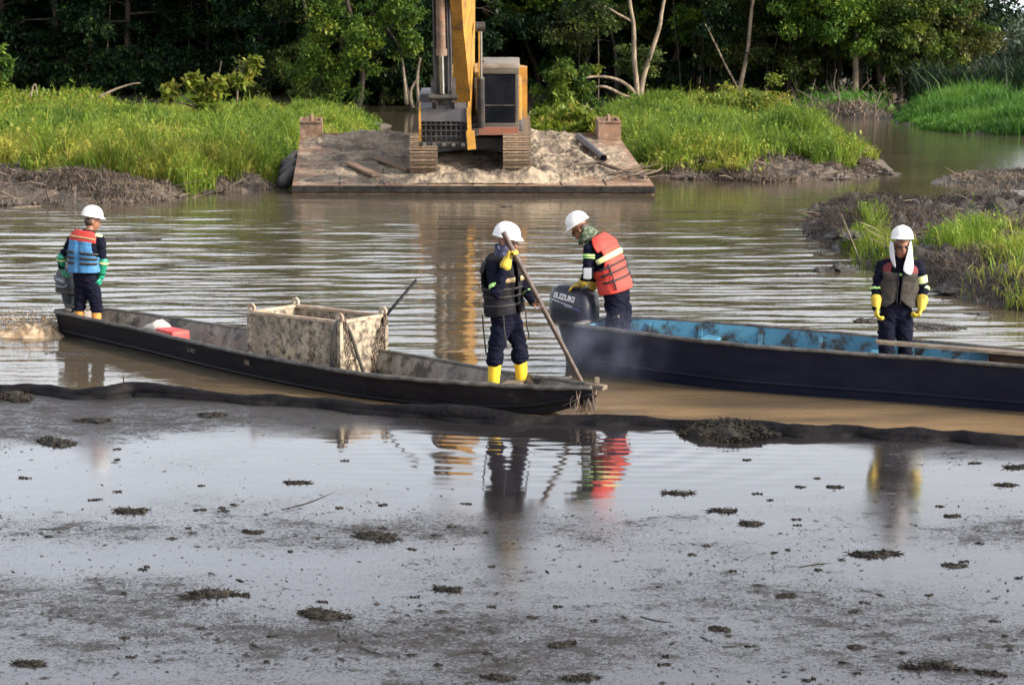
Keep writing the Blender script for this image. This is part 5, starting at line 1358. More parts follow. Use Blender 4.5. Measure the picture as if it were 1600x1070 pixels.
chain([BP(1, .99, zt_ - .06) + e_ * 1.3, BP(1, .78, zt_ - .25) + e_, BP(1, .70, zb_ + .1) + e_], skip)
hs_ = MB(); hs_.tube(spline([BP(.93, -.06, zt_ - .5), BP(.96, -.08, zt_ - .2), BP(1.0, -.02, zt_ + .02), BP(1.03, .15, zt_ - .1), BP(1.05, .32, zt_ - .42), BP(1.06, .5, zb_ + .0)], 30), .019, 8)
tag(hs_.build('hose', M_rubber, smooth='all'), 'dark hose looped over the corner of the metal box', 'hose')
br = MB(); s0, s1_ = BP(.93, .80, .45), PD(651, 437, BP(1, .8, 0).y + .15); br.tube([s0 + (s0 - s1_) * .35, s1_], [.017, .017], 8)
tag(br.build('iron_bar', M_hull, smooth='all'), 'dark bar leaning out of the metal box to the upper right', 'bar')
# things lying in the canoe near the stern
M_redcloth = mat('red_plastic', (0.55, 0.05, 0.04), (0.45, 0.04, 0.04), 5, 0.5)
M_rag = mat('white_rag', (0.62, 0.58, 0.52), (0.45, 0.40, 0.35), 8, 0.9)
def inb1(i, f, z): p = N1[i].lerp(F1[i], f); p.z = z; return p
c0 = P(262, 520, .27) + (F1[10] - N1[10]).normalized() * .12; rt = MB(); dirx = (N1[12] - N1[6]).normalized()
rt.box(c0 + Vector((0, 0, -.1)), (.42, .24, .26), Matrix((dirx, Vector((0, 0, 1)).cross(dirx), Vector((0, 0, 1)))).transposed(), bevel=.03)
tag(rt.build('fuel_can', M_redcloth, smooth=True), 'red fuel can lying in the canoe between motor and box', 'fuel can')
rg = MB(); rng_ = np.random.default_rng(4); c1 = P(236, 513, .30) + (F1[9] - N1[9]).normalized() * .24 + Vector((0, 0, .03))
gx, gy = 16, 12; vs = []
for j in range(gy):
    for i in range(gx):
        u, v = i / (gx - 1) - .5, j / (gy - 1) - .5
        h = .10 * max(0, 1 - (abs(u) * 2) ** 2) * max(0, 1 - (abs(v) * 2) ** 2) + .05 * float(fbm(np.array([u * 7.]), np.array([v * 6.]), 2, 3)[0])
        vs.append(c1 + dirx * (u * .42) + Vector((-dirx.y, dirx.x, 0)) * (v * .24) + Vector((0, 0, h - .10)))
rg.add(vs, [(j * gx + i, j * gx + i + 1, (j + 1) * gx + i + 1, (j + 1) * gx + i) for j in range(gy - 1) for i in range(gx - 1)])
ro = rg.build('rag', M_rag, smooth='all'); tag(ro, 'crumpled whitish rag beside the red fuel can in the canoe', 'rag')
ro.modifiers.new('s', 'SOLIDIFY').thickness = .012
for nm, c_ in (('crate', c1),):
    pass
# coil of rope in the bow, weeds hanging from it
cr_ = MB(); cc = P(880, 600, .24) + Vector((-.12, .10, 0))
cr_.tube([cc + Vector((.16 * math.cos(t) * (1 + .02 * t), .07 * math.sin(t), .0 + .005 * t + .01 * math.sin(3 * t))) for t in np.linspace(0, 12.5, 60)], .018, 6)
tag(cr_.build('rope_coil', M_rubber, smooth='all'), 'dark coil of rope in the bow of the canoe', 'rope')
wdm = MB(); wr = random.Random(8); c0 = P(914, 612, .26) + Vector((0, -.02, 0))
for k in range(70):
    p0 = c0 + Vector((wr.gauss(0, .05), wr.gauss(0, .03), wr.uniform(-.02, .04))); l = wr.uniform(.12, .26)
    p1 = p0 + Vector((wr.gauss(0, .03), wr.gauss(-.02, .02), -l * .5)); p2 = p0 + Vector((wr.gauss(-.01, .07), wr.gauss(-.02, .03), -l))
    wdm.tube([p0, p1, p2], [.007, .006, .002], 4)
tag(wdm.build('hanging_weed', M_stick), 'bunch of wet roots hanging from the bow of the canoe', 'weeds')

# ================================================================== OIL BARRIER
M_boom = mat('black_barrier', (0.005, 0.005, 0.007), (0.011, 0.010, 0.011), 5, 0.62, 0.7, 10, dirt=((0.028, 0.025, 0.025), 4, 0.58, 0.74), rough2=0.85, bdist=0.03, spec=0.08)
bs_ = spline(BOOM, 260); mb = MB(); rings = []
for i, p in enumerate(bs_):
    d = (bs_[min(i + 1, 259)] - bs_[max(i - 1, 0)]); d.z = 0; d.normalize(); nrm = Vector((-d.y, d.x, 0))
    s_ = i / 259 * 34
    ch = float(fbm(np.array([s_ * .55]), np.array([.7]), 15, 3)[0])                   # long slack waves of the tube
    rr_ = .042 + .05 * ch
    zc = -.005 + .085 * ch + .018 * math.sin(s_ * .9)
    ring_ = []
    for k in range(14):
        t = 2 * math.pi * k / 14; wr_ = 1 + .10 * float(vnoise(np.array([s_ * 6.]), np.array([k * .9]), 7)[0])
        q_ = Vector((p.x, p.y, 0)) + nrm * (rr_ * 1.1 * math.cos(t) * wr_) + Vector((0, 0, zc + rr_ * math.sin(t) * wr_))
        ring_.append(q_)
    rings.append(ring_)
mb.loft(rings)
bo_ = empty('oil_barrier', (0, bs_[130].y, 0), 'long black floating oil barrier stretched across the water', 'oil barrier')
mb.build('float_tube', M_boom, bo_, 'all')
sk = MB(); vs = []
for i, p in enumerate(bs_): 
    d = (bs_[min(i + 1, 259)] - bs_[max(i - 1, 0)]); d.z = 0; d.normalize(); nrm = Vector((-d.y, d.x, 0))
    s_ = i / 259 * 34; wv = .05 * math.sin(s_ * 2.3) + .03 * math.sin(s_ * 5.1)
    vs += [Vector((p.x, p.y, .06)) - nrm * .08, Vector((p.x, p.y, .03)) - nrm * (.14 + wv * .7), Vector((p.x, p.y, -.25)) - nrm * (.13 + wv)]
sk.add(vs, [(i * 3 + j, i * 3 + j + 1, i * 3 + j + 4, i * 3 + j + 3) for i in range(259) for j in (0, 1)])
sk.build('skirt', M_boom, bo_, 'all')

# ================================================================== FLOATING DEBRIS
M_debris = mat('oily_debris', (0.010, 0.009, 0.008), (0.024, 0.020, 0.016), 14, 0.7, 0.4, 40, dirt=((0.10, 0.072, 0.048), 11, 0.60, 0.72), spec=0.25)
def debris_mesh(seed, L, W, H, nf, fl=.10, jag=1.0):
    rr_ = random.Random(seed); m = MB(); n = 14
    sx = rr_.uniform(0, 50)
    rings = []
    for i in range(9):
        t = i / 8; w_ = W / 2 * math.sin(math.pi * (.06 + .88 * t)) ** .7 * rr_.uniform(1 - .35 * jag, 1 + .2 * jag); h_ = H * math.sin(math.pi * (.06 + .88 * t)) * rr_.uniform(1 - .55 * jag, 1 + .1 * jag) * (.8 if jag < 1 else 1); x = (t - .5) * L; yo = rr_.gauss(0, W * .07)
        rings.append([Vector((x + rr_.gauss(0, L * .02), yo + w_ * math.cos(2 * math.pi * k / n) * rr_.uniform(.8, 1.2), max(-.03, h_ * math.sin(2 * math.pi * k / n) * rr_.uniform(1 - .5 * jag, 1 + .25 * jag)))) for k in range(n)])
    m.loft(rings)
    for k in range(nf):
        t = rr_.uniform(-.5, .5); wy = rr_.uniform(-.5, .5) * W * math.cos(t * 2.6); z = H * .8 * max(0, 1 - (2 * t) ** 2) * max(.1, 1 - (2 * wy / W) ** 2) * rr_.uniform(.3, 1.1)
        a = rr_.uniform(0, 6.283); l = fl * rr_.uniform(.3, 1.2); e = rr_.gauss(.05, .28)
        p0 = Vector((t * L, wy, max(z, .004))); p1 = p0 + Vector((math.cos(a) * math.cos(e), math.sin(a) * math.cos(e), abs(math.sin(e)) * .8)) * l
        r_ = rr_.uniform(.002, .005) * (1 + L); m.tube([p0, p0.lerp(p1, .5) + Vector((0, 0, rr_.gauss(0, .1) * l)), p1], [r_, r_, r_ * .4], 3, caps=False)
    return m.mesh('debris', M_debris)
def lobed_debris(seed, L, W, H, nf, fl, jag):
    if L < .09 or jag < 1: return debris_mesh(seed, L, W, H, nf, fl, jag)
    q = random.Random(seed); parts = []; n = q.choice((3, 4, 5)); bm = bmesh.new()
    for k in range(n):
        t = (k + .5) / n - .5; sz = q.uniform(.58, .8) * (1.15 - abs(t))
        m = debris_mesh(seed * 11 + k, L * sz, W * sz * q.uniform(.5, 1.0), H * q.uniform(.45, 1.1), max(12, nf // n), fl)
        m.transform(Matrix.Translation((t * L * .75, q.gauss(0, W * .12), 0)) @ Matrix.Rotation(q.uniform(-.7, .7), 4, 'Z')); bm.from_mesh(m); bpy.data.meshes.remove(m)
    me = bpy.data.meshes.new('debris'); bm.to_mesh(me); bm.free(); me.materials.append(M_debris); return me
def debris(px, py, wpx, hpx, label, cat='debris', group=None, z=.02, rot=None, name='debris_clump', seed=None, nf=None, tall=.16):
    p = P(px, py + hpx * .12, z); s_ = (P(px + 50, py, z) - P(px - 50, py, z)).length / 100
    fs_ = HC / p.y; L = wpx * s_; H = hpx * s_ * .34 * tall / .16; W = min(1.1 * L, max(.25 * L, hpx * s_ * .62 / fs_))
    seed = seed or int(px * 7 + py)
    me = lobed_debris(seed, L, W, H, nf or int(40 + 420 * L), min(.055, max(.02, L * .2)), .3 if nf and nf > 1000 else 1.0)
    o = bpy.data.objects.new(name, me); COL.objects.link(o); o.location = p; o.rotation_euler = (0, 0, rot if rot is not None else random.Random(seed).uniform(-.35, .35))
    return tag(o, label, cat, group)
debris(88, 688, 62, 26, 'dark shaggy clump of weeds on the oil below the left end of the barrier')
debris(145, 655, 56, 16, 'flat dark weed patch just below the barrier at far left')
debris(330, 647, 45, 12, 'brownish weed patch below the barrier under the metal box')
debris(202, 797, 50, 14, 'brown flat clump of debris left of centre on the oil')
debris(590, 835, 66, 26, 'dark feathery debris patch left of the long reflection')
debris(326, 925, 82, 22, 'long raised weed clump with bent twigs at lower left')
debris(376, 928, 28, 8, 'short weed bit touching the long clump at lower left')
debris(505, 956, 80, 28, 'long diagonal weed clump at the lower centre left', rot=-.45)
debris(697, 919, 46, 17, 'round dark weed clump below centre')
debris(48, 1032, 50, 24, 'shaggy upright weed tuft near the bottom left corner')
debris(780, 1055, 50, 26, 'twiggy clump at the bottom edge centre')
debris(906, 1058, 52, 22, 'rounded clump at the bottom edge right of centre')
debris(880, 1005, 46, 15, 'flat frayed clump above the bottom edge centre right', rot=.3)
debris(1365, 864, 74, 17, 'long flat weed mat below the reflection of the man with the towel')
debris(1492, 883, 34, 12, 'small dark lump right of the long flat weed mat')
debris(1172, 816, 34, 14, 'pointed reddish lump on the oil right of centre')
debris(1228, 930, 30, 13, 'dark frayed lump on the oil at lower right of centre')
debris(1124, 980, 36, 14, 'dark oval lump at lower right of centre', rot=-.3)
debris(1336, 1010, 22, 10, 'small slanting dark lump at lower right', rot=-.4)
debris(1455, 1040, 90, 17, 'long ragged weed mat near the bottom right corner')
debris(1548, 1050, 44, 14, 'brownish weed scrap in the bottom right corner', rot=-.3)
debris(1488, 805, 24, 10, 'small knobbly lump at right on the oil')
debris(1572, 757, 34, 8, 'thin weed strip at the right edge')
debris(1590, 728, 44, 10, 'dark stick like lump at the right edge below the barrier')
debris(1130, 797, 44, 8, 'pair of small lumps joined in a strip right of centre')
debris(466, 753, 38, 8, 'flat dark strip left of the boots reflection')
debris(395, 830, 34, 9, 'small dark floating scrap between the two left clumps')
debris(1305, 760, 26, 6, 'tiny floating scrap left of the dark reflection at right')
debris(1060, 770, 44, 7, 'thin floating strip below the barrier right of centre')
debris(1140, 672, 150, 44, 'big heap of shredded roots against the near side of the barrier', nf=4500, seed=99, tall=.26)
debris(20, 618, 60, 30, 'brown root heap at the left end of the barrier', nf=260, z=.03)
_dr = random.Random(31)
for k in range(80):
    py = 690 + 375 * _dr.random() ** .8; px = _dr.uniform(5, 1595)
    if 600 < px < 1000 and py < 770: continue
    debris(px, py, _dr.uniform(7, 22), _dr.uniform(2.5, 5), 'tiny dark scrap of debris scattered on the oil film', 'debris', 'tiny scraps on the oil', seed=600 + k, name='debris_scrap', nf=14)
# crumbs too small and many to count
rng = np.random.default_rng(91); n = 26000
py_ = 665 + 420 * rng.uniform(0, 1, n) ** .9; px_ = rng.uniform(-60, 1660, n)
u_ = (px_ - 800) / FPX; v_ = (535 - py_) / FPX; dz_ = -_sp + v_ * _cp; t_ = (.024 - HC) / dz_
X_ = u_ * t_; Y_ = (_cp + v_ * _sp) * t_
sc_ = oil_scum(X_, Y_, 0 * X_); cl_ = np.clip((fbm(X_ * 2.2, Y_ * 2.2, 83, 4) - .42) * 6, 0, 1.3)
kp = (rng.uniform(0, 1, n) < (.04 + sc_ * .55) * (.12 + cl_)) & (Y_ < np.interp(X_, BX, BY) - .12)
X_, Y_ = X_[kp], Y_[kp]; m_n = len(X_)
sz = rng.exponential(.0017, m_n) + .0010; an = rng.normal(0, .8, m_n); asp = rng.uniform(1.5, 9, m_n)
V = np.empty((m_n, 5, 3)); ca, sa = np.cos(an), np.sin(an)
for k, (a_, b_, h_) in enumerate(((-1, 0, 0), (0, -1, .1), (1, 0, 0), (0, 1, .1), (0, 0, 1))):
    V[:, k, 0] = X_ + ca * a_ * sz * asp * .6 - sa * b_ * sz * .8; V[:, k, 1] = Y_ + sa * a_ * sz * asp * .6 + ca * b_ * sz * .8; V[:, k, 2] = .022 + h_ * sz * .9
b_ = np.arange(m_n)[:, None] * 5
F_ = np.concatenate([b_ + np.array([[0, 1, 4]]), b_ + np.array([[1, 2, 4]]), b_ + np.array([[2, 3, 4]]), b_ + np.array([[3, 0, 4]])])
tag(link_mesh('debris_crumbs', mesh_np('debris_crumbs', V.reshape(-1, 3), [F_], False, None, [M_debris]), origin=(0, 14, 0)), 'fine dark crumbs and fibres floating on the oil film', 'debris', kind='stuff')

# mud lumps and weeds in the open water
def mud_lump(px, py, wpx, hpx, label, nf=40):
    o = debris(px, py, wpx, hpx, label, 'mud lump', None, .0, name='mud_lump', nf=nf); o.data.materials.clear(); o.data.materials.append(M_mud_grey); return o
mud_lump(1302, 418, 70, 32, 'dark mud lump in the water left of the right mud bank', 120)
mud_lump(1281, 396, 18, 18, 'small knob of mud sticking up left of the bank', 20)
mud_lump(1256, 430, 30, 10, 'low mud scrap left of the dark mud lump', 20)
mud_lump(1463, 508, 84, 24, 'heap of dark roots in the water right of the man with the towel', 320)
mud_lump(1355, 500, 36, 22, 'tangle of curved dark stems left of the man with the towel', 160)
mud_lump(1530, 490, 40, 8, 'thin weed scrap on the water below the right bank', 40)
mud_lump(1175, 512, 40, 7, 'thin weed scrap on the water behind the blue boat', 20)
mud_lump(205, 372, 90, 9, 'brown streak of weeds on the water right of the man with the blue vest', 60)
mud_lump(790, 322, 18, 8, 'tiny green tuft floating before the barge', 30)
mud_lump(110, 552, 80, 8, 'muddy foam and weeds under the stern of the canoe', 60)
st_ = MB(); st_.tube([P(193, 590, -.05), P(193, 588, .06)], [.008, .007], 6); tag(st_.build('twig', M_stick), 'single thin twig standing in the water left of the barrier', 'twig')
st_ = MB(); st_.tube([P(1345, 410, .05) , PD(1315, 335, 33.5)], [.008, .006], 6)
tag(st_.build('twig', M_stick_pale), 'long pale straight stick leaning on the right mud bank', 'stick')

# churned water at the grey motor
M_foam = mat('churned_water', (0.50, 0.39, 0.27), (0.27, 0.185, 0.11), 7, 0.35, 0.6, 18, dirt=((0.09, 0.075, 0.06), 4, .52, .66))
c0 = P(38, 525, 0); spm = MB(); gx, gy = 60, 30; vs = []
U_, V_ = np.meshgrid(np.linspace(-1, 1, gx), np.linspace(-1, 1, gy))
E = np.clip(1 - (np.abs(U_ - .25 * (U_ > .25)) ** 2.2), 0, 1) * np.clip(1 - V_ ** 2, 0, 1) ** .8
Hh = E * (.05 + .36 * fbm(U_ * 5, V_ * 4, 8, 4) ** 1.2 * np.clip(.6 + .4 * U_, .2, .85) * np.clip((1 - U_) * 3, 0, 1)) + .05 * E * np.abs(fbm(U_ * 16, V_ * 10, 12, 3) - .5) - .02
W_ = np.stack([c0.x + U_ * .52, c0.y + .15 + V_ * .45, Hh], -1).reshape(-1, 3)
idx = np.arange(gx * gy).reshape(gy, gx); q = np.stack([idx[:-1, :-1], idx[:-1, 1:], idx[1:, 1:], idx[1:, :-1]], -1).reshape(-1, 4)
rng = np.random.default_rng(6); nd = 900
dp = np.stack([c0.x + rng.uniform(-.6, .45, nd), c0.y + .15 + rng.normal(0, .18, nd), .05 + rng.beta(1.3, 3.2, nd) * .42], -1); dr = rng.uniform(.004, .013, nd)
oct_ = np.array([(1, 0, 0), (-1, 0, 0), (0, 1, 0), (0, -1, 0), (0, 0, 1.3), (0, 0, -1)]); of = np.array([(0, 2, 4), (2, 1, 4), (1, 3, 4), (3, 0, 4), (2, 0, 5), (1, 2, 5), (3, 1, 5), (0, 3, 5)])
DV = (dp[:, None, :] + oct_[None] * dr[:, None, None]).reshape(-1, 3); DF = (np.arange(nd)[:, None, None] * 6 + of[None]).reshape(-1, 3) + len(W_)
tag(link_mesh('water_splash', mesh_np('water_splash', np.concatenate([W_, DV]), [q, DF], True, None, [M_foam])), 'brown churned splash behind the grey outboard motor', 'splash', kind='stuff')
# ================================================================== PEOPLE
M_navy = mat('navy_coverall', (0.0035, 0.0042, 0.013), (0.006, 0.007, 0.017), 9, 0.9, 0.6, 26, dirt=((0.016, 0.014, 0.016), 6, .60, .80), bdist=0.008, spec=0.12)
M_skin = mat('skin', (0.22, 0.10, 0.055), (0.18, 0.08, 0.045), 12, 0.5, 0.1, 40)
M_hair = mat('dark_hair', (0.03, 0.018, 0.012), (0.05, 0.03, 0.02), 30, 0.6)
M_helmet = mat('white_helmet', (0.78, 0.78, 0.77), (0.72, 0.72, 0.70), 5, 0.3, 0.05, 30, dirt=((0.40, 0.36, 0.30), 9, .58, .74))
M_yglove = mat('yellow_glove', (0.60, 0.42, 0.04), (0.44, 0.30, 0.04), 12, 0.7, 0.4, 40, dirt=((0.10, 0.075, 0.03), 9, .54, .68), bdist=.004)
M_gglove = mat('green_glove', (0.012, 0.20, 0.12), (0.02, 0.28, 0.17), 8, 0.35, 0.3, 25, dirt=((0.015, 0.03, 0.025), 9, .56, .7), bdist=.004)
M_yboot = mat('yellow_boot', (0.75, 0.50, 0.03), (0.68, 0.44, 0.03), 6, 0.38, 0.08, 20, dirt=((0.30, 0.20, 0.04), 7, .6, .75))
M_oboot = mat('orange_boot', (0.62, 0.27, 0.05), (0.52, 0.21, 0.04), 6, 0.5, 0.1, 20)
M_dboot = mat('dark_boot', (0.02, 0.02, 0.022), (0.04, 0.035, 0.03), 6, 0.6, 0.2, 20)
M_vblue = mat('vest_blue', (0.035, 0.15, 0.33), (0.05, 0.19, 0.38), 9, 0.75, 0.4, 26, dirt=((0.05, 0.12, 0.20), 6, .6, .75), bdist=.006)
M_vred = mat('vest_red', (0.45, 0.035, 0.028), (0.38, 0.03, 0.025), 9, 0.75, 0.4, 26, bdist=.006)
M_vdark = mat('vest_charcoal', (0.008, 0.008, 0.012), (0.015, 0.014, 0.018), 9, 0.85, 0.5, 26, bdist=.006, spec=.2)
M_vorange = mat('vest_orange', (0.55, 0.045, 0.03), (0.47, 0.038, 0.028), 9, 0.72, 0.4, 26, bdist=.006)
M_volive = mat('vest_olive', (0.024, 0.021, 0.019), (0.042, 0.036, 0.030), 9, 0.85, 0.7, 26, dirt=((0.03, 0.026, 0.024), 6, .5, .66), bdist=.006)
M_vmaroon = mat('vest_maroon', (0.17, 0.022, 0.028), (0.13, 0.02, 0.025), 9, 0.8, 0.4, 26)
M_strap = mat('black_strap', (0.012, 0.012, 0.014), (0.02, 0.02, 0.022), 9, 0.7)
M_reflect = mat('reflective_stripe', (0.62, 0.66, 0.30), (0.50, 0.55, 0.26), 20, 0.35)
M_lime = mat('lime_stripe', (0.42, 0.75, 0.22), (0.36, 0.66, 0.2), 20, 0.45)
M_tan = mat('tan_stripe', (0.40, 0.30, 0.16), (0.30, 0.22, 0.12), 20, 0.6)
M_towel = mat('white_towel', (0.70, 0.68, 0.70), (0.60, 0.58, 0.60), 8, 0.95, 0.4, 40, bdist=.004)
M_band = mat('patterned_bandana', (0.035, 0.035, 0.09), (0.30, 0.30, 0.40), 42, 0.85, 0.3, 30, lo=.58, hi=.62)
M_green_scarf = mat('green_scarf', (0.05, 0.075, 0.045), (0.16, 0.19, 0.13), 26, 0.9, 0.3, 30, lo=.48, hi=.56)
M_shade = mat('dark_lens', (0.008, 0.008, 0.009), (0.012, 0.01, 0.01), 4, 0.08)
M_lip = mat('lips', (0.16, 0.055, 0.045), None, 8, .5)

def seg_d(p, a, b, ra, rb):
    a, b = np.array(a), np.array(b); ab = b - a
    t = np.clip(((p - a) @ ab) / (ab @ ab + 1e-12), 0, 1)
    return np.linalg.norm(p - a - t[:, None] * ab, axis=1) - (ra + (rb - ra) * t)

def remeshed(mb, voxel, it=4):
    me = mb.mesh('tmp', [])
    o = bpy.data.objects.new('tmp', me); COL.objects.link(o)
    r = o.modifiers.new('r', 'REMESH'); r.mode = 'VOXEL'; r.voxel_size = voxel; r.adaptivity = 0
    s = o.modifiers.new('s', 'SMOOTH'); s.factor = .5; s.iterations = it
    dg = bpy.context.evaluated_depsgraph_get()
    out = bpy.data.meshes.new_from_object(o.evaluated_get(dg)); bpy.data.objects.remove(o); bpy.data.meshes.remove(me)
    out.polygons.foreach_set('use_smooth', [True] * len(out.polygons))
    return out

class Torso:
    TS = [0.0, .12, .30, .45, .62, .78, .88, .95, 1.0]
    WA = [.120, .165, .160, .150, .168, .185, .180, .125, .068]
    DB = [.085, .120, .115, .108, .120, .120, .100, .082, .064]
    def __init__(s, pelvis, neck, hip_r, sh_r, bend=(0, 0, 0), k=1.0):
        s.p, s.n, s.hr, s.sr, s.b, s.k = Vector(pelvis), Vector(neck), Vector(hip_r).normalized(), Vector(sh_r).normalized(), Vector(bend), k
    def frame(s, t):
        c = s.p.lerp(s.n, t) + s.b * (4 * t * (1 - t))
        up = ((s.n - s.p) + s.b * (4 * (1 - 2 * t))).normalized()
        r = s.hr.lerp(s.sr, min(1, max(0, t))); r = (r - up * r.dot(up)).normalized(); f = up.cross(r)
        return c, r, f, up, float(np.interp(t, s.TS, s.WA)) * s.k, float(np.interp(t, s.TS, s.DB)) * s.k
    def pt(s, t, a, off=0.0, e=.82):
        c, r, f, up, A, B = s.frame(t)
        sn, cs = math.sin(a), math.cos(a)
        return c + r * ((A + off) * math.copysign(abs(sn) ** e, sn)) + f * ((B + off) * math.copysign(abs(cs) ** e, cs))
    def loft(s, mb, n=24):
        mb.loft([[s.pt(t, 2 * math.pi * k / n) for k in range(n)] for t in np.linspace(0, 1, 22)])
    def patch(s, name, t0, t1, nt, a0, a1, na, off, material, parent, base, thick=.02, keep=None, sub=1):
        ts = np.linspace(t0, t1, nt); an = np.linspace(a0, a1, na); vs = []
        for t in ts:
            for a in an:
                vs.append(Vector(base) + s.pt(t, a, (off(t, a) if callable(off) else off) + (.014 * (float(fbm(np.array([t * 11.]), np.array([a * 3.3]), len(name) + nt, 3)[0]) - .5) if nt > 4 else 0)))
        fs = [(j * na + i, j * na + i + 1, (j + 1) * na + i + 1, (j + 1) * na + i) for j in range(nt - 1) for i in range(na - 1)
              if keep is None or keep((ts[j] + ts[j + 1]) / 2, (an[i] + an[i + 1]) / 2)]
        m = MB(); m.add(vs, fs); me = m.mesh(name, material, 'all')
        bm = bmesh.new(); bm.from_mesh(me); bmesh.ops.delete(bm, geom=[v for v in bm.verts if not v.link_faces], context='VERTS')
        bm.normal_update()
        cen = Vector(base) + s.frame((t0 + t1) / 2)[0]
        if sum((f.calc_center_median() - cen).dot(f.normal) for f in bm.faces) < 0: bmesh.ops.reverse_faces(bm, faces=bm.faces)
        bm.to_mesh(me); bm.free()
        o = link_mesh(name, me, parent)
        md = o.modifiers.new('thick', 'SOLIDIFY'); md.thickness = thick; md.offset = 1.0
        if sub: sm = o.modifiers.new('sub', 'SUBSURF'); sm.levels = sub; sm.render_levels = sub
        return o
    def strap(s, t, a0, a1, w, off, material, parent, base, name='strap'):
        L = (s.n - s.p).length
        return s.patch(name, t - w / L / 2, t + w / L / 2, 2, a0, a1, 18, off, material, parent, base, .006, sub=0)

def hand_caps(wrist, d, n, thumb_side, curl=(.5, .6, .5), g=1.0, spread=.06):
    """capsules of a hand: d finger direction, n palm normal (fingers curl towards n)"""
    d, n = Vector(d).normalized(), Vector(n); n = (n - d * n.dot(d)).normalized(); l = d.cross(n) * thumb_side; w = Vector(wrist); caps = []
    kn = []
    for i in range(4):
        q = w + d * (.092 - .006 * abs(i - 1)) + l * ((1.5 - i) * .0215); kn.append(q)
        caps.append((w + l * ((1.5 - i) * .013), q, .017 * g, .0145 * g))
    for i, Lf in enumerate((.95, 1.05, 1.0, .8)):
        q = kn[i]; ang = 0; dd = (d + l * ((1.5 - i) * spread)).normalized(); r = .0105 * g
        for c_, L0 in zip(curl, (.045, .028, .022)):
            ang += c_; v = dd * math.cos(ang) + n * math.sin(ang); e = q + v * (L0 * Lf); caps.append((q, e, r, r * .9)); q = e; r *= .9
    q = w + d * .025 + l * .030; v = (d * .55 + l * .65 + n * .35).normalized(); e = q + v * .045; caps.append((w + d * .01 + l * .012, q, .016 * g, .015 * g)); caps.append((q, e, .0135 * g, .012 * g))
    v2 = (d * .75 + l * .05 + n * (.35 + .5 * curl[0])).normalized(); e2 = e + v2 * .032; caps.append((e, e2, .012 * g, .0095 * g)); return caps

def head_frame(center, fwd, up):
    f = Vector(fwd).normalized(); u = Vector(up); u = (u - f * u.dot(f)).normalized(); r = f.cross(u)
    return Matrix((r, f, u)).transposed(), Vector(center)

def helmet(parent, base, center, rot, k=1.0):
    m = MB(); nA, nz = 40, 10; base = Vector(base)
    def rr_(a): return (.118 * math.cos(a) ** 2 + .142 * math.sin(a) ** 2)         # a=pi/2 front
    rings = []
    for j in range(nz + 1):
        t = j / nz * math.pi / 2; ring = []
        for i in range(nA):
            a = 2 * math.pi * i / nA; r = rr_(a) * math.cos(t) ** .85
            z = .135 * math.sin(t) ** .92
            if j == nz: r = .004
            ridge = .007 * math.exp(-((math.cos(a) * r) / .02) ** 2) * math.sin(t)
            ring.append(base + center + rot @ (Vector((r * math.cos(a), r * math.sin(a) - .012, z + ridge + .045)) * k))
        rings.append(ring)
    brim_o, brim_i = [], []
    for i in range(nA):
        a = 2 * math.pi * i / nA; f = max(0, math.sin(a)) ** 2.2; ex = .012 + .055 * f
        r = rr_(a); dz = .045 - .012 - .016 * f
        brim_o.append(base + center + rot @ (Vector(((r + ex * .9) * math.cos(a), (r + ex) * math.sin(a) - .012, dz)) * k))
        brim_i.append(base + center + rot @ (Vector(((r - .006) * math.cos(a), (r - .006) * math.sin(a) - .012, .040)) * k))
    m.loft([brim_i, brim_o] + rings, closed=True, caps=False)
    o = m.build('helmet', M_helmet, parent, 'all'); md = o.modifiers.new('t', 'SOLIDIFY'); md.thickness = .004; md.offset = 0
    sm = o.modifiers.new('sub', 'SUBSURF'); sm.levels = 1; sm.render_levels = 1
    return o

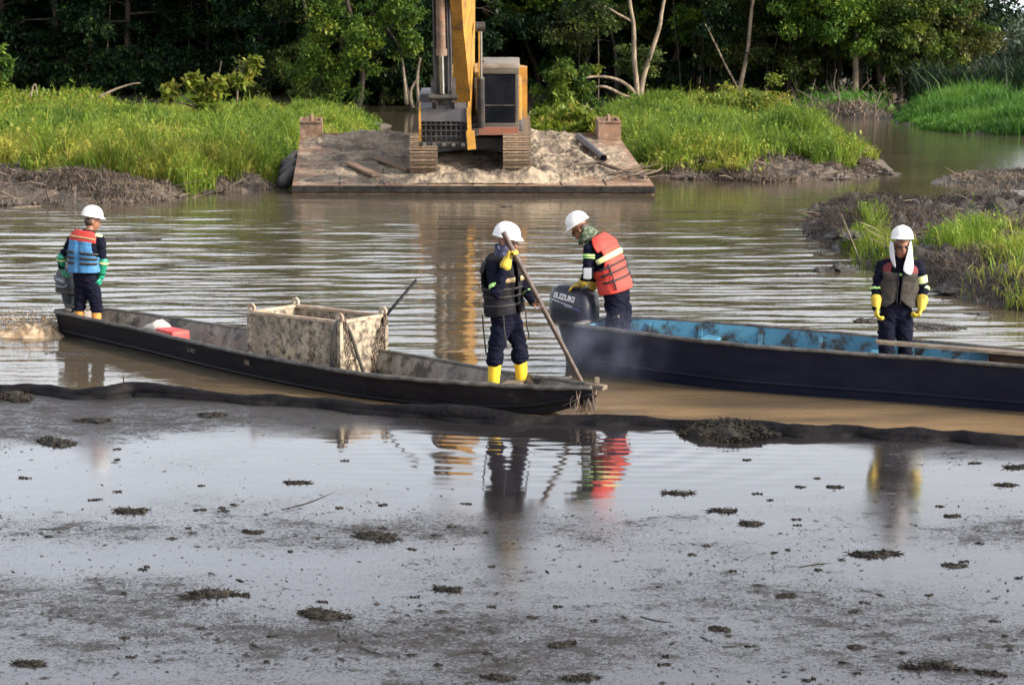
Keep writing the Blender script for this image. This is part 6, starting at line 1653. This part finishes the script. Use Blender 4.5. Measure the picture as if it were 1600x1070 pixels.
def person(base, label, J, spec):
    """J: joints in metres relative to base.  spec: dict of options"""
    base = Vector(base); k = spec.get('k', 1.0)
    root = empty('person', base, label, 'person')
    T = Torso(J['pelvis'], J['neck'], J['hipv'], J['shv'], J.get('bend', (0, 0, 0)), k * spec.get('girth', 1.0))
    mb = MB(); T.loft(mb); segs = []     # segs: (a,b,ra,rb,tag)
    n_, p_ = Vector(J['neck']), Vector(J['pelvis'])
    segs.append((p_, n_.lerp(p_, .15), .15 * k, .14 * k, 'c'))
    def cap(a, b, ra, rb, t='c'):
        mb.capsule(a, b, ra * k, rb * k); segs.append((Vector(a), Vector(b), ra * k, rb * k, t))
    rot, hc = head_frame(J['head'], J['look'], J.get('head_up', (0, 0, 1)))
    cap(n_ - (n_ - p_).normalized() * .02, hc + rot @ Vector((0, -.015, -.06)), .062, .055, spec.get('neck', 's'))
    def hp(x, y, z): return hc + rot @ (Vector((x, y, z)) * k)
    rk = lambda *q: tuple(v * k for v in q)
    mb.ellip(hp(0, -.008, .035), rk(.078, .098, .088), rot); mb.ellip(hp(0, .028, -.035), rk(.062, .072, .088), rot); mb.ellip(hp(0, .042, -.088), rk(.040, .042, .034), rot)
    segs.append((hp(0, 0, .03), hp(0, .03, -.06), .09 * k, .07 * k, spec.get('face', 's')))
    mb.capsule(hp(0, .094, .005), hp(0, .116, -.030), .010 * k, .015 * k, 8, 3); mb.capsule(hp(-.03, .088, .018), hp(.03, .088, .018), .012 * k, .012 * k, 8, 3)
    mb.capsule(hp(-.018, .092, -.062), hp(.018, .092, -.062), .0085 * k, .0085 * k, 8, 3); mb.capsule(hp(-.014, .090, -.074), hp(.014, .090, -.074), .009 * k, .009 * k, 8, 3)
    for s in (-1, 1): mb.ellip(hp(s * .078, -.012, -.012), rk(.012, .022, .034), rot, 8, 6)
    for s, side in ((-1, 'l'), (1, 'r')):
        S, E, W = [Vector(J[q + '_' + side]) for q in ('sh', 'el', 'wr')]
        c, r, f, up, A, B = T.frame(.86)
        cap(c + r * (s * .10), S, .085, .070); cap(S, E, .072, .056); cap(E, W, .058, .042)
        H, K, An = [Vector(J[q + '_' + side]) for q in ('hip', 'kn', 'an')]
        cap(p_.lerp(n_, .08) + r * (s * .05), H, .12, .105); cap(H, K, .105, .078); cap(K, K.lerp(An, spec.get('hem', .55)), .078, spec.get('hemr', .078))
        cap(K, An, .06, .042); fd = Vector(J.get('foot_' + side, J['facing'])).normalized()
        cap(An + Vector((0, 0, -.02)), An + fd * .16 + Vector((0, 0, -.045)), .045, .036)
        hd = J.get('hand_' + side)
        if hd and spec.get('bare_' + side):
            for a, b, ra, rb in hand_caps(W, hd[0], hd[1], hd[2], hd[3]): cap(a, b, ra / k, rb / k, 's')
    me = remeshed(mb, .0095, 3)
    n = len(me.vertices); co = np.empty(n * 3); me.vertices.foreach_get('co', co); co = co.reshape(-1, 3)
    no = np.empty(n * 3); me.vertices.foreach_get('normal', no); no = no.reshape(-1, 3)
    ds = np.stack([seg_d(co, tuple(a), tuple(b), ra, rb) for a, b, ra, rb, t in segs], 0); tags = np.array([t for *_, t in segs])
    near = tags[np.argmin(ds, 0)]
    cloth = near == 'c'
    fold = (noise3(co * np.array([13, 13, 26]), 3) - .5) * 2 + .6 * (1 - 2 * np.abs(noise3(co * np.array([9, 9, 22]), 8) - .5) * 2 - .5)
    # thicker folds gather at elbows, knees and hems
    gath = np.zeros(n)
    for q in ('el_l', 'el_r', 'kn_l', 'kn_r'): gath = np.maximum(gath, np.exp(-(np.linalg.norm(co - np.array(tuple(J[q])), axis=1) / .12) ** 2))
    zr = np.sin(co[:, 2] * 95 + 6 * noise3(co * 7, 4)) * .5
    co2 = co + no * (cloth * (fold * .015 + gath * zr * .012))[:, None]
    me.vertices.foreach_set('co', co2.ravel())
    fc = np.empty(len(me.polygons) * 3); me.polygons.foreach_get('center', fc); fc = fc.reshape(-1, 3)
    dsf = np.stack([seg_d(fc, tuple(a), tuple(b), ra, rb) for a, b, ra, rb, t in segs], 0); tf = tags[np.argmin(dsf, 0)]
    mats = [M_navy, M_skin, M_band, M_lip]; mi = np.select([tf == 's', tf == 'b'], [1, 2], 0)
    lp = np.linalg.norm(fc - np.array(tuple(hp(0, .098, -.067))), axis=1); mi = np.where((lp < .02 * k) & (mi == 1), 3, mi)
    for m in mats: me.materials.append(m)
    me.polygons.foreach_set('material_index', mi.astype(np.int32)); me.update()
    ob = bpy.data.objects.new('body', me); COL.objects.link(ob); ob.parent = root
    helmet(root, base, hc + rot @ Vector((0, 0, spec.get('hz', .025))), rot @ Matrix.Rotation(R(spec.get('htilt', 0)), 3, 'X'), k * 1.0)
    # boots and gloves
    for s, side in ((-1, 'l'), (1, 'r')):
        K, An = Vector(J['kn_' + side]), Vector(J['an_' + side]); fd = Vector(J.get('foot_' + side, J['facing'])).normalized()
        bt = MB(); top = K.lerp(An, spec.get('boot_top', .42)); sp = [top.lerp(An + Vector((0, 0, -.03)), t) for t in np.linspace(0, 1, 7)]
        bt.tube([base + q for q in sp], [v * k for v in (.068, .067, .064, .060, .056, .056, .058)], 16)
        bt.capsule(base + An + Vector((0, 0, -.035)), base + An + fd * .17 * k + Vector((0, 0, -.05)), .056 * k, .046 * k, 14)
        bt.build('boot', spec['boot'], root, True)
        gm = spec.get('glove_' + side); hd = J.get('hand_' + side)
        W, E = Vector(J['wr_' + side]), Vector(J['el_' + side])
        if gm and hd:
            g = MB(); cl = spec.get('cuff_' + side, .10)
            dirc = (E - W).normalized()
            g.capsule(W + dirc * .0, W + dirc * cl, .046 * k, spec.get('cuffr', .060) * k)
            for a, b, ra, rb in hand_caps(W, hd[0], hd[1], hd[2], hd[3], 1.28): g.capsule(a, b, ra, rb, 8, 3)
            gme = remeshed(g, .006, 2); gme.materials.append(gm)
            go = bpy.data.objects.new('glove', gme); COL.objects.link(go); go.parent = root
    def band(side, joint, t0, t1, material, extra=.008, name='reflective_band'):
        a, b = (J['sh_' + side], J['el_' + side]) if joint == 'u' else (J['el_' + side], J['wr_' + side]); a, b = Vector(a), Vector(b)
        ra, rb = (.072, .056) if joint == 'u' else (.058, .042)
        m = MB(); pts = [base + a.lerp(b, t) for t in np.linspace(t0, t1, 4)]
        m.tube(pts, [(ra + (rb - ra) * t) * k + extra for t in np.linspace(t0, t1, 4)], 18, caps=False); m.build(name, material, root, 'all')
    def shades(m_=M_shade):
        m = MB()
        for s in (-1, 1): m.ellip(base + hp(s * .032, .094, .0), rk(.028, .012, .018), rot, 10, 6); m.tube([base + hp(s * .06, .085, .004), base + hp(s * .082, .0, .006)], .004, 5)
        m.tube([base + hp(-.02, .104, .006), base + hp(.02, .104, .006)], .004, 5); m.build('sunglasses', m_, root, 'all')
    def eyes():
        for s in (-1, 1):
            m = MB(); m.ellip(base + hp(s * .03, .086, .0), rk(.014, .010, .007), rot, 10, 6); m.build('eye', M_shade, root, 'all')
    return root, T, rot, hc, hp, band, shades, eyes

# ---------------------------------------------------------------- person with the pole
def joints(bx, by, s):
    """photo pixel + depth offset -> metres relative to a base standing at pixel (bx,by), s pixels per metre"""
    return lambda px, py, dy=0.0: Vector(((px - bx) / s, dy, (by - py) / s))
def stand(px, d, z):
    b = PD(px, 500, d); b.z = z; x, y = proj(b.x, b.y, b.z); return b, joints(px, float(y), FPX / d * 1.005)
PI = math.pi

base2, j = stand(793, 19.95, -.06)
f_ = Vector((.80, -.60, 0)); r_ = Vector((f_.y, -f_.x, 0))
pole_a, pole_b = base2 + j(787, 352, -.34), P(932, 641, -.07)
pat = lambda t: pole_a.lerp(pole_b, t) - base2
pdir = (pole_b - pole_a).normalized()
hu, hl_ = pat(.10), pat(.40); cs = j(787, 408)
J = dict(pelvis=j(792, 508), neck=j(786, 393, -.02), hipv=r_, shv=r_, head=j(792, 372, -.05), look=Vector((.86, -.40, -.15)), facing=f_, bend=Vector((-.02, .01, 0)),
    sh_r=cs + r_ * .185, el_r=j(776, 446, -.30), wr_r=hu + Vector((-.055, .03, -.09)), sh_l=cs - r_ * .185, el_l=j(826, 452, .0), wr_l=hl_ + Vector((-.09, .05, .02)),
    hip_r=j(783, 508, -.06), kn_r=j(774, 543, -.08), an_r=j(769, 622, -.06), hip_l=j(803, 508, .06), kn_l=j(812, 541, .03), an_l=j(818, 622, .06),
    hand_r=(Vector((.35, -.1, 1)), Vector((.9, -.35, -.2)), 1, (.9, 1.0, .7)), hand_l=(Vector((1, -.55, .05)), Vector((-.1, .5, -1)), -1, (1.0, 1.1, .7)))
p2, T, rot, hc, hp, band, shades, eyes = person(base2, 'person in navy coveralls and yellow boots gripping a long pole in the canoe bow', J,
    dict(k=1.0, boot=M_yboot, boot_top=.12, hem=.17, hemr=.090, glove_r=M_yglove, cuff_r=.06, bare_l=True, neck='b', face='s', girth=1.06))
shades()
m = MB(); m.tube([base2 + hp(0, -.03, -.02), base2 + hp(0, -.02, -.09), base2 + hp(0, -.02, -.17)], [.094, .088, .10], 18, caps=False); m.ellip(base2 + hp(0, .03, -.075), (.066, .074, .052), rot); m.build('bandana', M_band, p2, 'all')
side_open = lambda t, a: abs(math.sin(a)) < (1.1 if t < .58 else .97 - .26 * min(1, (t - .58) / .16) ** .6)
quilt = lambda b, amp, n: (lambda t, a: b + amp * abs(math.sin(t * PI * n)) ** .5)
T.patch('life_vest', .20, .95, 36, .10, 2 * PI - .10, 84, quilt(.018, .009, 5), M_vdark, p2, base2, .03, side_open)
T.patch('collar', .93, 1.0, 4, .5, 2 * PI - .5, 20, .035, M_vdark, p2, base2, .03)
T.strap(.70, -1.0, -.12, .05, .062, M_tan, p2, base2, 'reflective_stripe'); T.strap(.70, .12, 1.0, .05, .062, M_tan, p2, base2, 'reflective_stripe')
for t in (.34, .46, .57): T.strap(t, .0, 2 * PI, .024, .060, M_strap, p2, base2)
for a, t1 in ((.9, -.34), (-.35, -.30), (2.6, -.40)):
    q = base2 + T.pt(.22, a, .075); m = MB(); m.tube(spline([q, q + Vector((.01, -.01, -.16)), q + Vector((.03, -.02, t1 + .06)), q + Vector((.035, -.02, t1))], 8), .008, 5); m.build('loose_strap', M_strap, p2)
m = MB(); q = base2 + T.pt(.86, 2.2, .06); m.box(q + Vector((.02, 0, .0)), (.05, .09, .13), Matrix.Rotation(.3, 3, 'Y'), bevel=.018); m.build('shoulder_pouch', M_strap, p2, 'all')
band('r', 'u', .72, .86, M_lime)
band('l', 'f', .1, .2, M_lime)
M_pole = mat('iron_pole', (0.045, 0.030, 0.026), (0.09, 0.062, 0.052), 12, 0.5, 0.2, 30)
m = MB(); m.tube([pole_a, pole_a.lerp(pole_b, .5), pole_b], [.028, .026, .024], 12)
tag(m.build('long_pole', M_pole, smooth=True), 'long dark pole held slantwise and pushed into the water beside the bow', 'pole')

# ---------------------------------------------------------------- person at the grey motor
base1, j = stand(135, 24.55, -.08)
f_ = Vector((.30, .95, 0)).normalized(); r_ = Vector((f_.y, -f_.x, 0)); k = .93; cs = j(137, 372, 0)
J = dict(pelvis=j(138, 449, 0), neck=j(143, 357, .02), hipv=r_, shv=(r_ + Vector((0, -.15, 0))), head=j(148, 343, .05), look=Vector((.92, .38, -.18)), facing=f_, bend=Vector((-.03, -.03, 0)),
    sh_r=cs + r_ * .185 * k + Vector((.03, 0, 0)), el_r=j(166, 405, -.06), wr_r=j(161, 430, -.03), sh_l=cs - r_ * .185 * k, el_l=j(98, 401, .05), wr_l=j(96, 417, .10),
    hip_r=j(147, 450, -.02), kn_r=j(152, 480, .02), an_r=j(149, 518, -.02), hip_l=j(129, 450, .02), kn_l=j(123, 478, .06), an_l=j(123, 512, .04),
    hand_r=(Vector((-.25, .1, -1)), Vector((-1, .1, 0)), -1, (.5, .6, .5)), hand_l=(Vector((.15, .25, -1)), Vector((.3, .2, -.4)), 1, (.7, .8, .6)))
p1_, T, rot, hc, hp, band, shades, eyes = person(base1, 'person in a blue and red life vest at the grey motor, seen from behind', J,
    dict(k=k, boot=M_oboot, boot_top=.02, hem=.04, hemr=.090, glove_r=M_gglove, glove_l=M_gglove, cuff_r=.20, cuff_l=.14, cuffr=.068, girth=1.05))
eyes()
m = MB(); m.ellip(base1 + hp(0, -.035, .0), (.082 * k, .078 * k, .075 * k), rot); m.build('hair', M_hair, p1_, 'all')
T.patch('life_vest', .30, .80, 30, .12, 2 * PI - .12, 84, lambda t, a: quilt(.022, .010, 4)(t, a) - .014 * math.exp(-((a - PI) / .07) ** 2), M_vblue, p1_, base1, .032, side_open)
T.patch('vest_yoke', .79, .965, 8, .3, 2 * PI - .3, 36, lambda t, a: .030, M_vred, p1_, base1, .03, lambda t, a: abs(math.sin(a)) < .9)
T.strap(.86, PI - .9, PI + .9, .018, .064, M_tan, p1_, base1, 'reflective_stripe')
for t in (.46, .54, .62):
    for a0, a1 in ((PI - 1.3, PI - .12), (PI + .12, PI + 1.3)): T.strap(t, a0, a1, .028, .072, M_strap, p1_, base1)
m = MB(); m.capsule(base1 + Vector(J['sh_r']) + Vector((-.05, -.02, .055)), base1 + Vector(J['sh_r']) + Vector((.01, -.01, .05)), .03, .03, 10, 4); m.build('shoulder_patch', M_reflect, p1_, 'all')
band('r', 'f', -.04, .10, M_reflect, .020); band('l', 'f', -.05, .12, M_reflect, .020)

# ---------------------------------------------------------------- person bending over the dark blue motor
base3, j = stand(962, 22.25, -.02)
f_ = Vector((-.76, .65, 0)).normalized(); r_ = Vector((f_.y, -f_.x, 0)); k = .97; cs = j(935, 384, .02)
J = dict(pelvis=j(967, 480, 0), neck=j(925, 371, .04), hipv=r_, shv=r_, head=j(905, 354, .06), look=Vector((-.80, .28, -.52)), head_up=Vector((-.35, 0, 1)), facing=f_, bend=Vector((.05, -.03, .03)),
    sh_l=cs - r_ * .18 * k, el_l=j(917, 420, -.16), wr_l=j(909, 440, .0), sh_r=cs + r_ * .18 * k, el_r=j(928, 425, .22), wr_r=j(925, 452, .16),
    hip_l=j(962, 482, -.06), kn_l=j(952, 525, -.12), an_l=j(950, 572, -.05), hip_r=j(974, 482, .06), kn_r=j(975, 525, .02), an_r=j(980, 572, .06),
    hand_l=(Vector((-1, .35, -.25)), Vector((0, 0, -1)), -1, (.3, .3, .3)), hand_r=(Vector((-.8, .3, -.4)), Vector((0, 0, -1)), 1, (.4, .4, .3)))
p3, T, rot, hc, hp, band, shades, eyes = person(base3, 'person in an orange life vest bending over the dark blue motor', J,
    dict(k=k, boot=M_dboot, hem=.8, hemr=.075, glove_l=M_yglove, glove_r=M_yglove, cuff_l=.05, cuff_r=.05, girth=1.05))
eyes(); shades()
m = MB(); m.tube([base3 + hp(0, -.02, -.05), base3 + hp(0, -.05, -.10), base3 + hp(0, -.07, -.17)], [.09, .092, .11], 18, caps=False); m.tube(spline([base3 + hp(.06, .05, -.11), base3 + hp(0, .08, -.14), base3 + hp(-.07, .05, -.12), base3 + hp(-.09, -.03, -.12), base3 + hp(-.04, -.10, -.11), base3 + hp(.05, -.09, -.11)], 20), .028, 8); m.build('scarf', M_green_scarf, p3, 'all')
m = MB(); m.ellip(base3 + hp(0, -.035, .0), (.082 * k, .078 * k, .07 * k), rot); m.build('hair', M_hair, p3, 'all')
T.patch('life_vest', .24, .96, 36, .12, 2 * PI - .12, 84, quilt(.014, .012, 4.5), M_vorange, p3, base3, .028, side_open)
T.patch('vest_flap', .80, .99, 10, PI - 1.05, PI + 1.05, 20, .046, M_vorange, p3, base3, .026)
T.strap(.70, PI - 1.35, PI + 1.35, .055, .062, M_reflect, p3, base3, 'reflective_stripe')
for t in (.40, .50, .585): T.strap(t, PI - 1.5, PI + 1.5, .022, .062, M_strap, p3, base3)
for a in (PI - .75, PI + .75): T.patch('strap', .28, .62, 8, a - .05, a + .05, 3, .066, M_strap, p3, base3, .006, sub=0)
band('l', 'u', .22, .32, M_lime, .010); band('l', 'u', .36, .40, M_lime, .010); band('l', 'f', .05, .20, M_lime, .010)
m = MB(); q = base3 + Vector(J['el_l']) + Vector((-.01, -.065, .0)); m.box(q, (.09, .02, .12), bevel=.006); m.build('sleeve_patch', M_silver, p3)

# ---------------------------------------------------------------- person with the towel
base4, j = stand(1402, 20.8, .02)
f_ = Vector((-.08, -1, 0)).normalized(); r_ = Vector((f_.y, -f_.x, 0)); k = .97; cs = j(1404, 411)
J = dict(pelvis=j(1399, 498), neck=j(1404, 399, .0), hipv=r_, shv=r_, head=j(1405, 379, -.04), look=Vector((-.05, -1, .0)), facing=f_, bend=Vector((0, .02, 0)),
    sh_r=cs + r_ * .19 * k, el_r=j(1367, 448, -.02), wr_r=j(1366, 474, -.08), sh_l=cs - r_ * .19 * k, el_l=j(1441, 448, -.02), wr_l=j(1436, 474, -.12),
    hip_r=j(1386, 498), kn_r=j(1384, 548, -.04), an_r=j(1383, 594, 0), hip_l=j(1412, 498), kn_l=j(1416, 548, -.02), an_l=j(1419, 594, .03),
    hand_r=(Vector((.02, -.15, -1)), Vector((1, .1, 0)), -1, (.6, .75, .6)), hand_l=(Vector((-.35, -.2, -1)), Vector((-1, .1, .1)), 1, (.85, .95, .7)))
p4, T, rot, hc, hp, band, shades, eyes = person(base4, 'person standing in the blue boat with a white towel hanging from under the helmet', J,
    dict(k=k, boot=M_dboot, boot_top=.5, hem=.75, hemr=.08, glove_r=M_yglove, glove_l=M_yglove, cuff_r=.08, cuff_l=.09, cuffr=.066, neck='c', girth=1.04, hz=.042, htilt=7))
shades()
T.patch('life_vest', .22, .80, 30, .035, 2 * PI - .035, 96, quilt(.022, .010, 3), M_volive, p4, base4, .03, lambda t, a: side_open(t, a) and not (t < .36 and abs(((a + PI) % (2 * PI)) - PI) < (.36 - t) * 3.6))
T.patch('vest_yoke', .79, .955, 8, .42, 2 * PI - .42, 36, .030, M_vmaroon, p4, base4, .024, lambda t, a: abs(math.sin(a)) < .88)
T.strap(.775, -.7, .35, .03, .03, M_lime, p4, base4, 'reflective_stripe')
for a in (-.05, .05): T.patch('zip_edge', .26, .80, 10, a - .02, a + .02, 3, .058, M_vdark, p4, base4, .008, sub=0)
band('r', 'f', -.12, .02, M_lime, .010); band('l', 'f', -.12, .02, M_lime, .010); band('l', 'u', .42, .72, M_reflect, .009)
def towel(cols, name):
    """cols: list of rows of (px,py,dy) in photo pixels around the person"""
    vs = []; nr, nc = len(cols), len(cols[0])
    for row_ in cols: vs += [base4 + j(*q) for q in row_]
    m = MB(); m.add(vs, [(a * nc + b, a * nc + b + 1, (a + 1) * nc + b + 1, (a + 1) * nc + b) for a in range(nr - 1) for b in range(nc - 1)])
    o = m.build(name, M_towel, p4, 'all'); md = o.modifiers.new('t', 'SOLIDIFY'); md.thickness = .008; sm = o.modifiers.new('s', 'SUBSURF'); sm.levels = 2; sm.render_levels = 2
towel([[(1416, 370, -.10), (1419, 370, -.05), (1422, 371, .02), (1417, 371, .09)], [(1412, 384, -.15), (1418, 386, -.12), (1424, 387, -.02), (1420, 388, .09)], [(1406, 400, -.17), (1415, 402, -.20), (1424, 403, -.10), (1424, 402, .06)], [(1402, 412, -.20), (1412, 416, -.235), (1421, 414, -.15), (1426, 410, .0)], [(1403, 417, -.21), (1413, 422, -.245), (1418, 421, -.18), (1422, 417, -.08)]], 'towel')
towel([[(1390, 371, .06), (1388, 371, -.02), (1391, 371, -.09)], [(1388, 386, .06), (1386, 387, -.04), (1391, 387, -.12)], [(1389, 398, .02), (1387, 400, -.10), (1392, 401, -.16)], [(1391, 408, -.08), (1391, 411, -.16), (1393, 412, -.19)]], 'towel')
towel([[(1390, 371, .06), (1404, 371, .10), (1417, 371, .09)], [(1388, 386, .06), (1404, 387, .11), (1420, 388, .09)], [(1389, 398, .02), (1404, 398, .12), (1424, 402, .06)]], 'towel')
# ================================================================== CLODS ALONG THE SHORES
_sr = random.Random(44)
def shore_clod(px, py, wpx, hpx, label, m_, group):
    o = debris(px, py, wpx, hpx, label, 'mud clod', group, .02, name='mud_clod', nf=70, tall=.26, seed=int(px * 3 + py)); o.data.materials.clear(); o.data.materials.append(m_); return o
for k, px in enumerate((15, 62, 100, 140, 188, 226, 270, 318, 366, 420)):
    py = float(np.interp(px, [0, 110, 200, 250, 330, 400, 452], [319, 320, 316, 310, 299, 293, 285])); shore_clod(px, py - 2, _sr.uniform(34, 60), _sr.uniform(10, 17), 'dark clod of mud at the edge of the left island, ' + ORD[k], M_mud, 'clods along the left island')
for k, px in enumerate((985, 1030, 1078, 1120, 1165, 1210, 1262, 1300, 1345, 1380)):
    py = float(np.interp(px, [965, 1070, 1180, 1280, 1370, 1398], [262, 278, 282, 280, 274, 267])); shore_clod(px, py - 2, _sr.uniform(30, 62), _sr.uniform(9, 17), 'dark clod of mud at the edge of the right island, ' + ORD[k], M_mud, 'clods along the right island')
for k, (px, py, w_, h_) in enumerate(((1290, 345, 50, 26), (1320, 385, 60, 24), (1380, 330, 60, 22), (1440, 395, 70, 30), (1480, 425, 70, 26), (1500, 330, 60, 20), (1560, 335, 60, 22), (1490, 455, 60, 18))):
    shore_clod(px, py, w_, h_, 'lump of root bound mud on the right mud bank, ' + ('at its far tip', 'at its left shore', 'on its back edge', 'right of the towel', 'above the water behind the boat', 'among sticks at the back', 'at the back right', 'at the near shore')[k], M_mud_grey, 'lumps on the right mud bank').location.z = .22 if k != 7 else .05

# ================================================================== EXHAUST SMOKE
c0 = PD(945, 545, 21.2)
sm_ = MB(); sm_.ellip(c0, (1.05, .55, .50), None, 24, 14)
M_smoke = bpy.data.materials.new('exhaust_smoke'); M_smoke.use_nodes = True
nt = M_smoke.node_tree; N = nt.nodes; L = nt.links
N.remove(N['Principled BSDF'])
pv = N.new('ShaderNodeVolumePrincipled'); pv.inputs['Color'].default_value = (0.62, 0.70, 0.95, 1); pv.inputs['Anisotropy'].default_value = 0.2
tc = N.new('ShaderNodeTexCoord'); nz = N.new('ShaderNodeTexNoise'); nz.inputs['Scale'].default_value = 2.8; nz.inputs['Detail'].default_value = 4
L.new(tc.outputs['Object'], nz.inputs['Vector'])
mp = N.new('ShaderNodeMapping'); mp.inputs['Location'].default_value = (0, 0, -1.0); mp.inputs['Scale'].default_value = (1 / 1.05, 1 / .55, 2.0)
L.new(tc.outputs['Object'], mp.inputs[0])
ln = N.new('ShaderNodeVectorMath'); ln.operation = 'LENGTH'; L.new(mp.outputs[0], ln.inputs[0])
fr_ = N.new('ShaderNodeMapRange'); fr_.interpolation_type = 'SMOOTHSTEP'; fr_.inputs['From Min'].default_value = 1.0; fr_.inputs['From Max'].default_value = 0.1; fr_.inputs['To Max'].default_value = 0.55
L.new(ln.outputs['Value'], fr_.inputs['Value'])
mm = N.new('ShaderNodeMath'); mm.operation = 'MULTIPLY'; L.new(fr_.outputs[0], mm.inputs[0])
nr = N.new('ShaderNodeMapRange'); nr.inputs['From Min'].default_value = .36; nr.inputs['From Max'].default_value = .68; L.new(nz.outputs['Fac'], nr.inputs['Value']); L.new(nr.outputs[0], mm.inputs[1])
L.new(mm.outputs[0], pv.inputs['Density']); L.new(pv.outputs[0], N['Material Output'].inputs['Volume'])
tag(sm_.build('exhaust_smoke', M_smoke), 'thin bluish exhaust smoke drifting beside the blue boat stern', 'smoke', kind='stuff')

# ================================================================== TWIGS ON THE OIL
for k, (a_, b_, bend_, lab) in enumerate((((440, 796), (524, 768), 3, 'long thin twig lying slantwise on the oil left of centre'), ((60, 826), (118, 822), 2, 'thin straight twig on the oil at left'), ((300, 946), (320, 934), -8, 'bent twig under the long weed clump at lower left'),
        ((1000, 963), (1052, 972), 2, 'thin twig on the oil below centre right'), ((700, 1024), (762, 1018), -3, 'curved twig near the bottom centre'), ((1128, 1010), (1170, 1004), 2, 'short twig at the lower right of centre'), ((1250, 886), (1300, 880), -2, 'faint twig on the oil right of centre'), ((560, 1010), (600, 1022), 2, 'small twig near the bottom left of centre'))):
    p0, p1 = P(*a_, .019), P(*b_, .019); md = P((a_[0] + b_[0]) / 2, (a_[1] + b_[1]) / 2 + bend_, .021)
    m = MB(); m.tube(spline([p0, md, p1], 9), [.006, .006, .0055, .005, .005, .0045, .004, .003, .002], 5)
    sd_ = (p1 - p0).normalized(); q = md; m.tube([q, q + sd_ * .06 + Vector((0, .05, .015))], [.003, .001], 4)
    tag(m.build('floating_twig', M_debris), lab, 'twig')
